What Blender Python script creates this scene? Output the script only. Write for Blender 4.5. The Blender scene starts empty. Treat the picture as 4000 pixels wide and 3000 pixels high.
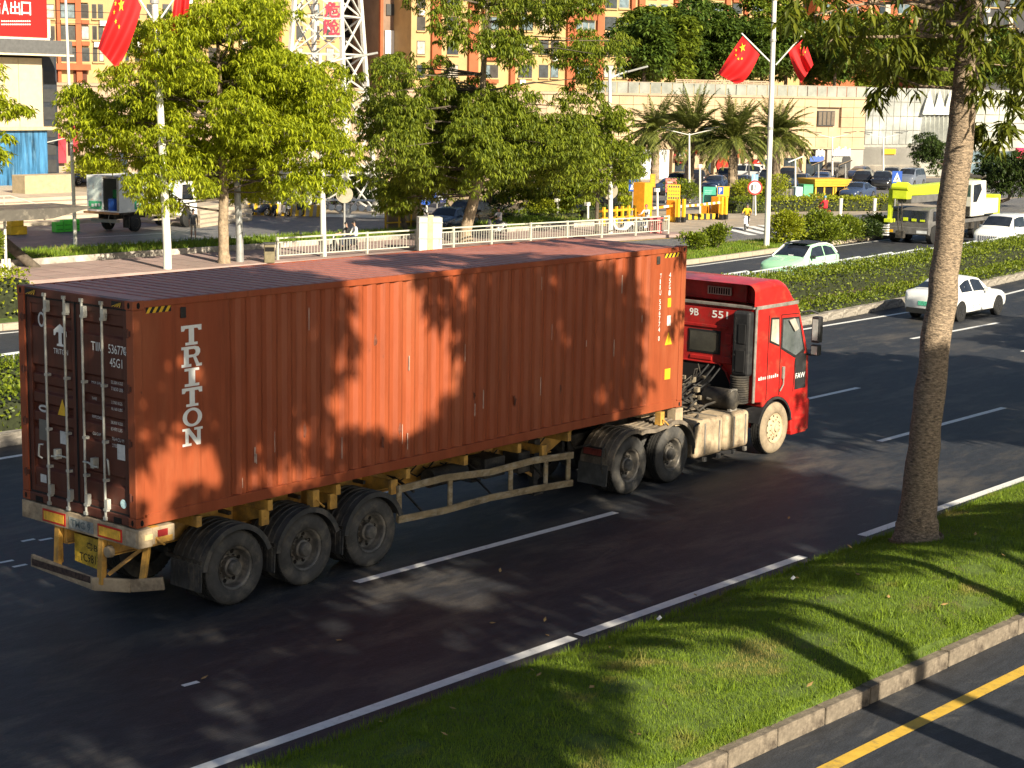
import bpy, bmesh, math, random
import numpy as np
from mathutils import Vector, Matrix

random.seed(7)
RNG = np.random.default_rng(11)
SC = bpy.context.scene
COL = SC.collection
PI = math.pi
R = math.radians

# ------------------------------------------------------------------ camera
CAM = Vector((-13.3674, -17.1840, 6.9230))
C_RIGHT = Vector((0.6400308, -0.7681288, 0.0184059))
C_DOWN = Vector((-0.1174060, -0.1214443, -0.9856303))
C_FWD = Vector((0.7593263, 0.6286728, -0.1679110))
FPX = 6763.25 / 4000 * 2212          # focal length in units of a 2212 wide picture
cd = bpy.data.cameras.new('camera')
cd.sensor_width = 36.0
cd.lens = 6763.25 / 4000 * 36
cd.clip_start = 0.5
cd.clip_end = 3000
cam = bpy.data.objects.new('camera', cd)
COL.objects.link(cam)
cam.matrix_world = Matrix((
    (C_RIGHT.x, -C_DOWN.x, -C_FWD.x, CAM.x),
    (C_RIGHT.y, -C_DOWN.y, -C_FWD.y, CAM.y),
    (C_RIGHT.z, -C_DOWN.z, -C_FWD.z, CAM.z),
    (0, 0, 0, 1)))
SC.camera = cam

# ------------------------------------------------------------------ sky, sun, exposure
SUN_EL, SUN_DX, SUN_DY = R(27), -0.29, -0.957
w = bpy.data.worlds.new('World')
SC.world = w
w.use_nodes = True
wn = w.node_tree.nodes
bg = wn['Background']
sky = wn.new('ShaderNodeTexSky')
sky.sky_type = 'NISHITA'
sky.sun_disc = False
sky.sun_elevation = SUN_EL
sky.sun_rotation = math.atan2(SUN_DX, SUN_DY)
sky.air_density = 1.0
sky.dust_density = 1.2
sky.ozone_density = 1.0
w.node_tree.links.new(sky.outputs[0], bg.inputs[0])
bg.inputs[1].default_value = 0.05
sl = bpy.data.lights.new('sun', 'SUN')
sl.energy = 5.0
sl.angle = R(0.55)
sl.color = (1.0, 0.89, 0.69)
sun = bpy.data.objects.new('sun', sl)
COL.objects.link(sun)
sv = Vector((SUN_DX * math.cos(SUN_EL), SUN_DY * math.cos(SUN_EL), math.sin(SUN_EL)))
sun.rotation_euler = sv.to_track_quat('Z', 'Y').to_euler()
sun.location = (0, -60, 60)
vs = SC.view_settings
vs.view_transform = 'Standard'
vs.look = 'None'
vs.gamma = 1.0
vs.use_curve_mapping = False
vs.exposure = 1.08
SC.cycles.max_bounces = 4
SC.cycles.adaptive_threshold = 0.02
SC.cycles.diffuse_bounces = 2
SC.cycles.glossy_bounces = 2
SC.cycles.transmission_bounces = 3
SC.cycles.transparent_max_bounces = 5

# ------------------------------------------------------------------ helpers: pixel of the survey picture -> place
def ray(px, py):
    return C_RIGHT * ((px - 1106) / FPX) + C_DOWN * ((py - 829.5) / FPX) + C_FWD
def G(px, py, z=0.0):
    r = ray(px, py)
    return CAM + r * ((z - CAM.z) / r.z)
def HZ(px, py, P):
    """height of the point seen at (px,py) that stands above ground place P"""
    r = ray(px, py)
    n = Vector((P[0] - CAM.x, P[1] - CAM.y, 0)).normalized()
    d = (Vector((P[0], P[1], 0)) - Vector((CAM.x, CAM.y, 0))).dot(n)
    return CAM.z + r.z * d / r.dot(n)
def AT(px, py, P):
    r = ray(px, py)
    n = Vector((P[0] - CAM.x, P[1] - CAM.y, 0)).normalized()
    d = (Vector((P[0], P[1], 0)) - Vector((CAM.x, CAM.y, 0))).dot(n)
    return CAM + r * (d / r.dot(n))
def ONY(px, py, y):
    r = ray(px, py)
    return CAM + r * ((y - CAM.y) / r.y)

# ------------------------------------------------------------------ materials
MATS = {}
def M(name, col, rough=0.6, metal=0.0, var=0.12, scale=4.0, dirt=None, damt=0.0, dscale=2.0,
      stretch=(1, 1, 1), bump=0.0, bscale=40.0, spec=0.4, coat=0.0, trans=0.0):
    """procedural principled material: colour varied by noise, dirt patches, fine relief"""
    if name in MATS:
        return MATS[name]
    m = bpy.data.materials.new(name)
    m.use_nodes = True
    nt = m.node_tree
    N, L = nt.nodes, nt.links
    b = N['Principled BSDF']
    b.inputs['Roughness'].default_value = rough
    b.inputs['Metallic'].default_value = metal
    b.inputs['Specular IOR Level'].default_value = spec
    if coat:
        b.inputs['Coat Weight'].default_value = coat
        b.inputs['Coat Roughness'].default_value = 0.08
    tc = N.new('ShaderNodeTexCoord')
    mp = N.new('ShaderNodeMapping')
    mp.inputs['Scale'].default_value = stretch
    L.new(tc.outputs['Object'], mp.inputs[0])
    n1 = N.new('ShaderNodeTexNoise')
    n1.inputs['Scale'].default_value = scale
    n1.inputs['Detail'].default_value = 6
    n1.inputs['Roughness'].default_value = 0.65
    L.new(mp.outputs[0], n1.inputs['Vector'])
    rp = N.new('ShaderNodeValToRGB')
    c = np.array(col[:3])
    lo, hi = np.clip(c * (1 - var * 1.6), 0, 1), np.clip(c * (1 + var * 1.6), 0, 1)
    rp.color_ramp.elements[0].position = 0.3
    rp.color_ramp.elements[1].position = 0.7
    rp.color_ramp.elements[0].color = (*lo, 1)
    rp.color_ramp.elements[1].color = (*hi, 1)
    L.new(n1.outputs['Fac'], rp.inputs[0])
    out = rp.outputs[0]
    if dirt is not None:
        n2 = N.new('ShaderNodeTexNoise')
        n2.inputs['Scale'].default_value = dscale
        n2.inputs['Detail'].default_value = 8
        n2.inputs['Roughness'].default_value = 0.7
        L.new(mp.outputs[0], n2.inputs['Vector'])
        r2 = N.new('ShaderNodeValToRGB')
        r2.color_ramp.elements[0].position = 0.62 - 0.3 * damt
        r2.color_ramp.elements[1].position = 0.80 - 0.25 * damt
        r2.color_ramp.elements[1].color = (1, 1, 1, 1)
        L.new(n2.outputs['Fac'], r2.inputs[0])
        mx = N.new('ShaderNodeMix')
        mx.data_type = 'RGBA'
        L.new(r2.outputs[0], mx.inputs[0])
        L.new(out, mx.inputs[6])
        mx.inputs[7].default_value = (*dirt, 1)
        out = mx.outputs[2]
    L.new(out, b.inputs['Base Color'])
    if bump:
        n3 = N.new('ShaderNodeTexNoise')
        n3.inputs['Scale'].default_value = bscale
        n3.inputs['Detail'].default_value = 4
        L.new(mp.outputs[0], n3.inputs['Vector'])
        bp = N.new('ShaderNodeBump')
        bp.inputs['Strength'].default_value = bump
        bp.inputs['Distance'].default_value = 0.02
        L.new(n3.outputs['Fac'], bp.inputs['Height'])
        L.new(bp.outputs[0], b.inputs['Normal'])
    MATS[name] = m
    return m

def LEAF(name, col, back, var=0.35, rough=0.45, tr=0.4):
    """leaf material: each leaf its own tint, part of the light shines through"""
    if name in MATS:
        return MATS[name]
    m = bpy.data.materials.new(name)
    m.use_nodes = True
    nt = m.node_tree
    N, L = nt.nodes, nt.links
    b = N['Principled BSDF']
    b.inputs['Roughness'].default_value = rough
    b.inputs['Specular IOR Level'].default_value = 0.35
    ge = N.new('ShaderNodeNewGeometry')
    rp = N.new('ShaderNodeValToRGB')
    e = rp.color_ramp.elements
    c = np.array(col)
    e[0].color = (*np.clip(c * np.array([1 - var, 1 - var * .8, 1 - var * .5]), 0, 1), 1)
    e[1].color = (*np.clip(c * np.array([1 + var * 1.2, 1 + var, 1]), 0, 1), 1)
    L.new(ge.outputs['Random Per Island'], rp.inputs[0])
    L.new(rp.outputs[0], b.inputs['Base Color'])
    t = N.new('ShaderNodeBsdfTranslucent')
    t.inputs[0].default_value = (*back, 1)
    mx = N.new('ShaderNodeMixShader')
    mx.inputs[0].default_value = tr
    L.new(b.outputs[0], mx.inputs[1])
    L.new(t.outputs[0], mx.inputs[2])
    L.new(mx.outputs[0], N['Material Output'].inputs[0])
    MATS[name] = m
    return m

def GLASS(name, col=(0.02, 0.025, 0.03), rough=0.06):
    if name in MATS:
        return MATS[name]
    m = M(name, col, rough=rough, var=0.3, scale=1.5, spec=0.8)
    return m

# ------------------------------------------------------------------ mesh builder
OFF = {}
class MB:
    def __init__(s):
        s.v, s.f, s.mi = [], [], []
    def add(s, vs, fs, mi=0):
        o = len(s.v)
        s.v.extend([tuple(p) for p in vs])
        for f in fs:
            s.f.append([i + o for i in f])
            s.mi.append(mi)
        return s
    def box(s, x0, x1, y0, y1, z0, z1, mi=0):
        return s.add([(x0, y0, z0), (x1, y0, z0), (x1, y1, z0), (x0, y1, z0),
                      (x0, y0, z1), (x1, y0, z1), (x1, y1, z1), (x0, y1, z1)],
                     [(0, 3, 2, 1), (4, 5, 6, 7), (0, 1, 5, 4), (1, 2, 6, 5), (2, 3, 7, 6), (3, 0, 4, 7)], mi)
    def bar(s, a, b, wd, hd, up=(0, 0, 1), mi=0):
        """box beam from a to b, width wd (sideways) and height hd"""
        a, b = Vector(a), Vector(b)
        d = (b - a).normalized()
        u = Vector(up)
        if abs(d.dot(u)) > 0.98:
            u = Vector((1, 0, 0))
        r = d.cross(u).normalized() * (wd / 2)
        u2 = r.cross(d).normalized() * (hd / 2)
        P = []
        for q in (a, b):
            P += [q - r - u2, q + r - u2, q + r + u2, q - r + u2]
        return s.add(P, [(0, 3, 2, 1), (4, 5, 6, 7), (0, 1, 5, 4), (1, 2, 6, 5), (2, 3, 7, 6), (3, 0, 4, 7)], mi)
    def tube(s, pts, r, n=8, caps=True, mi=0):
        pts = [Vector(p) for p in pts]
        k = len(pts)
        if not hasattr(r, '__len__'):
            r = [r] * k
        o = len(s.v)
        pu = None
        for i, p in enumerate(pts):
            d = (pts[min(i + 1, k - 1)] - pts[max(i - 1, 0)])
            if d.length < 1e-9:
                d = Vector((0, 0, 1))
            d.normalize()
            if pu is None:
                pu = Vector((0, 0, 1)) if abs(d.z) < 0.9 else Vector((1, 0, 0))
            a = d.cross(pu)
            if a.length < 1e-6:
                a = d.cross(Vector((0, 1, 0)))
            a.normalize()
            b = a.cross(d)
            pu = b
            for j in range(n):
                t = 2 * PI * j / n
                s.v.append(tuple(p + (a * math.cos(t) + b * math.sin(t)) * r[i]))
        for i in range(k - 1):
            for j in range(n):
                j2 = (j + 1) % n
                s.f.append([o + i * n + j, o + i * n + j2, o + (i + 1) * n + j2, o + (i + 1) * n + j])
                s.mi.append(mi)
        if caps:
            s.f.append([o + j for j in range(n)][::-1]); s.mi.append(mi)
            s.f.append([o + (k - 1) * n + j for j in range(n)]); s.mi.append(mi)
        return s
    def cyl(s, a, b, r0, r1=None, n=14, mi=0):
        return s.tube([a, b], [r0, r0 if r1 is None else r1], n, True, mi)
    def prism(s, pts, axis, a0, a1, mi=0):
        """outline extruded along an axis. y: pts are (x,z); x: (y,z); z: (x,y)"""
        def mk(p, a):
            return (p[0], a, p[1]) if axis == 'y' else ((a, p[0], p[1]) if axis == 'x' else (p[0], p[1], a))
        n = len(pts)
        vs = [mk(p, a0) for p in pts] + [mk(p, a1) for p in pts]
        fs = [list(range(n))[::-1], list(range(n, 2 * n))] + [[i, (i + 1) % n, n + (i + 1) % n, n + i] for i in range(n)]
        return s.add(vs, fs, mi)
    def lathe(s, prof, c, axis='y', n=32, mi=0, closed=False):
        """prof: list of (radius, offset along axis)"""
        o = len(s.v)
        k = len(prof)
        for (r_, t) in prof:
            for j in range(n):
                a = 2 * PI * j / n
                u, v_ = r_ * math.cos(a), r_ * math.sin(a)
                if axis == 'y':
                    s.v.append((c[0] + u, c[1] + t, c[2] + v_))
                elif axis == 'x':
                    s.v.append((c[0] + t, c[1] + u, c[2] + v_))
                else:
                    s.v.append((c[0] + u, c[1] + v_, c[2] + t))
        for i in range(k - 1 if not closed else k):
            i2 = (i + 1) % k
            for j in range(n):
                j2 = (j + 1) % n
                s.f.append([o + i * n + j, o + i * n + j2, o + i2 * n + j2, o + i2 * n + j])
                s.mi.append(mi)
        return s
    def sheet(s, prof, axis, a0, a1, mi=0):
        """open profile extruded: y: prof (x,z) swept in y; z: prof (x,y) swept in z"""
        def mk(p, a):
            return (p[0], a, p[1]) if axis == 'y' else ((a, p[0], p[1]) if axis == 'x' else (p[0], p[1], a))
        n = len(prof)
        vs = [mk(p, a0) for p in prof] + [mk(p, a1) for p in prof]
        return s.add(vs, [[i, i + 1, n + i + 1, n + i] for i in range(n - 1)], mi)
    def quad(s, a, b, c, d, mi=0):
        return s.add([a, b, c, d], [(0, 1, 2, 3)], mi)
    def grid(s, rows, mi=0, closed=False):
        """rows of equal length lists of points"""
        o = len(s.v)
        n = len(rows[0])
        for r_ in rows:
            s.v.extend([tuple(p) for p in r_])
        for i in range(len(rows) - 1):
            for j in range(n if closed else n - 1):
                j2 = (j + 1) % n
                s.f.append([o + i * n + j, o + i * n + j2, o + (i + 1) * n + j2, o + (i + 1) * n + j])
                s.mi.append(mi)
        return s
    def each(s, name, mat, parent=None, **kw):
        """every loose piece as an object of its own"""
        par = list(range(len(s.v)))
        def fd(i):
            while par[i] != i:
                par[i] = par[par[i]]; i = par[i]
            return i
        for f in s.f:
            for i in f[1:]: par[fd(i)] = fd(f[0])
        gr = {}
        for f in s.f: gr.setdefault(fd(f[0]), []).append(f)
        out = []
        for fs in gr.values():
            ix = sorted({i for f in fs for i in f}); k = {i: n for n, i in enumerate(ix)}
            out.append(MB().add([s.v[i] for i in ix], [[k[i] for i in f] for f in fs]).build(name, mat, parent, **kw))
        return out
    def build(s, name, mat, parent=None, smooth=None, bevel=0.0, seg=2, recalc=True):
        me = bpy.data.meshes.new(name)
        off = OFF.get(parent.name, (0, 0, 0)) if parent else (0, 0, 0)
        vs = s.v if off == (0, 0, 0) else [(a - off[0], b - off[1], c - off[2]) for a, b, c in s.v]
        me.from_pydata(vs, [], s.f)
        for m_ in (mat if isinstance(mat, (list, tuple)) else [mat]):
            me.materials.append(m_)
        if any(s.mi):
            me.polygons.foreach_set('material_index', s.mi)
        if recalc:
            bm = bmesh.new(); bm.from_mesh(me)
            bmesh.ops.recalc_face_normals(bm, faces=bm.faces)
            bm.to_mesh(me); bm.free()
        if smooth is not None:
            me.polygons.foreach_set('use_smooth', [True] * len(me.polygons))
            me.set_sharp_from_angle(angle=R(smooth))
        me.update()
        o = bpy.data.objects.new(name, me)
        COL.objects.link(o)
        if parent:
            o.parent = parent
            OFF[o.name] = off
        else:
            OFF[o.name] = (0, 0, 0)
        if bevel:
            bv = o.modifiers.new('bevel', 'BEVEL')
            bv.width = bevel; bv.segments = seg; bv.limit_method = 'ANGLE'; bv.angle_limit = R(40)
            bv.harden_normals = False
        return o

def npmesh(name, V, F, mat, parent=None, smooth=False):
    """big mesh from arrays: V (n,3), F (m,k)"""
    me = bpy.data.meshes.new(name)
    off = OFF.get(parent.name, (0, 0, 0)) if parent else (0, 0, 0)
    V = np.asarray(V, np.float32) - np.asarray(off, np.float32)
    F = np.asarray(F, np.int32)
    me.vertices.add(len(V)); me.vertices.foreach_set('co', V.ravel())
    me.loops.add(F.size); me.loops.foreach_set('vertex_index', F.ravel())
    me.polygons.add(len(F))
    me.polygons.foreach_set('loop_start', np.arange(0, F.size, F.shape[1], dtype=np.int32))
    me.polygons.foreach_set('loop_total', np.full(len(F), F.shape[1], np.int32))
    me.materials.append(mat)
    me.update(calc_edges=True)
    if smooth:
        me.polygons.foreach_set('use_smooth', [True] * len(me.polygons))
    o = bpy.data.objects.new(name, me)
    COL.objects.link(o)
    if parent:
        o.parent = parent
    OFF[o.name] = off
    return o

def tag(o, label=None, cat=None, group=None, kind=None):
    if label: o['label'] = label
    if cat: o['category'] = cat
    if group: o['group'] = group
    if kind: o['kind'] = kind
    return o
def thing(name, label, cat, loc=(0, 0, 0), rotz=0.0, group=None, local=False):
    """an Empty at the base of a thing; parts are given in world places unless local"""
    o = bpy.data.objects.new(name, None)
    COL.objects.link(o)
    o.location = loc
    o.rotation_euler = (0, 0, rotz)
    o.empty_display_size = 0.3
    OFF[o.name] = (0, 0, 0) if local else tuple(loc)
    return tag(o, label, cat, group)
def dup(o, parent=None):
    c = o.copy()
    COL.objects.link(c)
    c.parent = parent
    for ch in list(o.children):
        dup(ch, c)
    return c
def dupthing(root, loc, rotz, label, group=None):
    c = dup(root)
    c.location = loc
    c.rotation_euler = (0, 0, rotz)
    c['label'] = label
    if group: c['group'] = group
    return c
def struct(o):
    o['kind'] = 'structure'
    return o
def repaint(root, old, new):
    for o in [root] + list(root.children_recursive):
        for sl_ in o.material_slots:
            if sl_.material == old:
                sl_.link = 'OBJECT'
                sl_.material = new

# flat lettering
def glyphs(body, bold=0.0):
    c = bpy.data.curves.new('text', 'FONT')
    c.body = body
    c.offset = bold
    c.resolution_u = 3
    o = bpy.data.objects.new('text', c)
    COL.objects.link(o)
    dg = bpy.context.evaluated_depsgraph_get()
    me = bpy.data.meshes.new_from_object(o.evaluated_get(dg))
    V = np.array([v.co[:2] for v in me.vertices])
    F = [list(p.vertices) for p in me.polygons]
    bpy.data.objects.remove(o)
    bpy.data.curves.remove(c)
    bpy.data.meshes.remove(me)
    V -= V.min(0)
    return V / V.max(0), F
GC = {}
SIDE = ((1, 0, 0), (0, 0, 1))       # faces -Y
REAR = ((0, -1, 0), (0, 0, 1))      # faces -X
def letter(name, body, mat, parent, org, wd, ht, ax=SIDE, bold=0.0):
    """lettering of size wd x ht with its lower left corner at org"""
    k = (body, bold)
    if k not in GC:
        GC[k] = glyphs(body, bold)
    V, F = GC[k]
    ex, ey, o = Vector(ax[0]), Vector(ax[1]), Vector(org)
    mb = MB()
    mb.add([o + ex * (p[0] * wd) + ey * (p[1] * ht) for p in V], F)
    return mb.build(name, mat, parent, recalc=False)
def plate(name, mat, parent, org, wd, ht, ax=SIDE, t=0.004):
    ex, ey = Vector(ax[0]), Vector(ax[1])
    ez = ex.cross(ey)
    o = Vector(org)
    mb = MB()
    a = [o, o + ex * wd, o + ex * wd + ey * ht, o + ey * ht]
    mb.add([p for p in a] + [p + ez * t for p in a],
           [(0, 3, 2, 1), (4, 5, 6, 7), (0, 1, 5, 4), (1, 2, 6, 5), (2, 3, 7, 6), (3, 0, 4, 7)])
    return mb.build(name, mat, parent, recalc=False)

# foliage
def leafset(P, D, Ln, Wd, up=None):
    """one folded pointed leaf for each base point P and direction D"""
    n = len(P)
    D = D / np.linalg.norm(D, axis=1)[:, None]
    ref = np.tile([0, 0, 1.0], (n, 1)) if up is None else up
    S = np.cross(D, ref)
    l = np.linalg.norm(S, axis=1)
    S[l < 1e-3] = [1, 0, 0]
    S /= np.linalg.norm(S, axis=1)[:, None]
    U = np.cross(S, D)
    Ln, Wd = np.asarray(Ln).reshape(-1, 1), np.asarray(Wd).reshape(-1, 1)
    mid = P + D * Ln * 0.45
    V = np.stack([P, mid + S * Wd * .5 + U * Wd * .18, P + D * Ln - U * Ln * .12, mid - S * Wd * .5 + U * Wd * .18], 1).reshape(-1, 3)
    i = np.arange(n) * 4
    F = np.stack([np.stack([i, i + 1, i + 2], 1), np.stack([i, i + 2, i + 3], 1)], 1).reshape(-1, 3)
    return V, F
def whorls(C, rng, k=7, ln=0.26, wd=0.07, droop=0.75, tilt=0.35):
    """drooping rosettes of k leaves at each centre"""
    n = len(C)
    a0 = rng.uniform(0, 2 * PI, (n, 1)) + np.arange(k)[None] * (2 * PI / k) + rng.normal(0, .2, (n, k))
    dz = -droop + rng.normal(0, .35, (n, k))
    D = np.stack([np.cos(a0), np.sin(a0), dz], 2)
    D[..., :2] += rng.normal(0, tilt, (n, 1, 2))
    P = np.repeat(C[:, None], k, 1) + rng.normal(0, .03, (n, k, 3))
    return leafset(P.reshape(-1, 3), D.reshape(-1, 3), ln * rng.uniform(.7, 1.25, n * k), wd * rng.uniform(.75, 1.25, n * k))
def blobpts(n, c, rad, rng, shell=0.55, top=0.35):
    """points in an ellipsoid, mostly near its skin and its upper side"""
    d = rng.normal(0, 1, (n, 3))
    d[:, 2] += top
    d /= np.linalg.norm(d, axis=1)[:, None]
    r_ = shell + (1 - shell) * rng.random(n) ** .6
    return np.asarray(c) + d * r_[:, None] * np.asarray(rad)
# ================================================================== setting
def asphalt(name, col, dust, damt, stretch=(0.28, 0.8, 1), dscale=1.3, bump=0.35, grit=0.25, rough=0.66):
    m = M(name, col, rough=rough, var=grit, scale=9, dirt=dust, damt=damt, dscale=dscale, stretch=stretch, bump=bump, bscale=60, spec=0.5)
    nt = m.node_tree
    N, L = nt.nodes, nt.links
    b = N['Principled BSDF']
    # fine aggregate on top of the patches
    tc = N.new('ShaderNodeTexCoord')
    n = N.new('ShaderNodeTexNoise'); n.inputs['Scale'].default_value = 55; n.inputs['Detail'].default_value = 3
    L.new(tc.outputs['Object'], n.inputs['Vector'])
    rp = N.new('ShaderNodeValToRGB')
    rp.color_ramp.elements[0].position = .3; rp.color_ramp.elements[0].color = (.62, .62, .62, 1)
    rp.color_ramp.elements[1].position = .75; rp.color_ramp.elements[1].color = (1.35, 1.35, 1.35, 1)
    L.new(n.outputs['Fac'], rp.inputs[0])
    mx = N.new('ShaderNodeMix'); mx.data_type = 'RGBA'; mx.blend_type = 'MULTIPLY'; mx.inputs[0].default_value = 1
    src = b.inputs['Base Color'].links[0].from_socket
    L.new(src, mx.inputs[6]); L.new(rp.outputs[0], mx.inputs[7])
    # swirls of pale dust swept along by traffic
    mp = N.new('ShaderNodeMapping'); mp.inputs['Scale'].default_value = (.4, 1, 1); mp.inputs['Rotation'].default_value = (0, 0, -.15)
    L.new(tc.outputs['Object'], mp.inputs[0])
    n2 = N.new('ShaderNodeTexNoise'); n2.inputs['Scale'].default_value = 1.6; n2.inputs['Detail'].default_value = 13; n2.inputs['Roughness'].default_value = .72; n2.inputs['Distortion'].default_value = 1.2
    L.new(mp.outputs[0], n2.inputs['Vector'])
    r2 = N.new('ShaderNodeValToRGB'); r2.color_ramp.elements[0].position = .55; r2.color_ramp.elements[1].position = .72; r2.color_ramp.elements[1].color = (.55, .55, .55, 1)
    L.new(n2.outputs['Fac'], r2.inputs[0])
    m3 = N.new('ShaderNodeMix'); m3.data_type = 'RGBA'
    L.new(r2.outputs[0], m3.inputs[0]); L.new(mx.outputs[2], m3.inputs[6]); m3.inputs[7].default_value = (*[c * 1.25 for c in dust], 1)
    L.new(m3.outputs[2], b.inputs['Base Color'])
    return m
m_road = asphalt('asphalt_dark', (.018, .021, .028), (.085, .075, .064), .42)  # bluish tint paints sky light on shaded asphalt into the colour
m_road2 = asphalt('asphalt_service', (.030, .033, .041), (.10, .095, .09), .15, stretch=(.3, .8, 1))
m_lot = asphalt('asphalt_grey', (.14, .135, .135), (.24, .22, .19), .35, stretch=(.25, .6, 1))
m_pave = M('paving_beige', (.36, .30, .23), rough=.85, var=.18, scale=1.2, dirt=(.22, .19, .16), damt=.35, dscale=.25)
m_pink = M('paving_pink', (.34, .24, .215), rough=.85, var=.16, scale=2.0, dirt=(.24, .19, .165), damt=.4, dscale=.5, stretch=(.5, 1, 1))
m_line = M('road_paint_white', (.74, .74, .72), rough=.6, var=.06, scale=8, dirt=(.34, .33, .32), damt=.18, dscale=5)
m_yell = M('road_paint_yellow', (.60, .38, .05), rough=.6, var=.10, scale=6, dirt=(.25, .18, .07), damt=.3, dscale=4)
m_kerb = M('kerb_concrete', (.20, .165, .125), rough=.9, var=.3, scale=3, dirt=(.07, .055, .042), damt=.55, dscale=4, bump=.5, bscale=25)
m_soil = M('soil', (.075, .055, .035), rough=.95, var=.3, scale=6, bump=.5)
m_lawn = M('lawn_ground', (.075, .115, .018), rough=.95, var=.35, scale=3, dirt=(.16, .12, .055), damt=.25, dscale=1.2, bump=.6, bscale=60)

def strip(name, A, B, z, mat, z2=None):
    """sheet between polylines A and B (x,y)"""
    mb = MB()
    mb.grid([[(p[0], p[1], z) for p in A], [(p[0], p[1], z if z2 is None else z2) for p in B]])
    o = mb.build(name, mat, recalc=False)
    for p in o.data.polygons:
        if p.normal.z < 0: p.flip()
    return struct(o)
def slab(name, A, B, z0, z1, mat):
    mb = MB()
    loop = list(A) + list(B)[::-1]
    mb.prism([(p[0], p[1]) for p in loop], 'z', z0, z1)
    return struct(mb.build(name, mat))
def lerp_poly(P, n):
    P = [Vector((p[0], p[1])) for p in P]
    L = [0]
    for a, b in zip(P, P[1:]): L.append(L[-1] + (b - a).length)
    out = []
    for i in range(n + 1):
        t = L[-1] * i / n
        k = max(j for j in range(len(P) - 1) if L[j] <= t + 1e-9)
        out.append(P[k].lerp(P[k + 1], (t - L[k]) / (L[k + 1] - L[k])))
    return out
def shift(P, d):
    return [(p[0], p[1] + d) for p in P]
def yon(P, x):
    for a, b in zip(P, P[1:]):
        if a[0] <= x <= b[0]:
            return a[1] + (b[1] - a[1]) * (x - a[0]) / (b[0] - a[0])
    return P[0][1] if x < P[0][0] else P[-1][1]

VERGE = [(-60, -3.3), (-1.6, -4.55), (16.2, -4.84), (60, -5.9), (140, -8)]
NKERB = [(-60, -5.2), (1.47, -8.1), (7.8, -8.42), (60, -11), (140, -15)]
MKERB = [(-60, 14.0), (5, 10.95), (20, 9.95), (33, 9.3), (40, 9.55), (50, 10.3), (70, 12.2), (140, 19)]
RAIL = [(-60, 21), (9, 16.6), (25, 15.6), (40, 15.0), (54, 15.2), (75, 15.9), (140, 20)]
FKERB = [(-60, 29.5), (14, 24.4), (30, 22.9), (45.4, 22.2), (56.5, 22.9), (66, 23.4), (80, 24.6), (140, 30)]

mb = MB(); mb.add([(-500, -500, -.03), (900, -500, -.03), (900, 900, -.03), (-500, 900, -.03)], [(0, 1, 2, 3)])
struct(mb.build('ground', m_pave, recalc=False))
mb = MB()
loop = [(p[0], p[1], 0) for p in VERGE] + [(p[0], p[1], 0) for p in MKERB[::-1]]
mb.add(loop, [list(range(len(loop)))])
road = struct(mb.build('main_road', m_road, recalc=False))
mb = MB(); mb.add([(-60, -40, 0), (140, -40, 0), (140, -15, 0), (60, -11, 0), (7.8, -8.42, 0), (1.47, -8.1, 0), (-60, -5.2, 0)], [tuple(range(7))])
service = struct(mb.build('service_road', m_road2, recalc=False))
opp = [(p[0], p[1] - .35) for p in RAIL]
mb = MB(); loop = [(p[0], p[1], 0) for p in opp] + [(p[0], p[1], 0) for p in FKERB[::-1]]
mb.add(loop, [list(range(len(loop)))])
opproad = struct(mb.build('opposite_road', m_road2, recalc=False))
# side road beyond the grass island and the lots
mb = MB(); mb.add([(-60, 28, -.012), (10, 27.6, -.012), (57, 26.2, -.012), (80, 26.5, -.012), (140, 31, -.012), (140, 36, -.012), (78, 32.5, -.012), (58.5, 30.2, -.012), (33, 33.0, -.012), (-60, 36, -.012)], [tuple(range(10))])
side = struct(mb.build('side_road', m_lot, recalc=False))
mb = MB(); mb.add([(15, 41, -.012), (47, 40, -.012), (56, 44, -.012), (58, 49, -.012), (52, 52.5, -.012), (36, 53.5, -.012), (15, 54, -.012)], [tuple(range(7))])
lot = struct(mb.build('parking_lot', m_lot, recalc=False))
mb = MB(); mb.add([(60, 45, -.012), (90, 36, -.012), (150, 30, -.012), (150, 44, -.012), (120, 53, -.012), (70, 69, -.012), (56, 56, -.012)], [tuple(range(7))])
mlot = struct(mb.build('mall_parking_lot', m_lot, recalc=False))
sw = slab('sidewalk', [(5, 34.4), (33, 32.75), (45, 31.9), (57.5, 30.3)], [(5, 37.9), (33, 37.6), (45, 37.2), (57.5, 36)], -.02, .12, m_pink)
# joints of the sidewalk paving
mb = MB()
for i in range(34):
    x = 14 + i * 1.25
    mb.box(x, x + .03, 33.5 - .03 * (x - 14) + .2, 37.3, .119, .1235)
for k in range(3):
    mb.bar((12, 34.9 + k * .9, .1215), (57, 32.6 + k * 1.05, .1215), .03, .004)
mb.build('paving_joint', M('joint_dark', (.16, .12, .11)), sw)

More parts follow.
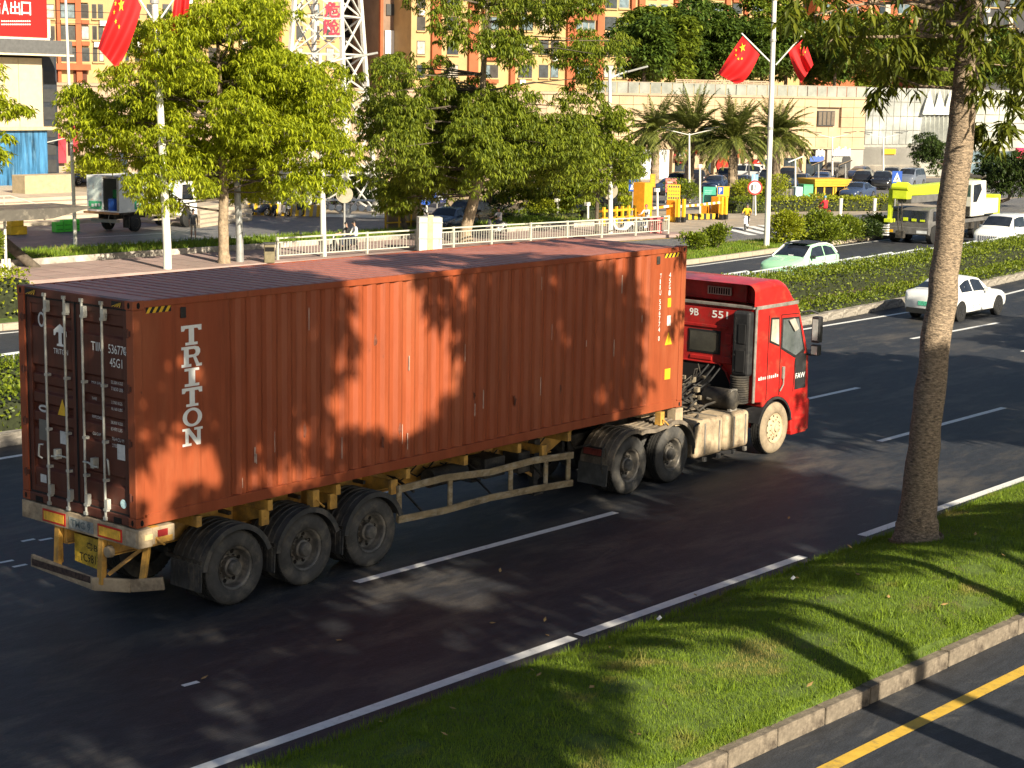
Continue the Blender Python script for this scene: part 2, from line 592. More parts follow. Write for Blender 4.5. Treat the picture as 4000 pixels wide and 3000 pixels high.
# painted lines
def marking(name, pts, wd, z, mat, parent):
    mb = MB()
    for a, b in zip(pts, pts[1:]):
        d = (Vector(b) - Vector(a)).normalized()
        n = Vector((-d.y, d.x)) * wd / 2
        mb.add([(a[0] - n.x, a[1] - n.y, z), (b[0] - n.x, b[1] - n.y, z), (b[0] + n.x, b[1] + n.y, z), (a[0] + n.x, a[1] + n.y, z)], [(0, 1, 2, 3)])
    return mb.build(name, mat, parent, recalc=False)
EDGE = lambda x: -4.12 - .0254 * x
for a, b in ((-30, 3.62), (3.74, 9.15), (10.9, 25), (25, 90)):
    marking('edge_line', [(a, EDGE(a)), (b, EDGE(b))], .17, .004, m_line, road)
for (c0, c1) in ((-.30, -.035), (3.42, -.036), (6.95, -.041)):
    for a, b in ((-11.2, -5.4), (3.5, 9.4), (18.0, 23.55), (32.3, 37.7), (46.8, 52.2), (61, 66.5)):
        marking('lane_dash', [(a, c0 + c1 * a), (b, c0 + c1 * b)], .15, .004, m_line, road)
marking('edge_line', [(-30, 11.7), (5, 10.08), (20, 9.35), (33, 8.82), (38, 8.62), (44, 8.5), (50, 9.0), (70, 10.9), (120, 16)], .15, .004, m_line, road)
marking('edge_line', [(-40, -5.95 - .75), (1.5, -8.82), (7, -9.1), (60, -11.8)], .17, .004, m_yell, service)
for P, d in ((FKERB, -.45), (RAIL, .35)):
    marking('edge_line', shift(P, d), .14, .004, m_line, opproad)
marking('edge_line', [(10, 33.2), (33, 32.35), (45, 31.5), (58, 29.9)], .15, -.008, m_yell, side)
for i in range(9):
    a = 60.5 + i * 1.15
    marking('crossing_bar', [(a, 28.6), (a + 2.6, 31.9)], .5, -.008, m_line, side)
# parking bays
bays = [(25.2, 44.7), (28.5, 44.1), (32.6, 43.9), (36.9, 43.4), (40.9, 43.1), (45.3, 42.8)]
marking('bay_line', [(20, 44.9), (28.5, 44.2), (36.9, 43.5), (46.5, 42.8)], .13, -.008, m_line, lot)
for x, y in bays:
    marking('bay_line', [(x, y), (x + .6, y - 3.4)], .13, -.008, m_line, lot)
marking('bay_line', [(33.5, 47.3), (39, 46.9)], .1, -.008, m_line, lot)

# grass verge between the main road and the service road
def verge_z(x, t):
    """height over the width, t=0 at the main road, t=1 at the kerb"""
    z = .03 + .40 * math.sin(min(t / .62, 1) * PI / 2) - (.16 * ((t - .55) / .45) if t > .55 else 0)
    return z + .035 * math.sin(x * .9 + t * 3) + .03 * math.sin(x * 2.3 - t * 5) * t
rows = []
NX, NT = 170, 18
for i in range(NX + 1):
    x = -30 + i * (100 / NX)
    y0, y1 = yon(VERGE, x) + .02, yon(NKERB, x) + .11
    rows.append([(x, y0 + (y1 - y0) * j / NT + (.05 * math.sin(x * 3.1) + .03 * math.sin(x * 7.7) if j == 0 else 0), (.012 if not j else .205 if j == NT else verge_z(x, j / NT))) for j in range(NT + 1)])
mb = MB(); mb.grid(rows)
struct(mb.build('grass_verge', m_lawn, smooth=60))
# blades
def grass_material(name, green, dry):
    m = LEAF(name, green, (.20, .30, .03), var=.4, rough=.6, tr=.3)
    N, L = m.node_tree.nodes, m.node_tree.links
    b = N['Principled BSDF']
    tc = N.new('ShaderNodeTexCoord')
    n = N.new('ShaderNodeTexNoise'); n.inputs['Scale'].default_value = .9; n.inputs['Detail'].default_value = 5; n.inputs['Roughness'].default_value = .62
    L.new(tc.outputs['Object'], n.inputs['Vector'])
    rp = N.new('ShaderNodeValToRGB'); rp.color_ramp.elements[0].position = .56; rp.color_ramp.elements[1].position = .68
    L.new(n.outputs['Fac'], rp.inputs[0])
    mx = N.new('ShaderNodeMix'); mx.data_type = 'RGBA'
    src = b.inputs['Base Color'].links[0].from_socket
    L.new(rp.outputs[0], mx.inputs[0]); L.new(src, mx.inputs[6]); mx.inputs[7].default_value = (*dry, 1)
    L.new(mx.outputs[2], b.inputs['Base Color'])
    return m
m_blade = grass_material('grass_blade', (.150, .225, .018), (.32, .26, .08))
def blades(name, X, Y, Z, ln, wd, mat, label, cat='grass', lean=.55, parent=None):
    n = len(X)
    a = RNG.uniform(0, 2 * PI, n)
    s = RNG.uniform(0, 2 * PI, n)
    L_ = ln * RNG.uniform(.5, 1.3, n)
    le = RNG.uniform(.1, 1, n) * lean
    P = np.stack([X, Y, Z], 1)
    T = P + np.stack([np.cos(a) * le * L_, np.sin(a) * le * L_, L_ * np.sqrt(np.maximum(1 - le ** 2, .1))], 1)
    W = np.stack([np.cos(s), np.sin(s), np.zeros(n)], 1) * wd / 2
    V = np.stack([P - W, P + W, T], 1).reshape(-1, 3)
    o = npmesh(name, V, np.arange(3 * n).reshape(-1, 3), mat, parent)
    return tag(o, label, cat, kind='stuff')
n = 300000
X = RNG.uniform(-3.5, 22, n)
T = RNG.uniform(0, 1, n) ** .95
y0 = -4.55 - .0163 * (X + 1.6); y1 = -8.1 - .05 * (X - 1.47) + .12
edge = .05 * np.sin(X * 3.1) + .05 * np.sin(X * 7.7)
Y = y0 + (y1 - y0) * T + np.where(T < .03, edge, 0)
Z = .03 + .40 * np.sin(np.minimum(T / .62, 1) * PI / 2) - np.where(T > .55, .16 * ((T - .55) / .45), 0) + .035 * np.sin(X * .9 + T * 3) + .03 * np.sin(X * 2.3 - T * 5) * T - .01
# worn bare spots
bare = (np.sin(X * 2.1 + 1.3) * np.sin(Y * 3.3 + X * .7) > .80) & (T > .40)
keep = ~bare | (RNG.random(n) < .25)
blades('verge_grass', X[keep], Y[keep], Z[keep], .052, .0095, m_blade, 'short green grass with straw patches on the roadside verge')
n = 9000
X = RNG.uniform(-3, 22, n)
Y = -4.55 - .0163 * (X + 1.6) - np.abs(RNG.normal(0, .12, n)) + .05
blades('verge_edge_grass', X, Y, np.full(n, .015), .12, .012, m_blade, 'longer ragged grass along the white road edge line')
n = 22000
X = RNG.uniform(-3.5, 22, n); u = RNG.random(n)
blades('kerb_side_grass', X, -8.1 - .05 * (X - 1.47) + .10 + .24 * u, .195 + .06 * u, .075, .010, m_blade, 'grass overhanging the kerb of the roadside verge', lean=.9)
cx, ct_ = RNG.uniform(-2, 20, 60), RNG.uniform(.05, .97, 60)
n = 2600
i = RNG.integers(0, 60, n)
X = cx[i] + RNG.normal(0, .07, n); T = np.clip(ct_[i] + RNG.normal(0, .02, n), 0, 1)
y0 = -4.55 - .0163 * (X + 1.6); y1 = -8.1 - .05 * (X - 1.47) + .1
Z = .02 + .40 * np.sin(np.minimum(T / .62, 1) * PI / 2) - np.where(T > .55, .16 * ((T - .55) / .45), 0) + .035 * np.sin(X * .9 + T * 3) + .03 * np.sin(X * 2.3 - T * 5) * T
blades('verge_weeds', X, y0 + (y1 - y0) * T, Z, .15, .015, m_blade, 'taller weed tufts scattered over the roadside verge', lean=.8)
# kerb stones of the verge
kr = None
kw = MB(); P = lerp_poly([(-20, yon(NKERB, -20)), (1.47, -8.1), (7.8, -8.42), (40, yon(NKERB, 40))], 65)
kerb = thing('verge_kerb', 'weathered concrete kerb of long stones edging the grass verge', 'kerb', (5, -8.2, 0))
mk = None
for a, b in zip(P, P[1:]):
    d = (b - a); L_ = d.length - .018
    c = (a + b) / 2
    if mk is None:
        k_ = MB(); k_.box(-L_ / 2, L_ / 2, -.07, .07, 0, .215)
        mk = k_.build('kerb_stone', m_kerb, None, bevel=.012)
        ko = mk
    else:
        ko = mk.copy(); COL.objects.link(ko)
    ko.parent = kerb
    ko.location = (c.x - 5 + random.uniform(-.01, .01), c.y + 8.2 + .06 + random.uniform(-.012, .012), random.uniform(-.012, .008))
    ko.rotation_euler = (random.uniform(-.02, .02), random.uniform(-.006, .006), math.atan2(d.y, d.x) + random.uniform(-.008, .008))
# fallen leaves and scraps
m_dry = M('dry_leaf', (.42, .27, .10), rough=.8, var=.4, scale=3)
m_scrap = M('paper_scrap', (.62, .64, .62), rough=.7)
fl = MB(); fl.add([(0, 0, 0), (.05, .028, .012), (.12, 0, .03), (.05, -.028, .012)], [(0, 1, 2), (0, 2, 3)])
lf0 = fl.build('fallen_leaf', m_dry, recalc=False)
spots = [(548, 1505), (815, 1150)]
cnt = 0
for i in range(46):
    x = random.uniform(-1, 15); t = random.random()
    ya, yb = yon(VERGE, x), yon(NKERB, x) + .2
    if i >= 38:
        y = random.uniform(-4.4, -1.0); z = .012
    else:
        y = ya + (yb - ya) * t; z = verge_z(x, t) + .045
    o = lf0 if i == 0 else lf0.copy()
    if i: COL.objects.link(o)
    o.location = (x, y, z)
    s = random.uniform(.5, 1.0)
    o.scale = (s, s, s)
    o.rotation_euler = (random.uniform(-.4, .4), random.uniform(-.3, .3), random.uniform(0, 6.28))
    tag(o, 'small dry tan leaf fallen on the verge or the asphalt beside it', 'leaf', 'fallen dry leaves')
for i, (px, py, lab) in enumerate(((1422, 1357, 'white paper scrap lying on the shaded left part of the verge'), (1712, 1268, 'tiny white scrap at the upper edge of the verge near the road line'))):
    p = G(px, py, .3)
    fl = MB(); fl.add([(0, 0, 0), (.16, .02, .02), (.19, .10, .05), (.04, .09, .01)], [(0, 1, 2), (0, 2, 3)])
    o = fl.build('paper_scrap', m_scrap, recalc=False); o.location = (p.x, p.y, .40); o.scale = (.6, .6, .6)
    tag(o, lab, 'litter')
# patches of white paint flakes behind the truck
for px, py in ((15, 1213), (44, 1222), (62, 1167), (100, 1165), (413, 1477)):
    p = G(px, py)
    marking('worn_dash', [(p.x - .12, p.y + .01), (p.x + .1, p.y - .01)], .08, .004, m_line, road)
# median, island and planting strips
mb = MB()
loop = [(p[0], p[1] + .18) for p in MKERB] + [(p[0], p[1] - .4) for p in RAIL[::-1]]
mb.prism(loop, 'z', -.02, .12)
struct(mb.build('median_strip', m_soil))
isl = slab('grass_island', [(-60, 29.6), (14, 24.55), (30, 23.05), (45.4, 22.35), (56.5, 23.05), (66, 23.55)], [(-60, 30.6), (14, 26.4), (30, 26.2), (45.4, 26.1), (57, 25.9), (66, 24.6)], -.02, .17, m_lawn)
pl_ = slab('planting_strip', [(5, 38.1), (29.6, 37.9), (35.5, 37.4), (46, 36.9), (58, 36.2)], [(5, 41.5), (29.6, 40.9), (37.6, 39.9), (46, 39), (60, 41)], -.02, .30, m_lawn)
def kerbline(name, P, x0, x1, n, wd, ht, mat, label, dy=0):
    base = thing(name, label, 'kerb', ((x0 + x1) / 2, yon(P, (x0 + x1) / 2), 0))
    pts = [Vector((x0 + (x1 - x0) * i / n, yon(P, x0 + (x1 - x0) * i / n) + dy)) for i in range(n + 1)]
    m0 = None
    for a, b in zip(pts, pts[1:]):
        d = b - a; c = (a + b) / 2
        if m0 is None:
            k_ = MB(); k_.box(-.5, .5, -wd / 2, wd / 2, 0, 1)
            m0 = o = k_.build('kerb_stone', mat, None)
        else:
            o = m0.copy(); COL.objects.link(o)
        o.parent = base
        o.location = (c.x - base.location.x, c.y - base.location.y, 0)
        o.scale = (d.length - .02, 1, ht * random.uniform(.97, 1.03))
        o.rotation_euler = (random.uniform(-.02, .02), 0, math.atan2(d.y, d.x))
m_mkerb = M('median_concrete', (.30, .27, .23), rough=.9, var=.3, scale=2, dirt=(.09, .08, .065), damt=.55, dscale=2.5, bump=.6, bscale=14)
kerbline('median_kerb', MKERB, -10, 75, 85, .2, .26, m_mkerb, 'stained tall concrete kerb below the median hedges', .1)
kerbline('island_kerb', FKERB, 2, 70, 60, .18, .19, M('kerb_sandy', (.40, .34, .26), rough=.9, var=.25, scale=2, dirt=(.2, .16, .12), damt=.4), 'low sandy kerb along the far grass island', .1)
n = 16000
X = RNG.uniform(44, 66, n); u = RNG.random(n)
ya = np.interp(X, [45.4, 56.5, 66], [22.35, 23.05, 23.55]); yb = np.interp(X, [45.4, 57, 66], [26.1, 25.9, 24.6])
blades('island_grass', X, ya + .1 + (yb - ya - .15) * u, np.full(n, .165), .11, .03, m_blade, 'sunlit mown grass on the far traffic island')
n = 15000
X = RNG.uniform(20, 58, n); u = RNG.random(n)
ya = np.interp(X, [5, 29.6, 35.5, 46, 58], [38.1, 37.9, 37.4, 36.9, 36.2]); yb = np.interp(X, [5, 29.6, 37.6, 46, 60], [41.5, 40.9, 39.9, 39, 41])
blades('strip_grass', X, ya - .05 + (yb - ya) * u, np.full(n, .295), .22, .05, m_blade, 'rough grass on the raised strip beside the parking lot', lean=.9)
m_strkerb = M('strip_concrete', (.42, .38, .33), rough=.9, var=.3, scale=1.5, dirt=(.2, .18, .15), damt=.5)
mb = MB()
A = [(5, 38.1), (29.6, 37.9), (35.5, 37.4), (46, 36.9), (58, 36.2)]
for a, b in zip(A, A[1:]):
    mb.bar((a[0], a[1] - .08, .16), (b[0], b[1] - .08, .16), .14, .36)
tag(mb.build('strip_wall', m_strkerb), 'low pale concrete edging of the grass strip behind the sidewalk', 'kerb')
# ================================================================== shipping container
def paint_material(name, col, rust, fade, rough=.5):
    """worn container paint: vertical streaks, faded patches, rust specks"""
    m = M(name, col, rough=rough, var=.10, scale=2.2, stretch=(2.2, 2.2, .35), spec=.3)
    N, L = m.node_tree.nodes, m.node_tree.links
    b = N['Principled BSDF']
    tc = N.new('ShaderNodeTexCoord')
    def lay(src, sc, stretch, lo, hi, c2, fac):
        mp = N.new('ShaderNodeMapping'); mp.inputs['Scale'].default_value = stretch
        L.new(tc.outputs['Object'], mp.inputs[0])
        n = N.new('ShaderNodeTexNoise'); n.inputs['Scale'].default_value = sc; n.inputs['Detail'].default_value = 7; n.inputs['Roughness'].default_value = .7
        L.new(mp.outputs[0], n.inputs['Vector'])
        rp = N.new('ShaderNodeValToRGB'); rp.color_ramp.elements[0].position = lo; rp.color_ramp.elements[1].position = hi
        rp.color_ramp.elements[1].color = (fac, fac, fac, 1)
        L.new(n.outputs['Fac'], rp.inputs[0])
        mx = N.new('ShaderNodeMix'); mx.data_type = 'RGBA'
        L.new(rp.outputs[0], mx.inputs[0]); L.new(src, mx.inputs[6]); mx.inputs[7].default_value = (*c2, 1)
        return mx.outputs[2]
    src = b.inputs['Base Color'].links[0].from_socket
    src = lay(src, 1.1, (1.3, 1.3, .25), .48, .8, fade, .7)
    src = lay(src, 3.0, (2.5, 2.5, .10), .55, .75, tuple(c * .45 for c in col), .7)
    src = lay(src, 6.0, (1, 1, .6), .66, .74, rust, .8)
    L.new(src, b.inputs['Base Color'])
    return m
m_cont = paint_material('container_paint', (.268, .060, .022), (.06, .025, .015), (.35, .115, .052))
m_cshaded = paint_material('container_paint_shaded', (.085, .025, .016), (.04, .018, .012), (.12, .045, .03))  # same paint darkened: shade on the door end is put into the colour
m_croof = paint_material('container_roof_sheen', (.36, .135, .10), (.16, .06, .045), (.43, .21, .17), rough=.45)  # paler and pinker: sky sheen on the roof painted into the colour
m_galv = M('galvanised_bar', (.46, .46, .42), rough=.45, metal=.35, var=.2, scale=6, dirt=(.26, .24, .2), damt=.3)
m_white = M('white_paint', (.78, .78, .75), rough=.55, var=.06, scale=9)
m_whitef = M('white_paint_faded', (.55, .55, .54), rough=.6, var=.15, scale=9)
m_black = M('black_rubber', (.012, .012, .013), rough=.7, var=.2, scale=8)
m_hole = M('dark_opening', (.006, .005, .005), rough=.9)  # near-black, paints the shade inside holes, slots and openings
m_yel = M('sign_yellow', (.72, .42, .02), rough=.5, var=.1, scale=8)
m_orange = M('yellow_trailer', (.50, .27, .055), rough=.6, var=.25, scale=4, dirt=(.17, .11, .06), damt=.45, dscale=3)
m_dust = M('dusty_beige_metal', (.38, .295, .195), rough=.85, var=.22, scale=4, dirt=(.17, .125, .085), damt=.5, dscale=3)
m_grime = M('grimy_black', (.030, .027, .024), rough=.7, var=.35, scale=5, dirt=(.10, .085, .065), damt=.45, dscale=4)

CZ, CL, CW, CH = 1.35, 12.192, 2.438, 2.896
cont = thing('shipping_container', 'long rust red corrugated shipping container riding on the trailer', 'container', (CL / 2, CW / 2, CZ))
def corrug(x0, x1, flats, y0, dep, pitch):
    """profile (x,y) of a corrugated wall with flat marking panels"""
    pr = [(x0, y0)]
    x = x0
    while x < x1 - .01:
        fl_ = next((f for f in flats if f[0] - 1e-6 <= x < f[1]), None)
        if fl_:
            x = min(fl_[1], x1); pr.append((x, y0)); continue
        nx = next((f[0] for f in flats if f[0] > x), x1)
        nx = min(nx, x1)
        k = max(1, round((nx - x) / pitch))
        p = (nx - x) / k
        for i in range(k):
            pr += [(x + p * .10, y0), (x + p * .34, y0 + dep), (x + p * .60, y0 + dep), (x + p * .84, y0), (x + p, y0)]
            x += p
        x = nx
    return pr
mb = MB(); mb.sheet(corrug(.15, 12.05, [(.15, 1.55), (11.15, 12.05)], .022, .036, .278), 'z', CZ + .15, CZ + 2.80)
side_wall = mb.build('side_wall', m_cont, cont, recalc=False)
for p in side_wall.data.polygons:
    if p.normal.y > .2: p.flip()
mb = MB(); mb.sheet([(x, CW - y) for x, y in corrug(.15, 12.05, [], .022, .036, .278)], 'z', CZ + .15, CZ + 2.80)
mb.build('side_wall', m_cont, cont, recalc=False)
pr = []
x = .35
while x < 11.8:
    pr += [(x, CZ + 2.885), (x + .118, CZ + 2.885), (x + .135, CZ + 2.864), (x + .185, CZ + 2.864), (x + .202, CZ + 2.885)]
    x += .209
mb = MB(); mb.sheet([(.17, CZ + 2.885)] + pr + [(12.02, CZ + 2.885)], 'y', .085, CW - .085)
mb.build('roof', m_croof, cont, recalc=False)
mb = MB(); mb.box(12.06, 12.10, .12, CW - .12, CZ + .12, CZ + 2.8)
for i in range(9):
    y = .22 + i * .24; mb.box(12.10, 12.135, y, y + .11, CZ + .16, CZ + 2.75)
mb.build('front_wall', m_cont, cont)
for y0, y1 in ((0.004, .06), (CW - .06, CW - .004)):
    MB().box(.178, CL - .178, y0, y1, CZ + 2.80, CZ + 2.888).build('top_rail', m_cont, cont, bevel=.008)
    mb = MB(); mb.box(.178, CL - .178, y0 + (.0 if y0 < 1 else -.02), y1 + (.02 if y0 < 1 else 0), CZ + .012, CZ + .155)
    mb.build('bottom_rail', m_cont, cont, bevel=.006)
mb = MB(); mb.box(.2, CL - .2, .1, CW - .1, CZ + .05, CZ + .11)
for i in range(38):
    mb.box(.4 + i * .3, .45 + i * .3, .08, CW - .08, CZ + .015, CZ + .05)
mb.build('floor_frame', m_grime, cont)
for xx in (0, CL - .15):
    for yy in (0, CW - .15):
        mb = MB()
        mb.box(xx + .004, xx + .146, yy + .004, yy + .146, CZ + .118, CZ + CH - .118)
        mb.build('corner_post', m_cont, cont, bevel=.012)
ov = lambda cx, cz, a, b: [(cx + a * math.cos(t * PI / 7), cz + b * math.sin(t * PI / 7)) for t in range(14)]
for xx in (0, CL - .178):
    for yy in (0, CW - .162):
        for zz in (0, CH - .118):
            mb = MB(); mb.box(xx, xx + .178, yy, yy + .162, CZ + zz, CZ + zz + .118)
            cs = mb.build('corner_casting', m_cont, cont, bevel=.01)
            h = MB()
            h.prism(ov(xx + .089, CZ + zz + .058, .026, .040), 'y', yy - .002 if yy < 1 else yy + .164, yy + .01 if yy < 1 else yy + .15)
            h.prism([(p[0], p[1]) for p in ov(yy + .081, CZ + zz + .058, .024, .040)], 'x', xx - .002 if xx < 1 else xx + .18, xx + .01 if xx < 1 else xx + .17)
            h.each('hole', m_hole, cs)
# header and sill at the door end
MB().box(.004, .13, .162, CW - .162, CZ + 2.78, CZ + 2.893).build('door_header', m_cshaded, cont, bevel=.01)
MB().box(.004, .16, .162, CW - .162, CZ + .004, CZ + .125).build('door_sill', m_cshaded, cont, bevel=.01)
for y in (.30, 1.98):
    MB().box(.0, .02, y, y + .16, CZ + .012, CZ + .085).build('lashing_recess', m_hole, cont)
# doors: y 0.16..1.215 (right) and 1.223..2.28 (left)
dz0, dz1 = CZ + .135, CZ + 2.77
recess = [(.055, .125), (.33, .385), (.43, .485), (.535, .59), (.64, .685), (.84, .90)]
def dprof(x0, dep):
    H = dz1 - dz0 - .16
    zt = dz1 - .08
    pr = [(x0, zt)]
    for a, b in recess:
        za, zb = zt - a * H, zt - b * H
        pr += [(x0, za), (x0 + dep, za - .03), (x0 + dep, zb + .03), (x0, zb)]
    pr.append((x0, dz0 + .08))
    return pr
bars = {'r': (.62, 1.03), 'l': (1.40, 1.82)}
for k, (ya, yb) in {'r': (.155, 1.213), 'l': (1.225, 2.283)}.items():
    mb = MB()
    mb.sheet(dprof(.052, .040), 'y', ya + .07, yb - .07)
    mb.box(.036, .10, ya, ya + .085, dz0, dz1); mb.box(.036, .10, yb - .085, yb, dz0, dz1)
    mb.box(.038, .10, ya + .085, yb - .085, dz1 - .085, dz1); mb.box(.038, .10, ya + .085, yb - .085, dz0, dz0 + .085)
    dr = mb.build('door', m_cshaded, cont, bevel=.006)
    g_ = MB(); g_.box(.028, .036, ya - .012, ya + .012, dz0, dz1); g_.box(.028, .036, yb - .012, yb + .012, dz0, dz1)
    g_.box(.028, .0355, ya + .012, yb - .012, dz1 - .012, dz1 + .012); g_.box(.028, .0355, ya + .012, yb - .012, dz0 - .012, dz0 + .012)
    g_.each('gasket', m_black, dr)
    for bi, y in enumerate(bars[k]):
        lb = MB()
        lb.cyl((-.004, y, CZ + .03), (-.004, y, CZ + 2.845), .0175, n=12)
        for zz in (.13, .52, 1.02, 1.75, 2.60):
            lb.box(-.024, .04, y - .045, y + .02, CZ + zz, CZ + zz + .035)
        for zz in (.16, 2.62):
            lb.box(-.022, .036, y - .06, y + .005, CZ + zz, CZ + zz + .13)
        for zz in (.01, 2.80):
            lb.box(-.026, .02, y - .028, y + .028, CZ + zz, CZ + zz + .045)
        lb.build('locking_bar', m_galv, dr, smooth=40)
    hz = CZ + .72
    h = MB()
    s_ = 1 if k == 'l' else -1
    yb1 = bars[k][1] if k == 'l' else bars[k][0]
    ya1 = bars[k][0] if k == 'l' else bars[k][1]
    h.tube([(-.03, ya1, hz), (-.045, (ya1 * 2 + yb1) / 3, hz + .01), (-.045, (ya1 + yb1) / 2, hz - .02), (-.03, (ya1 + yb1 * 3) / 4, hz - .03)], .013, 8)
    h.box(-.05, .036, (ya1 + yb1) / 2 - .03, (ya1 + yb1) / 2 + .03, hz - .05, hz + .08)
    yh = yb1 + s_ * .13
    h.tube([(-.02, yh - s_ * .05, hz + .1), (-.05, yh, hz + .1), (-.05, yh + s_ * .02, hz - .06), (-.02, yh - s_ * .02, hz - .09)], .014, 8)
    h.build('door_handle', m_galv, dr, smooth=50)
    for zz in (.35, 1.05, 1.75, 2.45):
        hh = MB(); yy = .105 if k == 'r' else CW - .105
        hh.box(.0, .045, yy - .05, yy + .05, CZ + zz, CZ + zz + .07)
        hh.cyl((.0, yy, CZ + zz - .02), (.0, yy, CZ + zz + .09), .016, n=8)
        hh.build('hinge', m_cshaded, dr)
    if k == 'r':
        right_door = dr
    else:
        left_door = dr
fx = .034
letter('lettering', 'TIIU', m_white, right_door, (fx, .90, CZ + 2.19), .26, .115, REAR)
letter('lettering', '536774', m_white, right_door, (fx, .545, CZ + 2.19), .36, .115, REAR)
letter('lettering', '0', m_white, right_door, (fx, .245, CZ + 2.20), .05, .10, REAR)
letter('lettering', '45G1', m_white, right_door, (fx, .52, CZ + 2.02), .25, .115, REAR)
small = [('MAX GW', .90, 1.76, .19, .035), ('32,500 KGS', .50, 1.80, .24, .045), ('71650 LBS', .50, 1.72, .24, .045),
         ('TARE', .90, 1.55, .10, .035), ('3,700 KGS', .50, 1.54, .22, .045), ('8,160 LBS', .50, 1.46, .22, .045),
         ('PAYLOAD', .90, 1.31, .20, .04), ('28,800 KGS', .52, 1.28, .24, .045), ('63490 LBS', .52, 1.20, .23, .045),
         ('CU CAP', .90, 1.09, .17, .04), ('76.4 CU M', .50, 1.07, .24, .045), ('2700 CU FT', .50, .985, .26, .045)]
for t_, y, z, wd, ht in small:
    letter('lettering', t_, m_whitef, right_door, (.031, y, CZ + z), wd, ht, REAR)
# maker mark on the left door: arrow topped T over the name
lg = MB()
for pts in ([(1.69, 2.30), (1.69, 2.37), (1.55, 2.46), (1.41, 2.37), (1.41, 2.30), (1.44, 2.30), (1.47, 2.345), (1.515, 2.345), (1.515, 2.20), (1.475, 2.19), (1.475, 2.165), (1.625, 2.165), (1.625, 2.19), (1.585, 2.20), (1.585, 2.345), (1.63, 2.345), (1.66, 2.30)],):
    lg.add([(.034, y, CZ + z) for y, z in pts], [list(range(len(pts)))])
lg.build('emblem', m_white, left_door, recalc=False)
letter('lettering', 'TRITON', m_white, left_door, (.034, 1.70, CZ + 2.06), .31, .07, REAR)
tr = MB(); tr.add([(.031, 1.64, CZ + 1.25), (.031, 1.43, CZ + 1.25), (.031, 1.535, CZ + 1.47)], [(0, 1, 2)]); tr.build('warning_triangle', m_yel, left_door, recalc=False)
def ringplate(name, mat, y, z, a, b, t, par):
    r_ = MB(); n_ = 20
    for i in range(n_):
        t0, t1 = 2 * PI * i / n_, 2 * PI * (i + 1) / n_
        r_.quad((.032, y + a * math.cos(t0), z + b * math.sin(t0)), (.032, y + a * math.cos(t1), z + b * math.sin(t1)),
                (.032, y + (a - t) * math.cos(t1), z + (b - t) * math.sin(t1)), (.032, y + (a - t) * math.cos(t0), z + (b - t) * math.sin(t0)))
    return r_.build(name, mat, par, recalc=False)
ringplate('sticker', m_whitef, 1.95, CZ + 2.48, .075, .10, .03, left_door)
ringplate('sticker', m_whitef, 1.95, CZ + 1.29, .11, .05, .03, left_door)
plate('data_plate', M('dull_plate', (.16, .16, .15), rough=.5, metal=.4), left_door, (.034, 2.06, CZ + .86), .16, .28, REAR)
plate('sticker', m_whitef, left_door, (.034, 1.60, CZ + .87), .15, .17, REAR)
plate('sticker', m_whitef, left_door, (.034, 2.06, CZ + .28), .13, .11, REAR)
plate('sticker', m_whitef, right_door, (.034, .40, CZ + .84), .155, .20, REAR)
cb = MB(); cb.lathe([(0.001, 0), (.06, 0)], (.033, .30, CZ + .27), 'x', 20); cb.build('sticker', M('pale_blue', (.45, .65, .75), rough=.5, var=.3, scale=20), right_door, recalc=False)
# hazard stripes
def hazard(par, x0, x1, z0, z1, y, rear=False, n=4):
    bk = MB(); ye = MB()
    def q(b_, a0, a1, c0, c1, off):
        if rear:
            b_.add([(.0 - off, a0, z0), (.0 - off, a1, z0), (.0 - off, c1, z1), (.0 - off, c0, z1)], [(0, 1, 2, 3)])
        else:
            b_.add([(a0, y - off, z0), (a1, y - off, z0), (c1, y - off, z1), (c0, y - off, z1)], [(0, 1, 2, 3)])
    q(bk, x0, x1, x0, x1, .002)
    p = (x1 - x0) / n
    for i in range(n):
        a = x0 + i * p
        sl_ = p * .5
        q(ye, a, a + p * .5, min(a + sl_, x1), min(a + sl_ + p * .5, x1), .0035)
    ob = bk.build('hazard_stripe', m_black, par, recalc=False)
    ye.build('stripe', m_yel, ob, recalc=False)
hazard(cont, .22, .62, CZ + 2.725, CZ + 2.80, .022)
hazard(cont, 11.52, 11.98, CZ + 2.715, CZ + 2.79, .022)
hazard(cont, 2.24, 2.02, CZ + 2.80, CZ + 2.87, 0, True)
hazard(cont, .42, .22, CZ + 2.80, CZ + 2.87, 0, True)
for x in (.76, 11.28):
    MB().box(x, x + .09, -.002, .02, CZ + 2.62, CZ + 2.76).build('vent', m_grime, cont, bevel=.01)
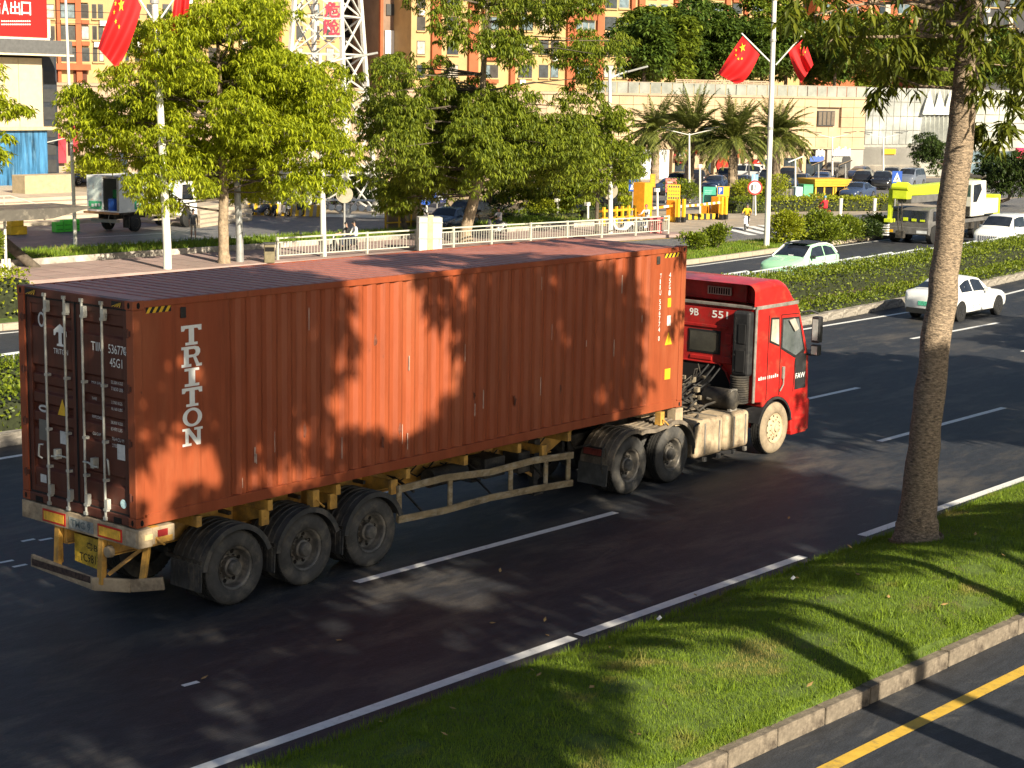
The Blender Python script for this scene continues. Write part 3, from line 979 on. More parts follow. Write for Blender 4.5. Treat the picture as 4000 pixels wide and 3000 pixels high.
# big slab serif letters down the side
def slab_T(o, s):
    return [[(.0, .72), (.0, 1), (1, 1), (1, .72), (.86, .72), (.80, .84), (.63, .84), (.63, .14), (.80, .14), (.80, 0), (.20, 0), (.20, .14), (.37, .14), (.37, .84), (.20, .84), (.14, .72)]]
def slab_I(o, s):
    return [[(.14, 0), (.14, .15), (.34, .15), (.34, .85), (.14, .85), (.14, 1), (.86, 1), (.86, .85), (.66, .85), (.66, .15), (.86, .15), (.86, 0)]]
def slab_N(o, s):
    return [[(0, 0), (0, .14), (.14, .14), (.14, .86), (0, .86), (0, 1), (.34, 1), (.72, .36), (.72, .86), (.58, .86), (.58, 1), (1, 1), (1, .86), (.90, .86), (.90, 0), (.70, 0), (.30, .68), (.30, .14), (.44, .14), (.44, 0)]]
def slab_R(o, s):
    return [[(0, 0), (0, .14), (.12, .14), (.12, .86), (0, .86), (0, 1), (.36, 1), (.36, .14), (.48, .14), (.48, 0)],
            [(.36, .86), (.36, 1), (.66, 1), (.84, .95), (.92, .82), (.92, .66), (.84, .52), (.66, .46), (.36, .46), (.36, .59), (.60, .59), (.68, .64), (.70, .73), (.67, .82), (.60, .86)],
            [(.44, .46), (.60, .46), (.72, .48), (.86, .14), (1, .14), (1, 0), (.72, 0), (.70, .10), (.57, .46)]]
def slab_O(o, s):
    out = []
    n_ = 28
    for i in range(n_):
        a, b = 2 * PI * i / n_, 2 * PI * (i + 1) / n_
        q = lambda t, rx, ry: (.5 + rx * math.cos(t), .5 + ry * math.sin(t))
        out.append([q(a, .48, .50), q(b, .48, .50), q(b, .27, .36), q(a, .27, .36)])
    return out
zt = 3.865
for fn, ht in ((slab_T, .275), (slab_R, .285), (slab_I, .255), (slab_T, .265), (slab_O, .265), (slab_N, .25)):
    ht *= .93
    mb = MB()
    for poly in fn(0, 1):
        mb.add([(.775 + .335 * p[0], .0185, zt - ht + ht * p[1]) for p in poly], [list(range(len(poly)))])
    mb.build('letter', m_white, cont, recalc=False)
    zt -= ht + .018
# scrapes and rust patches
m_scr = M('paint_scrape', (.50, .38, .32), rough=.7, var=.2, scale=9)
m_rst = M('rust_patch', (.14, .045, .026), rough=.9, var=.4, scale=12)
rs_ = random.Random(5)
for i in range(26):
    x = rs_.uniform(1.7, 11.0); z = CZ + rs_.choice((rs_.uniform(.2, .9), rs_.uniform(.2, 2.5)))
    if i % 4: plate('scrape', m_scr, cont, (x, .0215, z), rs_.uniform(.008, .018), rs_.uniform(.08, .32), SIDE, t=.0015)
    else: MB().prism([(x + rs_.uniform(.01, .05) * math.cos(a), z + rs_.uniform(.03, .14) * math.sin(a)) for a in np.linspace(0, 5.6, 8)], 'y', .0195, .0215).build('rust_patch', m_rst, cont, recalc=False)
# stacked serial along the front end of the side
z = 3.80
for ch in 'TIIU 536774 0':
    if ch != ' ':
        letter('lettering', ch, m_white, cont, (11.40, .018, z - .082), .045 if ch != 'I' else .02, .082)
    z -= .098 if ch != ' ' else .06
z = 3.80
for ch in '45G1':
    letter('lettering', ch, m_white, cont, (11.68, .018, z - .085), .05, .085)
    z -= .105
plate('sticker', m_yel, cont, (11.66, .021, 3.19), .10, .16)
plate('sticker', m_whitef, cont, (11.66, .021, 2.86), .11, .18)
tr = MB(); tr.add([(11.61, .0185, 2.52), (11.83, .0185, 2.52), (11.72, .0185, 2.75)], [(0, 1, 2)]); tr.build('warning_triangle', m_yel, cont, recalc=False)
plate('sticker', m_yel, cont, (11.64, .021, 1.90), .17, .19)

# ================================================================== wheels
m_tyre = M('tyre_rubber', (.060, .057, .054), rough=.85, var=.25, scale=5, dirt=(.15, .13, .10), damt=.35, dscale=3)
m_tyre2 = M('tyre_dusty', (.26, .205, .14), rough=.9, var=.2, scale=5, dirt=(.36, .28, .19), damt=.4, dscale=3)
m_tread = M('tyre_tread', (.020, .019, .018), rough=.9, var=.3, scale=9)
m_rim = M('steel_rim_dirty', (.13, .120, .108), rough=.5, metal=.3, var=.35, scale=6, dirt=(.26, .22, .17), damt=.35, dscale=6)
m_rim2 = M('steel_rim_dusty', (.48, .38, .25), rough=.75, var=.2, scale=6, dirt=(.22, .17, .11), damt=.3, dscale=6)
def wheel_mesh(style):
    """wheel around the origin, outer face towards -Y at y=0"""
    rt, rim_r = .51, .295
    prof = [(rim_r, .03), (rim_r + .025, .006), (rim_r + .08, -.004), (.41, -.006), (.46, .004), (.485, .022), (.503, .045)]
    tread = [(.503, .045), (rt, .055), (rt, .085), (.495, .09), (.495, .10), (rt, .105), (rt, .15), (.495, .155), (.495, .165), (rt, .17), (rt, .20), (.495, .205), (.495, .215), (rt, .22), (rt, .245), (.50, .258)]
    back = [(.50, .258), (.46, .285), (.36, .285), (rim_r, .27)]
    t_ = MB(); t_.lathe(prof, (0, 0, 0), 'y', 44)
    t_.lathe(tread, (0, 0, 0), 'y', 44, mi=1)
    t_.lathe(back, (0, 0, 0), 'y', 44)
    # tread blocks on the shoulder
    for j in range(44):
        a = 2 * PI * (j + .5) / 44
        for y in (.062, .232):
            c, s_ = math.cos(a), math.sin(a)
            t_.bar((c * .506, y, s_ * .506), (c * .517, y, s_ * .517), .038, .028, up=(0, 1, 0), mi=1)
    ty = t_.build('wheel', [m_tyre2 if style == 'front' else m_tyre, m_tread], None, smooth=45)
    r_ = MB()
    if style == 'rear':
        r_.lathe([(.300, .012), (.296, .03), (.275, .035), (.262, .06), (.255, .15), (.235, .172), (.155, .180), (.14, .17)], (0, 0, 0), 'y', 40)
    else:
        r_.lathe([(.300, .010), (.292, .032), (.27, .04), (.25, .06), (.235, .06), (.20, .035), (.16, .020), (.0005, .018)], (0, 0, 0), 'y', 40)
    rim = r_.build('rim', m_rim if style == 'rear' else m_rim2, ty, smooth=50)
    h = MB(); nh = 8 if style == 'rear' else 10
    for j in range(nh):
        a = 2 * PI * (j + .3) / nh
        rr, yy = (.205, .170) if style == 'rear' else (.222, .046)
        c, s_ = math.cos(a), math.sin(a)
        h.tube([(c * rr, yy, s_ * rr), (c * rr, yy + .03, s_ * rr)], .031 if style == 'rear' else .022, 10)
    h.each('hand_hole', m_hole, ty)
    nu = MB()
    for j in range(10):
        a = 2 * PI * j / 10
        c, s_ = math.cos(a), math.sin(a)
        rr, yy = (.165, .13) if style == 'rear' else (.165, -.012)
        nu.tube([(c * rr, yy, s_ * rr), (c * rr, yy + .06, s_ * rr)], .014, 6)
    nu.each('wheel_nut', m_rim if style == 'rear' else m_rim2, ty)
    hb = MB()
    if style == 'rear':
        hb.lathe([(.14, .17), (.13, .09), (.105, .075), (.10, .02), (.085, .004), (.04, 0), (.0005, 0)], (0, 0, 0), 'y', 24)
    else:
        hb.lathe([(.13, .02), (.12, .0), (.075, -.012), (.07, -.04), (.03, -.05), (.0005, -.05)], (0, 0, 0), 'y', 24)
    hb.build('hub', m_rim if style == 'rear' else m_rim2, ty, smooth=40)
    return ty
W_REAR, W_FRONT = wheel_mesh('rear'), wheel_mesh('front')
inner0 = None
def put_wheel(proto, parent, x, y, rz=0.0, simple=False):
    if simple:
        o = proto.copy(); COL.objects.link(o)
    else:
        o = dup(proto)
    o.parent = parent
    off = OFF[parent.name]
    o.location = (x - off[0], y - off[1], .512 - off[2])
    o.rotation_euler = (0, random.uniform(0, 6.28), rz) if rz == 0 else (0, 0, rz)
    return o

# ================================================================== skeletal trailer
trl = thing('container_trailer', 'yellow skeletal semi trailer with three axles under the container', 'trailer', (6.0, 1.219, 0))
mb = MB()
for y in (.72, 1.62):
    mb.box(.1, 9.3, y, y + .10, .86, 1.33)
    mb.prism([(9.3, .86), (9.3, 1.33), (12.0, 1.33), (12.0, 1.16), (10.0, 1.16)], 'y', y, y + .10)
    for zz in (.84, 1.325):
        mb.box(.1, 9.3, y - .035, y + .135, zz, zz + .02)
mb.each('main_beam', m_orange, trl, bevel=.006)
mb = MB()
for x in (1.0, 2.25, 3.55, 5.0, 6.3, 7.6, 8.9):
    mb.box(x, x + .09, .03, .72, 1.18, 1.33); mb.box(x, x + .09, 1.72, CW - .03, 1.18, 1.33)
    mb.box(x, x + .09, .82, 1.62, 1.0, 1.2)
for x in (2.2, 3.5, 4.75, 8.3):
    mb.prism([(.72, .90), (.72, 1.18), (.12, 1.18), (.05, 1.10)], 'x', x + .02, x + .05)
    mb.box(x - .04, x + .10, .06, .12, .98, 1.2)
mb.each('cross_member', m_orange, trl, bevel=.004)
mb = MB(); mb.box(-.004, .22, -.045, CW + .02, 1.09, 1.335); mb.box(.22, .58, -.04, .20, 1.11, 1.33); mb.box(.22, .58, CW - .2, CW + .02, 1.11, 1.33)
rb = mb.build('rear_beam', m_dust, trl, bevel=.012)
for y in (1.98, .79):
    plate('reflector_plate', M('reflector_red', (.50, .02, .015), rough=.35), trl, (-.0045, y, 1.12), .50, .17, REAR, t=.006)
    plate('reflector_plate', M('reflector_yellow', (.74, .42, .05), rough=.35, var=.2, scale=12), trl, (-.0115, y - .03, 1.145), .44, .12, REAR, t=.004)
plate('tail_panel', M('grey_panel', (.22, .23, .22), rough=.6, var=.3, scale=14), trl, (-.0045, 1.40, 1.125), .52, .15, REAR, t=.005)
letter('lettering', 'TMC 9', M('grey_blue_letter', (.09, .12, .13)), trl, (-.011, 1.36, 1.15), .42, .10, REAR, bold=.02)
plate('tail_panel', M('dusty_lens', (.35, .28, .2), rough=.4, var=.3, scale=9), trl, (-.0045, .20, 1.115), .20, .18, REAR, t=.006)
plate('marker_lamp', M('pale_amber', (.7, .55, .3), rough=.4), trl, (.08, -.0455, 1.19), .13, .07, SIDE, t=.01)
plate('marker_lamp', M('dim_red', (.25, .02, .02), rough=.4), trl, (.30, -.0405, 1.20), .16, .09, SIDE, t=.008)
plate('frame_patch', m_orange, trl, (.26, -.0405, 1.115), .28, .08, SIDE, t=.004)
# under-run guard, bent on the right
ug = MB()
ug.bar((-.03, 2.22, .53), (-.03, .86, .47), .05, .17)
ug.bar((-.03, .87, .47), (.22, .42, .48), .05, .18); ug.bar((.22, .42, .48), (.40, -.02, .56), .05, .17)
o_ug = ug.build('underrun_guard', m_dust, trl, bevel=.012)
plate('guard_stripe', M('guard_dark', (.05, .03, .025), rough=.7, var=.6, scale=18), trl, (-.0585, 2.18, .475), 1.28, .09, REAR, t=.003)
ug = MB()
for y in (1.72, .78):
    ug.bar((.06, y, 1.1), (.02, y, .47), .10, .07)
    ug.bar((.10, y + .06, 1.08), (.10, y + .06, .55), .04, .10)
ug.bar((.42, .30, 1.1), (.30, .28, .56), .09, .06); ug.bar((.1, .72, .6), (.42, .34, 1.0), .06, .05)
ug.each('guard_bracket', m_orange, trl, bevel=.006)
lm = MB(); lm.lathe([(.0005, -.02), (.07, -.02), (.08, .01), (.08, .05), (.0005, .06)], (.05, .66, .92), 'x', 20)
lm.build('round_lamp', m_dust, trl, smooth=40)
pp = MB(); pp.prism([(1.58, .60), (1.58, .98), (.92, .98), (.92, .56)], 'x', .20, .215)
plt_ = pp.build('plate_board', M('plate_yellow', (.55, .36, .04), rough=.5, var=.3, scale=7, dirt=(.12, .08, .03), damt=.35, dscale=5), trl)
letter('lettering', 'TC981挂', M('plate_black', (.02, .018, .012)), plt_, (.197, 1.47, .62), .50, .15, REAR, bold=.01)
letter('lettering', '粤B', M('plate_black', (.02, .018, .012)), plt_, (.197, 1.32, .80), .24, .11, REAR, bold=.01)
TA = (1.63, 2.93, 4.24)
m_fend = M('fender_plastic', (.045, .044, .044), rough=.55, var=.3, scale=4, dirt=(.16, .135, .105), damt=.4, dscale=2.5)
def fender(parent, cx, cz, ri, a0, a1, y0, y1, n=18, th=.012, ribs=5, lip=True):
    mb = MB()
    A = [R(a0 + (a1 - a0) * i / n) for i in range(n + 1)]
    out = [(cx + (ri + th) * math.cos(a), cz + (ri + th) * math.sin(a)) for a in A]
    inn = [(cx + ri * math.cos(a), cz + ri * math.sin(a)) for a in A]
    mb.prism(out + inn[::-1], 'y', y0, y1)
    for k in range(ribs):
        y = y0 + (y1 - y0) * (k + .8) / (ribs + .6)
        o2 = [(cx + (ri + th + .018) * math.cos(a), cz + (ri + th + .018) * math.sin(a)) for a in A]
        i2 = [(cx + (ri + th * .5) * math.cos(a), cz + (ri + th * .5) * math.sin(a)) for a in A]
        mb.prism(o2 + i2[::-1], 'y', y, y + .028)
    if lip:
        o2 = [(cx + (ri + th + .012) * math.cos(a), cz + (ri + th + .012) * math.sin(a)) for a in A]
        i2 = [(cx + (ri - .05) * math.cos(a), cz + (ri - .05) * math.sin(a)) for a in A]
        mb.prism(o2 + i2[::-1], 'y', y0 - .02, y0)
    return mb.build('mudguard', m_fend, parent, smooth=35)
for x in TA:
    put_wheel(W_REAR, trl, x, -.03)
    put_wheel(W_REAR, trl, x, .32, simple=True)
    put_wheel(W_REAR, trl, x, CW + .03, rz=PI)
    put_wheel(W_REAR, trl, x, CW - .32, rz=PI, simple=True)
    MB().cyl((x, .2, .512), (x, 2.2, .512), .07, n=12).build('axle', m_grime, trl)
    fender(trl, x, .50, .60, 18, 172, -.05, .60)
    fl_ = MB(); fl_.prism([(x - .605, .66), (x - .585, .66), (x - .60, .30), (x - .62, .30)], 'y', -.02, .60)
    for k in range(6):
        fl_.box(x - .625, x - .60, .02 + k * .1, .035 + k * .1, .32, .64)
    fl_.build('mudflap', m_fend, trl)
    bk = MB(); bk.box(x - .60, x - .54, .0, .72, .665, .715); bk.bar((x + .35, .5, 1.12), (x + .35, .75, 1.12), .05, .05); bk.build('fender_bracket', m_grime, trl)
    sp = MB(); sp.tube([(x - .55, .77, .72), (x, .77, .60), (x + .55, .77, .72)], .05, 8); sp.tube([(x - .55, 1.67, .72), (x, 1.67, .60), (x + .55, 1.67, .72)], .05, 8)
    sp.each('leaf_spring', m_grime, trl)
# side guard, slightly bent
m_guard = M('guard_steel', (.27, .20, .11), rough=.75, var=.35, scale=6, dirt=(.42, .36, .27), damt=.42, dscale=9, stretch=(.5, 1, 1))
for z0, z1, dzs in ((1.06, .95, (0, .03, -.02, .04, .0)), (.60, .48, (0, -.02, .03, .03, .0))):
    mb = MB()
    pts = [(4.80 + (8.98 - 4.80) * i / 4, .0 + .03 * math.sin(i * 1.3), z0 + (z1 - z0) * i / 4 + dzs[i]) for i in range(5)]
    for a, b in zip(pts, pts[1:]):
        mb.bar(a, b, .035, .11)
    mb.build('guard_rail', m_guard, trl, bevel=.006)
for i, x in enumerate((4.86, 6.0, 7.45, 8.35, 8.95)):
    mb = MB(); t = (x - 4.8) / 4.18
    mb.bar((x, .045, 1.10 - .11 * t), (x, .045, .55 - .11 * t), .10 if i in (0, 4) else .09, .03, up=(0, 1, 0)); mb.build('guard_post', m_guard, trl, bevel=.004)
mb = MB()
for x in (5.2, 6.8, 8.2):
    mb.bar((x, .06, .95), (x + .15, .74, 1.1), .03, .03); mb.bar((x + .2, .06, .6), (x + .3, .74, .95), .025, .025)
mb.each('guard_brace', m_grime, trl)
# landing legs, air tanks, tool boxes, pipes under the frame
for y in (.52, 1.9):
    mb = MB(); mb.box(8.55, 8.70, y - .07, y + .07, .52, 1.2); mb.box(8.57, 8.68, y - .05, y + .05, .30, .52); mb.box(8.50, 8.75, y - .12, y + .12, .26, .30)
    mb.build('landing_leg', m_grime, trl, bevel=.008)
mb = MB(); mb.bar((8.62, .5, .9), (8.62, 1.9, .9), .05, .05); mb.bar((8.62, .5, .55), (7.8, .72, 1.1), .05, .05); mb.each('leg_brace', m_orange, trl)
MB().cyl((5.9, .42, .98), (6.7, .42, .98), .15, n=16).build('air_tank', m_grime, trl, smooth=40)
mb = MB(); mb.box(7.0, 7.5, .2, .62, .82, 1.14); mb.box(7.9, 8.2, .25, .6, .75, 1.1); mb.each('valve_box', m_grime, trl, bevel=.02)
mb = MB()
for i in range(9):
    x0 = 5.2 + i * .4
    mb.tube([(x0, .62, 1.12), (x0 + .2, .55, .95 + .1 * random.random()), (x0 + .45, .60, 1.05), (x0 + .7, .66, 1.15)], .012, 5)
mb.each('air_hose', m_black, trl)
mb = MB(); mb.box(11.96, 12.19, -.03, .16, 1.02, 1.335); mb.box(11.96, 12.19, CW - .16, CW + .03, 1.02, 1.335); mb.box(11.99, 12.16, .16, CW - .16, 1.16, 1.335)
mb.box(11.3, 11.9, .25, .55, 1.22, 1.33)
mb.build('front_bolster', m_dust, trl, bevel=.01)
for x in (.22, 3.05, 11.5):
    mb = MB(); mb.box(x, x + .12, -.02, .10, 1.10, 1.335); mb.tube([(x + .06, -.03, 1.2), (x + .06, -.1, 1.16), (x + .14, -.1, 1.10)], .014, 6); mb.build('twist_lock', m_orange, trl)
# ================================================================== tractor unit
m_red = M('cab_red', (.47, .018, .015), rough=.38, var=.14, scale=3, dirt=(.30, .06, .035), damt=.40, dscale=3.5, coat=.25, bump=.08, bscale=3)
m_redd = M('cab_red_shaded', (.36, .016, .014), rough=.45, var=.2, scale=3, dirt=(.20, .05, .035), damt=.35, dscale=4)  # darker, duller copy of the cab red; shade on rear faces painted in
m_trim = M('grey_trim', (.20, .185, .165), rough=.6, var=.25, scale=6)
m_plas = M('black_plastic', (.022, .022, .024), rough=.5, var=.3, scale=4, dirt=(.06, .055, .05), damt=.3)
m_cglass = GLASS('cab_glass', (.10, .115, .12), .05)
m_cglass2 = GLASS('cab_glass_pale', (.48, .44, .36), .12)  # pale colour paints the light seen through and reflected by this pane
m_chrome = M('silver_edge', (.62, .58, .52), rough=.35, metal=.6, var=.2, scale=10)
tra = thing('tractor_truck', 'red sleeper cab tractor truck with dusty fuel tanks pulling the container', 'truck', (14.0, 1.219, 0))
y0c, y1c = 0.0, 2.46
arch = [(15.42 + .64 * math.cos(R(a)), .50 + .62 * math.sin(R(a))) for a in (28, 45, 62, 80, 98, 116, 134)]
prof = [(14.62, 1.10), (14.62, 2.93), (16.12, 2.90), (16.22, 2.74), (16.63, 1.84), (16.68, 1.1), (16.68, .32), (16.60, .27), (16.08, .27), (16.03, .76)] + arch + [(14.95, 1.06)]
mb = MB(); mb.prism(prof, 'y', y0c, y1c)
cab = mb.build('cab', m_red, tra, bevel=.045, seg=3)
# roof air deflector: front hood plus two side wings open to the rear
mb = MB()
N_ = 14
def dsec(x, zt, inset=0.0):
    rr = .16
    pts = [(x, y0c + inset, 2.955)]
    for k in range(7):
        a = PI - k * PI / 12
        pts.append((x, y0c + inset + rr + rr * math.cos(a), zt - rr + rr * math.sin(a)))
    for k in range(7):
        a = PI / 2 - k * PI / 12
        pts.append((x, y1c - inset - rr + rr * math.cos(a), zt - rr + rr * math.sin(a)))
    pts.append((x, y1c - inset, 2.955))
    return pts
secs = [dsec(14.52, 3.36), dsec(14.9, 3.395), dsec(15.3, 3.41), dsec(15.55, 3.39, .005), dsec(15.72, 3.33, .02), dsec(15.88, 3.22, .04), dsec(16.0, 3.12, .06)]
mb.grid(secs)
mb.grid([secs[-1], [(16.10, p[1], 2.955) for p in secs[-1]]])
dfl = mb.build('roof_deflector', m_red, tra, smooth=40)
mb = MB(); mb.box(14.98, 15.02, y0c + .05, y1c - .05, 2.95, 3.37)
mb.box(14.90, 14.98, .42, .46, 2.96, 3.34); mb.box(14.90, 14.98, 1.98, 2.02, 2.96, 3.34)
mb.box(14.93, 14.98, .10, .34, 3.0, 3.26)
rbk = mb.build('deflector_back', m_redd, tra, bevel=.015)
gr = MB().box(14.93, 14.975, .80, 1.34, 3.06, 3.22).build('grille', M('grille_grey', (.34, .31, .27), rough=.6), rbk, bevel=.006)
mb = MB()
for i in range(9):
    mb.box(14.925, 14.929, .83 + i * .055, .86 + i * .055, 3.08, 3.20)
mb.each('grille_slot', m_hole, rbk)
for y, wd in ((.62, .20), (1.05, .34), (1.5, .30)):
    MB().box(14.66, 14.75, y, y + wd, 3.335, 3.36).build('roof_reflector', M('glossy_red_lens', (.75, .05, .03), rough=.15), rbk)
mb = MB(); mb.box(14.54, 14.62, .03, 2.43, 2.90, 2.955); mb.box(14.60, 16.13, y0c - .012, y0c + .02, 2.885, 2.955); mb.box(14.60, 16.13, y1c - .02, y1c + .012, 2.885, 2.955)
mb.build('roof_trim', m_trim, tra, bevel=.008)
# rear wall
mb = MB()
mb.box(14.575, 14.625, .42, 2.30, 1.78, 2.86)
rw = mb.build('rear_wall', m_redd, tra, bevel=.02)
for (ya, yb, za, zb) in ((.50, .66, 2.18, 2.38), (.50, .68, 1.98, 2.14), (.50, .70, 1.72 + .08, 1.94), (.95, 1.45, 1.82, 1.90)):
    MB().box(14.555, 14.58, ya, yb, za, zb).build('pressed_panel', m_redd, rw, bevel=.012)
MB().box(14.55, 14.58, .62, 1.62, 2.46, 2.52).build('rain_rail', m_redd, rw, bevel=.008)
wf = MB().box(14.56, 14.58, .76, 1.50, 1.95, 2.41).build('rear_window', m_black, tra, bevel=.03)
MB().box(14.553, 14.5605, .80, 1.46, 1.99, 2.37).build('pane', GLASS('rear_glass', (.055, .052, .042), .08), wf)
letter('lettering', '551', m_white, rw, (14.5725, .98, 2.66), .36, .14, REAR, bold=.015)
letter('lettering', '9B', m_white, rw, (14.5725, 1.50, 2.66), .21, .14, REAR, bold=.015)
MB().prism([(.36, 1.1), (.42, 1.30), (.60, 1.62), (.75, 1.76), (1.85, 1.76), (2.1, 1.3), (2.1, 1.1)], 'x', 14.585, 14.60).build('engine_opening', m_hole, tra)
MB().tube([(14.57, .40, 1.12), (14.57, .44, 1.32), (14.57, .62, 1.64), (14.57, .78, 1.78), (14.57, 1.8, 1.78)], .018, 6).build('opening_rim', m_redd, tra)
# air intake column
mb = MB(); mb.box(14.40, 14.60, .03, .40, 1.62, 2.86)
ai = mb.build('air_intake', m_plas, tra, bevel=.05)
mb = MB(); mb.box(14.385, 14.41, .10, .26, 2.25, 2.62); mb.box(14.385, 14.41, .10, .30, 1.70, 2.12)
for z in (1.72, 2.02, 2.28, 2.72): mb.cyl((14.39, .34, z), (14.40, .34, z), .025, n=10)
mb.build('intake_panel', m_black, ai, bevel=.01)
mb = MB()
pr = []
for k in range(12):
    z = 1.10 + k * .045
    pr += [(.165, z), (.185, z + .015), (.185, z + .03), (.165, z + .045)]
mb.lathe(pr, (14.44, .22, 0), 'z', 20); mb.build('intake_bellows', m_grime, tra, smooth=50)
MB().box(14.57, 14.64, -.014, .012, 1.1, 2.9).build('side_trim', m_trim, tra, bevel=.006)
# side windows, door
f1 = MB().prism([(15.10, 2.22), (15.13, 2.70), (15.44, 2.68), (15.49, 2.10)], 'y', -.006, .01).build('quarter_window', m_black, tra, bevel=.004)
MB().prism([(15.15, 2.25), (15.17, 2.66), (15.41, 2.645), (15.45, 2.15)], 'y', -.010, -.005).build('pane', m_cglass2, f1)
f2 = MB().prism([(15.545, 2.05), (15.545, 2.66), (16.19, 2.63), (16.46, 1.94), (16.42, 1.88), (16.08, 1.82)], 'y', -.006, .01).build('door_window', m_black, tra, bevel=.004)
MB().prism([(15.58, 2.08), (15.58, 2.625), (16.15, 2.595), (16.38, 1.97), (16.10, 1.87)], 'y', -.010, -.005).build('pane', m_cglass, f2)
MB().prism([(15.74, 2.60), (15.95, 2.62), (16.12, 2.40), (15.98, 2.36)], 'y', -.05, -.03).build('sun_visor', M('visor_grey', (.38, .34, .29), rough=.5), tra)
mb = MB()
for a, b in (((15.515, 2.72), (15.53, 1.15)), ((15.515, 2.72), (16.16, 2.70)), ((15.06, 1.10), (15.06, 2.75)), ((16.06, 1.15), (16.09, 1.80))):
    mb.bar((a[0], -.001, a[1]), (b[0], -.001, b[1]), .014, .016, up=(0, 1, 0))
mb.each('door_gap', m_hole, tra)
fp = MB().prism([(16.10, 1.82), (16.30, 1.90), (16.52, 1.86), (16.53, 1.18), (16.12, 1.18)], 'y', -.010, .01).build('door_panel', m_plas, tra, bevel=.006)
letter('lettering', 'FAW', m_white, fp, (16.13, -.0115, 1.40), .36, .105, bold=.004)
mb = MB(); mb.box(15.60, 15.67, -.045, .0, 1.46, 1.70); mb.tube([(15.64, -.03, 1.5), (15.62, -.045, 1.35), (15.54, -.02, 1.22)], .018, 6); mb.build('door_handle', m_trim, tra, bevel=.01)
mb = MB()
for i in range(10):
    h = random.uniform(.05, .075)
    mb.box(14.76 + i * .075, 14.76 + i * .075 + random.uniform(.03, .055), -.002, .003, 1.515, 1.515 + h)
mb.each('side_lettering', m_whitef, tra)
# steps and bumper in front of the wheel
mb = MB(); mb.box(16.05, 16.62, -.012, .10, .28, .36); mb.box(16.08, 16.58, -.02, .10, .56, .62); mb.box(16.06, 16.60, -.008, .10, .84, .90)
mb.each('cab_step', m_red, tra, bevel=.012)
mb = MB(); mb.box(16.14, 16.56, -.004, .02, .38, .55); mb.box(16.14, 16.56, -.004, .02, .64, .82); mb.each('step_recess', m_redd, tra)
MB().box(16.60, 16.72, -.02, 2.48, .30, .95).build('bumper', m_red, tra, bevel=.04)
MB().prism([(16.23, 2.70), (16.62, 1.90), (16.64, 1.92), (16.26, 2.72)], 'y', .12, 2.34).build('windscreen', m_cglass, tra)
# mirrors
mb = MB(); mb.box(16.46, 16.62, -.30, -.12, 2.10, 2.62); mb.box(16.47, 16.62, -.29, -.11, 1.84, 2.06)
mi_ = mb.build('mirror', m_plas, tra, bevel=.03)
mb = MB(); mb.box(16.455, 16.459, -.27, -.15, 2.15, 2.57); mb.box(16.462, 16.466, -.27, -.14, 1.87, 2.03); mb.build('mirror_glass', GLASS('mirror_glass', (.35, .37, .36), .04), mi_)
mb = MB(); mb.tube([(16.28, .02, 2.70), (16.40, -.12, 2.74), (16.54, -.22, 2.68)], .02, 8); mb.tube([(16.50, .02, 1.86), (16.54, -.1, 1.84), (16.55, -.2, 1.90)], .02, 8); mb.build('mirror_arm', m_plas, mi_)
MB().box(16.46, 16.62, y1c + .12, y1c + .30, 1.84, 2.62).build('mirror', m_plas, tra, bevel=.03)
# front wheel, arch
put_wheel(W_FRONT, tra, 15.42, -.03)
put_wheel(W_FRONT, tra, 15.42, CW + .05, rz=PI)
mb = MB()
A = [R(a) for a in range(8, 176, 12)]
mb.prism([(15.42 + .645 * math.cos(a), .50 + .625 * math.sin(a)) for a in A] + [(15.42 + .60 * math.cos(a), .50 + .58 * math.sin(a)) for a in A[::-1]], 'y', -.012, .55)
mb.build('wheel_arch', m_plas, tra, smooth=40)
# chassis
mb = MB()
for y in (.80, 1.58):
    mb.box(9.75, 16.4, y, y + .08, .74, 1.02)
mb.box(9.8, 9.9, .8, 1.66, .76, 1.0)
mb.build('chassis_rail', m_grime, tra, bevel=.01)
MB().prism([(10.75, 1.03), (10.85, 1.12), (11.75, 1.14), (11.9, 1.03)], 'y', .75, 1.7).build('fifth_wheel', m_grime, tra, bevel=.01)
for x in (10.63, 11.93):
    put_wheel(W_REAR, tra, x, -.03)
    put_wheel(W_REAR, tra, x, .32, simple=True)
    put_wheel(W_REAR, tra, x, CW + .03, rz=PI)
    put_wheel(W_REAR, tra, x, CW - .32, rz=PI, simple=True)
    mb = MB(); mb.cyl((x, .2, .512), (x, 2.2, .512), .09, n=12); mb.lathe([(.0005, -.25), (.22, -.18), (.25, 0), (.22, .18), (.0005, .25)], (x, 1.22, .52), 'y', 14); mb.build('axle', m_grime, tra, smooth=50)
m_fend2 = M('fender_dusty', (.14, .115, .09), rough=.75, var=.3, scale=4, dirt=(.33, .26, .18), damt=.45, dscale=3)
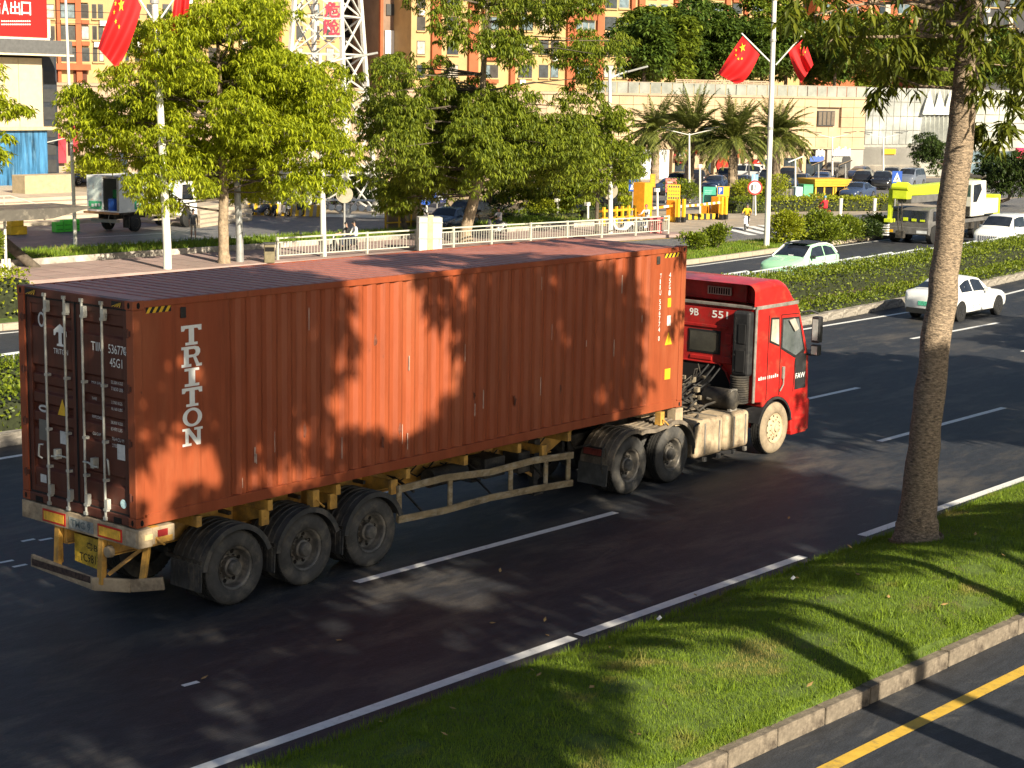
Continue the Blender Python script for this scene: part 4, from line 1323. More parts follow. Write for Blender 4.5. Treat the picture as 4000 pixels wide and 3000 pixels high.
# one long mudguard over both drive axles
def fpath():
    out = []
    for a in range(178, 62, -8): out.append((10.63 + .63 * math.cos(R(a)), .50 + .62 * math.sin(R(a))))
    for x in (11.0, 11.3, 11.6): out.append((x, 1.075 - .025 * math.cos((x - 11.3) * 6)))
    for a in range(112, 4, -8): out.append((11.93 + .63 * math.cos(R(a)), .50 + .62 * math.sin(R(a))))
    return out
P_ = fpath()
mb = MB()
mb.prism([(p[0], p[1] + .014) for p in P_] + P_[::-1], 'y', -.06, .62)
for k in range(5):
    y = .04 + k * .115
    mb.prism([(p[0], p[1] + .034) for p in P_] + P_[::-1], 'y', y, y + .03)
mb.prism([(p[0], p[1] + .026) for p in P_] + [(p[0], p[1] - .045) for p in P_[::-1]], 'y', -.08, -.06)
mb.build('drive_mudguard', m_fend2, tra, smooth=30)
MB().prism([(9.985, .60), (10.01, .60), (9.98, .24), (9.95, .24)], 'y', .0, .62).build('mudflap', M('flap_grey', (.065, .062, .058), rough=.8, var=.3, scale=5), tra)
tl = MB().box(9.95, 10.01, .06, .52, .74, .90).build('tail_lamp', m_grime, tra, bevel=.01)
MB().box(9.935, 9.952, .10, .48, .765, .875).build('lens', M('tail_lens', (.20, .035, .025), rough=.35, var=.3, scale=8), tl)
mb = MB(); mb.tube([(9.9, .0, 1.0), (9.8, -.02, .9), (9.78, -.02, .6), (9.85, 0, .5)], .014, 6); mb.tube([(9.8, .7, .98), (9.6, .4, .92), (9.7, .15, 1.0)], .02, 6); mb.build('lamp_bracket', m_grime, tra)
# fuel tanks
for xa, xb in ((12.68, 13.62), (13.66, 14.52)):
    mb = MB(); mb.box(xa, xb, .0, .64, .29, .99)
    tk = mb.build('fuel_tank', m_dust, tra, bevel=.09, seg=4)
    mb = MB()
    for x in (xa + .28, xb - .18):
        mb.box(x, x + .035, -.012, .0, .36, .93); mb.box(x, x + .035, .06, .62, .992, 1.003); mb.box(x - .02, x + .055, -.03, .02, .22, .30)
    mb.each('tank_strap', m_trim, tk)
MB().tube([(12.60, -.01, .42), (12.58, -.02, .92), (12.74, -.02, .97)], .022, 8).build('tank_bracket', m_plas, tra)
mb = MB(); mb.lathe([(.0005, -.02), (.14, -.01), (.19, .03), (.20, .1), (.20, .62), (.15, .68), (.0005, .7)], (14.16, .12, 1.20), 'y', 26)
mb.build('air_cleaner', m_grime, tra, smooth=50)
MB().box(14.05, 14.27, .15, .22, .95, 1.40).build('cleaner_band', m_trim, tra)
# clutter between cab and container
mb = MB(); mb.box(12.3, 14.4, .82, 1.58, .6, .95); mb.lathe([(.0005, -.6), (.28, -.55), (.30, .5), (.0005, .6)], (13.6, 1.2, 1.0), 'x', 16); mb.build('gearbox', m_grime, tra, smooth=40)
mb = MB()
for i in range(26):
    x0, y0, z0 = random.uniform(12.4, 14.2), random.uniform(.4, 1.7), random.uniform(.95, 1.5)
    pts = [(x0, y0, z0)]
    for k in range(4):
        pts.append((pts[-1][0] + random.uniform(-.05, .32), pts[-1][1] + random.uniform(-.22, .22), max(.85, pts[-1][2] + random.uniform(-.2, .2))))
    mb.tube(pts, random.uniform(.010, .028), 6)
mb.each('hose', m_grime, tra)
mb = MB()
for i in range(16):
    x0, y0, z0 = random.uniform(13.0, 14.4), random.uniform(.5, 1.5), random.uniform(1.1, 1.6)
    mb.box(x0, x0 + random.uniform(.04, .14), y0, y0 + random.uniform(.04, .12), z0, z0 + random.uniform(.03, .10))
mb.each('engine_fitting', M('engine_metal', (.30, .25, .18), rough=.5, metal=.4, var=.4, scale=9), tra)
mb = MB()
for (c, y) in (((.75, .05, .05), .75), ((.6, .5, .05), .9), ((.05, .05, .05), 1.05)):
    pts = [(12.2 + .4 * k, y + .05 * math.sin(k * 2), 1.75 - .5 * math.sin(k / 6 * PI)) for k in range(7)]
    mb.tube(pts, .018, 6)
mb.each('air_line', m_black, tra)
MB().box(12.3, 14.3, .66, 1.7, 1.02, 1.045).build('catwalk', m_fend2, tra)
for o in (W_REAR, W_FRONT):
    for c in list(o.children_recursive) + [o]:
        bpy.data.objects.remove(c)
# ================================================================== trees and shrubs
m_bark = M('bark_pale', (.30, .225, .150), rough=.9, var=.3, scale=5, dirt=(.12, .09, .06), damt=.35, dscale=7, bump=.8, bscale=22)
m_barkd = M('bark_dark', (.10, .080, .060), rough=.95, var=.3, scale=5, bump=.7, bscale=18)
m_leafy = LEAF('leaf_yellow_green', (.30, .345, .022), (.50, .56, .03), var=.45, tr=.42)
m_leafn = LEAF('leaf_verge_tree', (.110, .130, .018), (.24, .27, .02), var=.5, tr=.35)  # darkened leaf colour takes in the shade and backlight on this crown
m_leafm = LEAF('leaf_mid_green', (.165, .205, .024), (.30, .36, .03), var=.5, tr=.36)
m_leafd = LEAF('leaf_dark_green', (.040, .065, .016), (.08, .12, .02), var=.4, tr=.25)
m_hedge = LEAF('leaf_hedge', (.13, .17, .016), (.24, .30, .02), var=.55, tr=.3)
m_hedgey = LEAF('leaf_hedge_yellow', (.24, .27, .018), (.34, .36, .02), var=.4, tr=.3)
m_hill = LEAF('leaf_hill', (.080, .130, .026), (.16, .24, .03), var=.5, tr=.3)
m_hilly = LEAF('leaf_hill_light', (.15, .20, .026), (.26, .33, .03), var=.45, tr=.32)
m_palm = LEAF('leaf_palm', (.19, .215, .06), (.24, .28, .04), var=.35, tr=.2)

def to_px(p):
    d = Vector(p) - CAM
    f = d.dot(C_FWD)
    return (1106 + FPX * d.dot(C_RIGHT) / f, 829.5 + FPX * d.dot(C_DOWN) / f, f)
def outside(c, rad):
    x, y, f = to_px(c)
    if f < .5: return True
    m_ = FPX * rad / f + 12
    return x < -m_ or x > 2212 + m_ or y < -m_ or y > 1659 + m_

def make_tree(name, label, base, trunk, clumps, leaf, bark, rng, per=42, k=7, ln=.26, wd=.07, droop=.75, limbs=True, cat='tree', group=None, rough_r=.9, top=.35, lr=.038):
    """trunk: list of (x,y,z,r); clumps: list of (centre, radius xyz)"""
    t = thing(name, label, cat, base, group=group)
    mb = MB()
    n_ = 14
    # uneven trunk
    pts = [Vector(p[:3]) for p in trunk]
    fine, rad = [], []
    for i in range(len(pts) - 1):
        for s in range(4):
            u = s / 4
            fine.append(pts[i].lerp(pts[i + 1], u) + Vector((rng.normal(0, .012), rng.normal(0, .012), 0)))
            rad.append((trunk[i][3] * (1 - u) + trunk[i + 1][3] * u) * rng.uniform(.96, 1.04))
    fine.append(pts[-1]); rad.append(trunk[-1][3])
    mb.tube(fine, rad, n_)
    tk = mb.build('trunk', bark, t, smooth=60, recalc=False)
    if limbs:
        mb = MB()
        top_pts = fine[len(fine) // 2:]
        for c, r_ in clumps:
            if r_[0] < .5 and len(clumps) > 40: continue
            c = Vector(c)
            cand = [p for p in fine if p.z < c.z + .4] or fine[:1]
            s = max(cand[len(cand) // 2:], key=lambda p: p.z - .35 * (p - c).length + rng.normal(0, .5))
            mid = s.lerp(c, .5) + Vector((rng.normal(0, .18), rng.normal(0, .18), rng.normal(.12, .15)))
            L_ = (c - s).length
            r0 = min(trunk[-1][3] * .9, .02 + lr * L_ / 3)
            mb.tube([s, mid, c], [r0, r0 * .6, r0 * .22], 6, caps=False)
            for _ in range(2):
                e = c + Vector((rng.normal(0, r_[0] * .5), rng.normal(0, r_[1] * .5), rng.normal(0, r_[2] * .4)))
                mb.tube([c, e], [r0 * .25, r0 * .08], 5, caps=False)
        mb.build('limb', m_barkd if bark == m_bark else bark, t, smooth=60, recalc=False)
    C = np.concatenate([blobpts(max(4, int(per * r_[0] * r_[1])), c, r_, rng, top=top) for c, r_ in clumps])
    V, F = whorls(C, rng, k, ln, wd, droop)
    npmesh('crown', V, F, leaf, t)
    return t

def ell_clumps(n, c, rad, rng, cr=(.8, 1.4), flat=.6, shell=.45, keep=None):
    out = []
    g = 0
    while len(out) < n and g < n * 30:
        g += 1
        d = rng.normal(0, 1, 3); d /= np.linalg.norm(d)
        u = (shell + (1 - shell) * rng.random() ** .7)
        p = np.asarray(c) + d * u * np.asarray(rad)
        r_ = rng.uniform(*cr)
        if keep and not keep(p, r_): continue
        out.append((tuple(p), (r_, r_, r_ * flat)))
    return out
def view_clumps(spec, P, rng, depth=2.5, flat=.72):
    """clumps from a list of (px, py, radius in metres) at the distance of P, spread in depth"""
    out = []
    fw = Vector((P[0] - CAM.x, P[1] - CAM.y, 0)).normalized()
    for px, py, r_ in spec:
        c = AT(px, py, P) + fw * rng.uniform(-depth, depth)
        out.append((tuple(c), (r_, r_, r_ * flat)))
        for _ in range(2):
            d = rng.normal(0, 1, 3); d /= np.linalg.norm(d); q = r_ * rng.uniform(.28, .5)
            out.append((tuple(np.array(c) + d * r_ * [1.15, 1.15, .85]), (q, q, q * .8)))
    return out

rg = np.random.default_rng(3)
# --- the tree on the verge, right
TP = (10.5, -5.55)
spec = [(1770, 40, .55), (1810, 85, .5), (1850, 130, .5), (1790, 10, .5), (1870, 60, .55), (1900, 20, .6), (1930, 90, .55), (1905, 150, .55), (1860, 185, .42),
        (1960, 40, .6), (1985, 110, .5), (1960, 165, .45), (2010, 60, .5), (2035, 100, .4), (2025, 30, .5), (1880, 110, .5), (1940, 190, .35), (1815, 40, .5), (1840, 0, .6), (1920, -30, .7), (1750, 60, .35),
        (2135, 20, .5), (2175, 10, .6), (2205, 40, .5), (2150, 110, .4), (2190, 140, .5), (2212, 180, .5), (2170, 190, .42), (2200, 215, .35), (2140, 165, .3), (2125, 290, .22), (2150, 285, .25), (2180, 270, .3), (2230, 120, .7), (2215, 240, .35)]
spec = [q for i, q in enumerate(spec) if i % 3 != 2]
cl = view_clumps(spec, TP, rg, 1.3)
cl += ell_clumps(46, (11.2, -5.6, 11.0), (4.6, 4.2, 3.0), rg, (.7, 1.1), keep=lambda p, r_: outside(p, r_))
m_bark_near = M('bark_near', (.30, .225, .155), rough=.95, var=.35, scale=16, dirt=(.055, .045, .036), damt=.50, dscale=13, stretch=(1, 1, 3.0), bump=1.4, bscale=24)
make_tree('verge_tree', 'tall tree with thick scarred pale trunk standing on the grass verge', (TP[0], TP[1], .3),
          [(10.47, -5.55, .15, .44), (10.47, -5.55, .32, .35), (10.47, -5.55, .60, .285), (10.50, -5.55, 1.4, .25), (10.62, -5.55, 2.5, .232), (10.80, -5.55, 3.6, .222), (10.98, -5.55, 4.9, .213), (11.16, -5.55, 6.5, .20), (11.24, -5.55, 7.6, .18), (11.26, -5.55, 8.6, .16), (11.25, -5.6, 11.0, .12)],
          cl, m_leafn, m_bark_near, rg, per=31, ln=.27, wd=.058, droop=.85, lr=.035)
# --- tree rows across the service road and further along the verge (behind or beside the viewer, they shade the road)
LIT = ((-.2, 2.9, 1.2, 2.35), (5.1, 6.3, 1.5, 3.9), (10.9, 17, 0, 4.3), (3.1, 3.7, 3.0, 3.5), (7.7, 8.2, 2.8, 3.3))
def sunny(p, q):
    """would the bough at p shade a part of the truck side that lies in the sun"""
    xs, zs = p[0] - .303 * p[1], p[2] + .532 * p[1]
    m_ = q * .45
    return p[1] > -17 and any(a - m_ < xs < b + m_ and c - m_ * .6 < zs < d + m_ * .6 for a, b, c, d in LIT)
def shade_tree(label, x, y, h0, h1, rx, n, seed, name='street_tree', cr=(1.0, 1.6)):
    r_ = np.random.default_rng(seed)
    c = (x, y, (h0 + h1) / 2)
    cl = ell_clumps(n, c, (rx, rx * .85, (h1 - h0) / 2), r_, cr, flat=.6, shell=.25, keep=lambda p, q: outside(p, q) and not sunny(p, q))
    make_tree(name, label, (x, y, 0), [(x, y, -.05, .24), (x + .05, y, 2.5, .2), (x, y + .1, 5, .17), (x + .1, y, h1 - 1.5, .08)], cl, m_leafm, m_bark, r_, per=46, k=7, ln=.40, wd=.15, group='street trees behind the viewer')
shade_tree('street tree across the service road nearest the truck rear', -2.6, -13.6, 7.4, 12.4, 3.8, 22, 21)
shade_tree('street tree across the service road level with the trailer middle', 2.3, -13.8, 7.4, 12.2, 3.6, 24, 22)
shade_tree('street tree set back from the service road behind the first row', -6.0, -21.5, 8.0, 13, 3.4, 12, 23)
shade_tree('street tree set back from the service road level with the trailer', 1.2, -21.3, 9.0, 12.8, 2.8, 10, 24)
shade_tree('street tree set back from the service road level with the drive axles', 5.7, -21.3, 8.2, 11.8, 1.9, 13, 28)
shade_tree('street tree further along the service road past the cab', 16.8, -13.2, 5.6, 12, 3.6, 30, 25)
shade_tree('verge tree ahead of the truck beyond the picture edge', 23.5, -6.2, 3.2, 5.8, 4.6, 26, 26, 'verge_tree')
shade_tree('second verge tree ahead of the truck beyond the picture edge', 35.5, -6.8, 3.2, 5.4, 5, 26, 27, 'verge_tree')

# --- tree with bright yellow green crown in front of the parking lot
P1 = (30.67, 33.77)
rg = np.random.default_rng(5)
spec = []
for px, py, n, sx, sy, r_ in ((470, 110, 10, 110, 70, 1.15), (360, 200, 9, 100, 60, 1.1), (560, 200, 10, 100, 70, 1.15), (440, 300, 10, 120, 50, 1.1), (640, 260, 9, 75, 70, 1.05), (240, 260, 7, 75, 45, .95),
                              (160, 225, 3, 40, 20, .75), (600, 360, 9, 90, 45, 1.0), (330, 370, 7, 80, 40, .9), (700, 330, 5, 45, 50, .95), (500, 45, 7, 80, 25, 1.0), (370, 100, 6, 60, 50, 1.0), (610, 110, 6, 60, 50, 1.0), (690, 210, 4, 30, 40, .9), (400, 420, 4, 60, 25, .65), (540, 420, 3, 50, 20, .7), (170, 340, 3, 40, 25, .65), (640, 130, 3, 30, 40, .85)):
    for _ in range(n):
        spec.append((px + rg.uniform(-1, 1) * sx, py + rg.uniform(-1, 1) * sy, r_ * rg.uniform(.75, 1.15)))
spec = [q for q in spec if not (q[1] < 135 and q[0] > 600) and not (q[1] < 60 and q[0] < 400)]
make_tree('street_tree', 'broad tree with bright yellow green drooping leaves left of the picture', (P1[0], P1[1], .12),
          [(P1[0], P1[1], .1, .26), (P1[0], P1[1], .6, .2), (P1[0] + .02, P1[1], 2.6, .185), (P1[0], P1[1], 3.6, .17), (P1[0] - .1, P1[1], 5.5, .13), (P1[0] - .2, P1[1], 8.4, .06)],
          view_clumps(spec, P1, rg, 3.2), m_leafy, m_bark, rg, per=112, ln=.27, wd=.064, droop=.8)
# --- tree with leaning trunk beyond the container roof
P2 = (44.77, 33.81)
rg = np.random.default_rng(6)
spec = []
for px, py, n, sx, sy, r_ in ((1050, 120, 9, 100, 80, 1.0), (960, 270, 12, 110, 60, 1.2), (1110, 260, 12, 110, 70, 1.2), (870, 320, 9, 70, 60, 1.1), (1020, 360, 12, 120, 45, 1.15), (1180, 330, 9, 70, 60, 1.05),
                              (1230, 180, 6, 80, 70, .8), (1290, 90, 5, 60, 60, .7), (1150, 40, 7, 120, 50, .9), (900, 130, 6, 70, 80, .9), (820, 230, 5, 40, 40, .95), (900, 420, 3, 60, 20, .75), (1040, -30, 6, 140, 30, 1.1), (1240, -10, 4, 70, 30, .9)):
    for _ in range(n):
        spec.append((px + rg.uniform(-1, 1) * sx, py + rg.uniform(-1, 1) * sy, r_ * rg.uniform(.75, 1.15)))
a_ = AT(1033, 395, P2)
make_tree('street_tree', 'tall tree with leaning pale trunk rising behind the container roof', (P2[0], P2[1], .12),
          [(P2[0], P2[1], .1, .36), (P2[0], P2[1], .6, .27), (a_.x, a_.y, a_.z, .23), (a_.x + .1, a_.y, a_.z + 2.5, .17), (a_.x + .3, a_.y, a_.z + 5.5, .12), (a_.x + .5, a_.y, a_.z + 8.5, .06)],
          view_clumps(spec, P2, rg, 3.4), m_leafm, m_bark, rg, per=90, ln=.29, wd=.066, droop=.9)
# --- smaller trees
def small_tree(label, P, tr, spec, leaf, seed, depth=1.5, bark=m_barkd, r0=.11, per=62, name='small_tree', ln=.29, wd=.09, group=None, droop=.7):
    r_ = np.random.default_rng(seed)
    T_ = []
    for i, (px, py) in enumerate(tr):
        p = AT(px, py, P) if i else Vector((P[0], P[1], 0.0))
        T_.append((p.x, p.y, p.z, r0 * (1 - .75 * i / (len(tr) - 1))))
    cl = []
    for px, py, n, sx, sy, r in spec:
        for _ in range(n):
            cl.append((px + r_.uniform(-1, 1) * sx, py + r_.uniform(-1, 1) * sy, r * r_.uniform(.75, 1.2)))
    return make_tree(name, label, (P[0], P[1], 0), T_, view_clumps(cl, P, r_, depth), leaf, bark, r_, per=per, ln=ln, wd=wd, limbs=True, group=group, droop=droop)
small_tree('slim young tree with thin dark trunk beside the tall lamp pole', (53.1, 32.8), [(1288, 512), (1292, 420), (1300, 320), (1310, 240)],
           [(1300, 300, 8, 50, 50, .75), (1330, 340, 6, 50, 40, .7), (1250, 330, 6, 40, 50, .8), (1310, 250, 4, 40, 30, .6), (1290, 390, 4, 50, 30, .6), (1370, 350, 3, 25, 20, .5)], m_leafm, 31)
small_tree('dark stemmed small tree in front of the brown stone pillar', (45.5, 38.0), [(868, 508), (870, 470), (880, 420), (870, 380)],
           [(860, 415, 6, 45, 25, .6), (900, 395, 5, 35, 25, .6), (845, 440, 2, 20, 15, .45)], m_leafm, 32, r0=.13)
small_tree('tree with dark trunk right of the leaning tree on the lawn', (53.5, 40.5), [(1055, 490), (1058, 430), (1065, 380), (1070, 330)],
           [(1070, 370, 9, 70, 35, .95), (1130, 390, 6, 50, 25, .8), (1010, 400, 4, 40, 20, .7)], m_leafm, 33, r0=.17)
small_tree('tree with dark trunk at the left end of the low lawn hedge', (58, 43.5), [(1172, 470), (1175, 420), (1180, 370)],
           [(1190, 380, 8, 60, 35, .95), (1240, 400, 5, 40, 30, .8), (1150, 350, 5, 40, 30, .9)], m_leafm, 34, r0=.18)
small_tree('round leafy tree left of the blue crossing sign', (69, 43), [(1335, 455), (1338, 420), (1345, 370)],
           [(1345, 350, 9, 32, 32, .75), (1350, 400, 6, 25, 40, .7)], m_leafm, 35, r0=.10, per=60)
small_tree('young weeping tree with lime green leaves by the crossing sign', (67, 41.5), [(1365, 470), (1362, 440), (1360, 420)],
           [(1358, 415, 5, 14, 25, .5), (1365, 440, 3, 10, 15, .4)], m_leafy, 36, r0=.06, per=60, droop=1.2)
small_tree('leafy branch tips of a tree standing left of the picture', (24.5, 37.0), [(-120, 570), (-110, 420), (-90, 300)],
           [(-40, 240, 5, 30, 40, .7), (15, 240, 2, 20, 8, .42), (45, 245, 2, 20, 10, .35), (-30, 330, 4, 30, 30, .7), (5, 310, 2, 12, 30, .4), (-60, 200, 5, 50, 60, .9)], m_leafy, 37, depth=.8, r0=.2)
small_tree('clipped round tree in front of the glass front of the mall', (118, 41), [(2018, 385), (2018, 350), (2018, 320)],
           [(2010, 320, 10, 26, 22, .8), (2020, 345, 8, 30, 18, .8), (2000, 300, 4, 15, 10, .6)], m_leafd, 38, r0=.16, per=60)
small_tree('broad dark tree behind the crane cab at the right edge', (92, 31), [(2185, 455), (2180, 430), (2180, 400)],
           [(2170, 365, 10, 50, 28, .9), (2210, 380, 8, 35, 28, .9), (2150, 385, 4, 20, 20, .7)], m_leafd, 39, r0=.16, per=60)

# --- date palms in front of the mall
def palm(label, P, tb, tt, rad, seed, n=64):
    r_ = np.random.default_rng(seed)
    t = thing('palm_tree', label, 'palm', (P[0], P[1], 0), group='palms in front of the mall')
    top = AT(tt[0], tt[1], P)
    mb = MB()
    K = 16
    pts = [Vector((P[0], P[1], 0)).lerp(top, i / K) for i in range(K + 1)]
    mb.tube(pts, [(.36 - .10 * i / K) * (1.08 if i % 2 else .94) for i in range(K + 1)], 12)
    for i in range(150):                     # stubs of old fronds
        u = r_.uniform(.35, 1.0); a = r_.uniform(0, 2 * PI)
        p = Vector((P[0], P[1], 0)).lerp(top, u); d = Vector((math.cos(a), math.sin(a), .9)).normalized()
        mb.bar(p + d * .22, p + d * .42, .10, .05)
    mb.build('trunk', m_bark, t, recalc=False)
    V, F, o = [], [], 0
    for i in range(n):
        a = r_.uniform(0, 2 * PI); el = r_.uniform(-.15, 1.45); L_ = rad * r_.uniform(.85, 1.1)
        d0 = np.array([math.cos(a) * math.cos(el), math.sin(a) * math.cos(el), math.sin(el)])
        ps = []
        S = 12
        p = np.array(top); d = d0.copy()
        for s in range(S + 1):
            ps.append(p.copy())
            p = p + d * L_ / S
            d = d + np.array([0, 0, -.085 - .05 * math.cos(el)]); d /= np.linalg.norm(d)
        ps = np.array(ps)
        tn = np.gradient(ps, axis=0); tn /= np.linalg.norm(tn, axis=1)[:, None]
        sd = np.cross(tn, [0, 0, 1.0]); sd /= np.maximum(np.linalg.norm(sd, axis=1), 1e-6)[:, None]
        bp, bd, bl = [], [], []
        for s in np.arange(1.5, S, .22):
            k_ = int(s); u = s - k_
            q = ps[k_] * (1 - u) + ps[min(k_ + 1, S)] * u
            for sg in (-1, 1):
                bp.append(q); bd.append(tn[k_] * .75 + sg * sd[k_] * .8 + np.array([0, 0, -.15 + r_.normal(0, .18)])); bl.append(.62 * math.sin(min(1, (s + 1) / S) * PI * .85 + .2))
        v, f = leafset(np.array(bp), np.array(bd), np.maximum(np.array(bl), .15), np.full(len(bp), .055))
        V.append(v); F.append(f + o); o += len(v)
        # rachis
        st = np.array([ps[0], ps[4], ps[8], ps[-1]])
        v2 = np.concatenate([st - sd[[0, 4, 8, 12]] * .025, st + sd[[0, 4, 8, 12]] * .025])
        f2 = np.array([[0, 1, 5], [0, 5, 4], [1, 2, 6], [1, 6, 5], [2, 3, 7], [2, 7, 6]])
        V.append(v2); F.append(f2 + o); o += len(v2)
    npmesh('fronds', np.concatenate(V), np.concatenate(F), m_palm, t)
palm('leftmost date palm of the four in front of the mall', (93, 57.5), (1420, 402), (1418, 290), 3.3, 41)
palm('second date palm from the left beside the green notice board', (87, 50.5), (1497, 425), (1497, 290), 3.5, 42)
palm('third date palm standing behind the yellow parking sign', (87, 46.8), (1588, 425), (1585, 305), 3.3, 43)
palm('rightmost date palm just right of the tall flag pole', (97, 49.5), (1680, 402), (1678, 300), 3.3, 44)

# --- hedges
def hedge(name, label, pts, wd, h, z0, leaf, n_m2, seed, lsize=(.085, .055), group=None, lump=.10):
    """pts: centre line; clipped block of leaves over a dark twig core"""
    r_ = np.random.default_rng(seed)
    c0 = pts[len(pts) // 2]
    t = thing(name, label, 'hedge', (c0[0], c0[1], z0), group=group)
    mb = MB()
    Pf = lerp_poly(pts, max(2, int(sum((Vector(a) - Vector(b)).length for a, b in zip(pts, pts[1:])) / 1.2)))
    rows = []
    for i, p in enumerate(Pf):
        d = (Pf[min(i + 1, len(Pf) - 1)] - Pf[max(i - 1, 0)]).normalized()
        n = Vector((-d.y, d.x))
        hh = (h - .12) * (1 + r_.uniform(-.08, .05)); w2 = (wd / 2 - .10) * (1 + r_.uniform(-.1, .06))
        q = lambda s, z: (p.x + n.x * s, p.y + n.y * s, z)
        rows.append([q(-w2, z0), q(-w2 * 1.02, z0 + hh * .6), q(-w2 * .85, z0 + hh), q(w2 * .85, z0 + hh), q(w2 * 1.02, z0 + hh * .6), q(w2, z0)])
    mb.grid(rows)
    mb.f.append(list(range(6))); mb.mi.append(0); L0 = len(mb.v); mb.f.append(list(range(L0 - 6, L0))); mb.mi.append(0)
    mb.build('twig_core', M('hedge_core', (.022, .028, .010), rough=.95, var=.4, scale=9), t)
    Ltot = 0
    seg = []
    for a, b in zip(Pf, Pf[1:]):
        seg.append((a, b, (b - a).length)); Ltot += seg[-1][2]
    n = int(Ltot * (wd + 2 * h) * n_m2)
    s = r_.uniform(0, len(seg), n); i = np.minimum(s.astype(int), len(seg) - 1); u = s - i
    A = np.array([[a.x, a.y] for a, b, l in seg]); B = np.array([[b.x, b.y] for a, b, l in seg])
    D = B - A; D /= np.linalg.norm(D, axis=1)[:, None]
    Nn = np.stack([-D[:, 1], D[:, 0]], 1)
    Q = A[i] + (B - A)[i] * u[:, None]
    w_ = r_.uniform(0, wd + 2 * h, n)
    off = np.where(w_ < h, -wd / 2, np.where(w_ < h + wd, w_ - h - wd / 2, wd / 2))
    z = np.where(w_ < h, w_, np.where(w_ < h + wd, h, w_ - h - wd))
    q = Q + Nn[i] * off[:, None]
    lum = lump * (np.sin(q[:, 0] * 2.1) * np.sin(q[:, 0] * .83 + 1) + .6 * np.sin(q[:, 0] * 4.7 + q[:, 1] * 3))
    topside = (w_ > h) & (w_ < h + wd)
    z = np.where(topside, z + lum + r_.normal(0, .05, n), z * (1 + lum / h * .8))
    off2 = np.where(topside, 0, np.sign(off) * (r_.normal(0, .05, n) + lum * .5))
    q = q + Nn[i] * off2[:, None]
    P = np.stack([q[:, 0], q[:, 1], z0 + z], 1)
    kp = topside | (r_.random(n) < .25 + .75 * (z / h) ** 2.5)
    P, topside, off, i, n = P[kp], topside[kp], off[kp], i[kp], int(kp.sum())
    out = np.stack([Nn[i][:, 0] * np.sign(off) * (~topside), Nn[i][:, 1] * np.sign(off) * (~topside), np.where(topside, .8, .35)], 1)
    Dr = out + r_.normal(0, .65, (n, 3))
    V, F = leafset(P, Dr, lsize[0] * r_.uniform(.7, 1.3, n), lsize[1] * r_.uniform(.7, 1.3, n), up=out + r_.normal(0, .4, (n, 3)))
    npmesh('foliage', V, F, leaf, t)
    return t
mid = lambda f, xs: [(x, yon(MKERB, x) * (1 - f) + yon(RAIL, x) * f) for x in xs]
hedge('median_hedge', 'low clipped hedge along the front of the median right of the cab', mid(.13, (18, 24, 30, 36, 42, 50, 60, 72)), .95, .36, .1, m_hedge, 230, 51, (.095, .06), lump=.06)
hedge('median_hedge', 'front hedge of the median left of the container doors', mid(.22, (0, 6, 12, 17)), 1.3, .72, .12, m_hedge, 230, 151, (.095, .06), lump=.06)
hedge('median_hedge', 'back hedge of the median left of the container doors', mid(.66, (2, 8, 12, 17)), 1.5, .82, .12, m_hedge, 210, 152, (.095, .06), lump=.06)
hedge('median_hedge', 'taller clipped hedge along the back of the median by the railing', mid(.68, (18, 24, 30, 36, 42, 50, 60, 72)), 1.7, .70, .1, m_hedge, 210, 52, (.095, .06), lump=.07)
hedge('verge_hedge', 'tall bright hedge left of the container beyond the opposite road', [(8, 27.2), (12, 26.6), (16.2, 26.0)], 1.5, 1.15, .17, m_hedgey, 150, 53, (.12, .075))
hedge('parking_hedge', 'long bright yellow green hedge in front of the yellow kiosk', [tuple(G(1655, 455)[:2]), tuple(G(1790, 454)[:2]), tuple(G(1925, 453)[:2])], 1.4, .72, 0, m_hedgey, 150, 54, (.14, .09))
hedge('parking_hedge', 'darker hedge below the yellow parking sign', [tuple(G(1560, 458)[:2]), tuple(G(1600, 459)[:2]), tuple(G(1650, 458)[:2])], 1.4, .7, 0, m_hedge, 150, 55, (.14, .09))
hedge('lawn_hedge', 'low dark green hedge on the lawn behind the white railing', [tuple(G(1065, 480)[:2]), tuple(G(1150, 479)[:2]), tuple(G(1245, 478)[:2])], 1.2, .55, .0, m_hedge, 130, 56, (.13, .08))
hedge('lawn_hedge', 'short dark hedge right of the round yellow bush', [tuple(G(1250, 474)[:2]), tuple(G(1345, 470)[:2])], 1.0, .6, .0, m_leafd, 120, 57, (.13, .08))
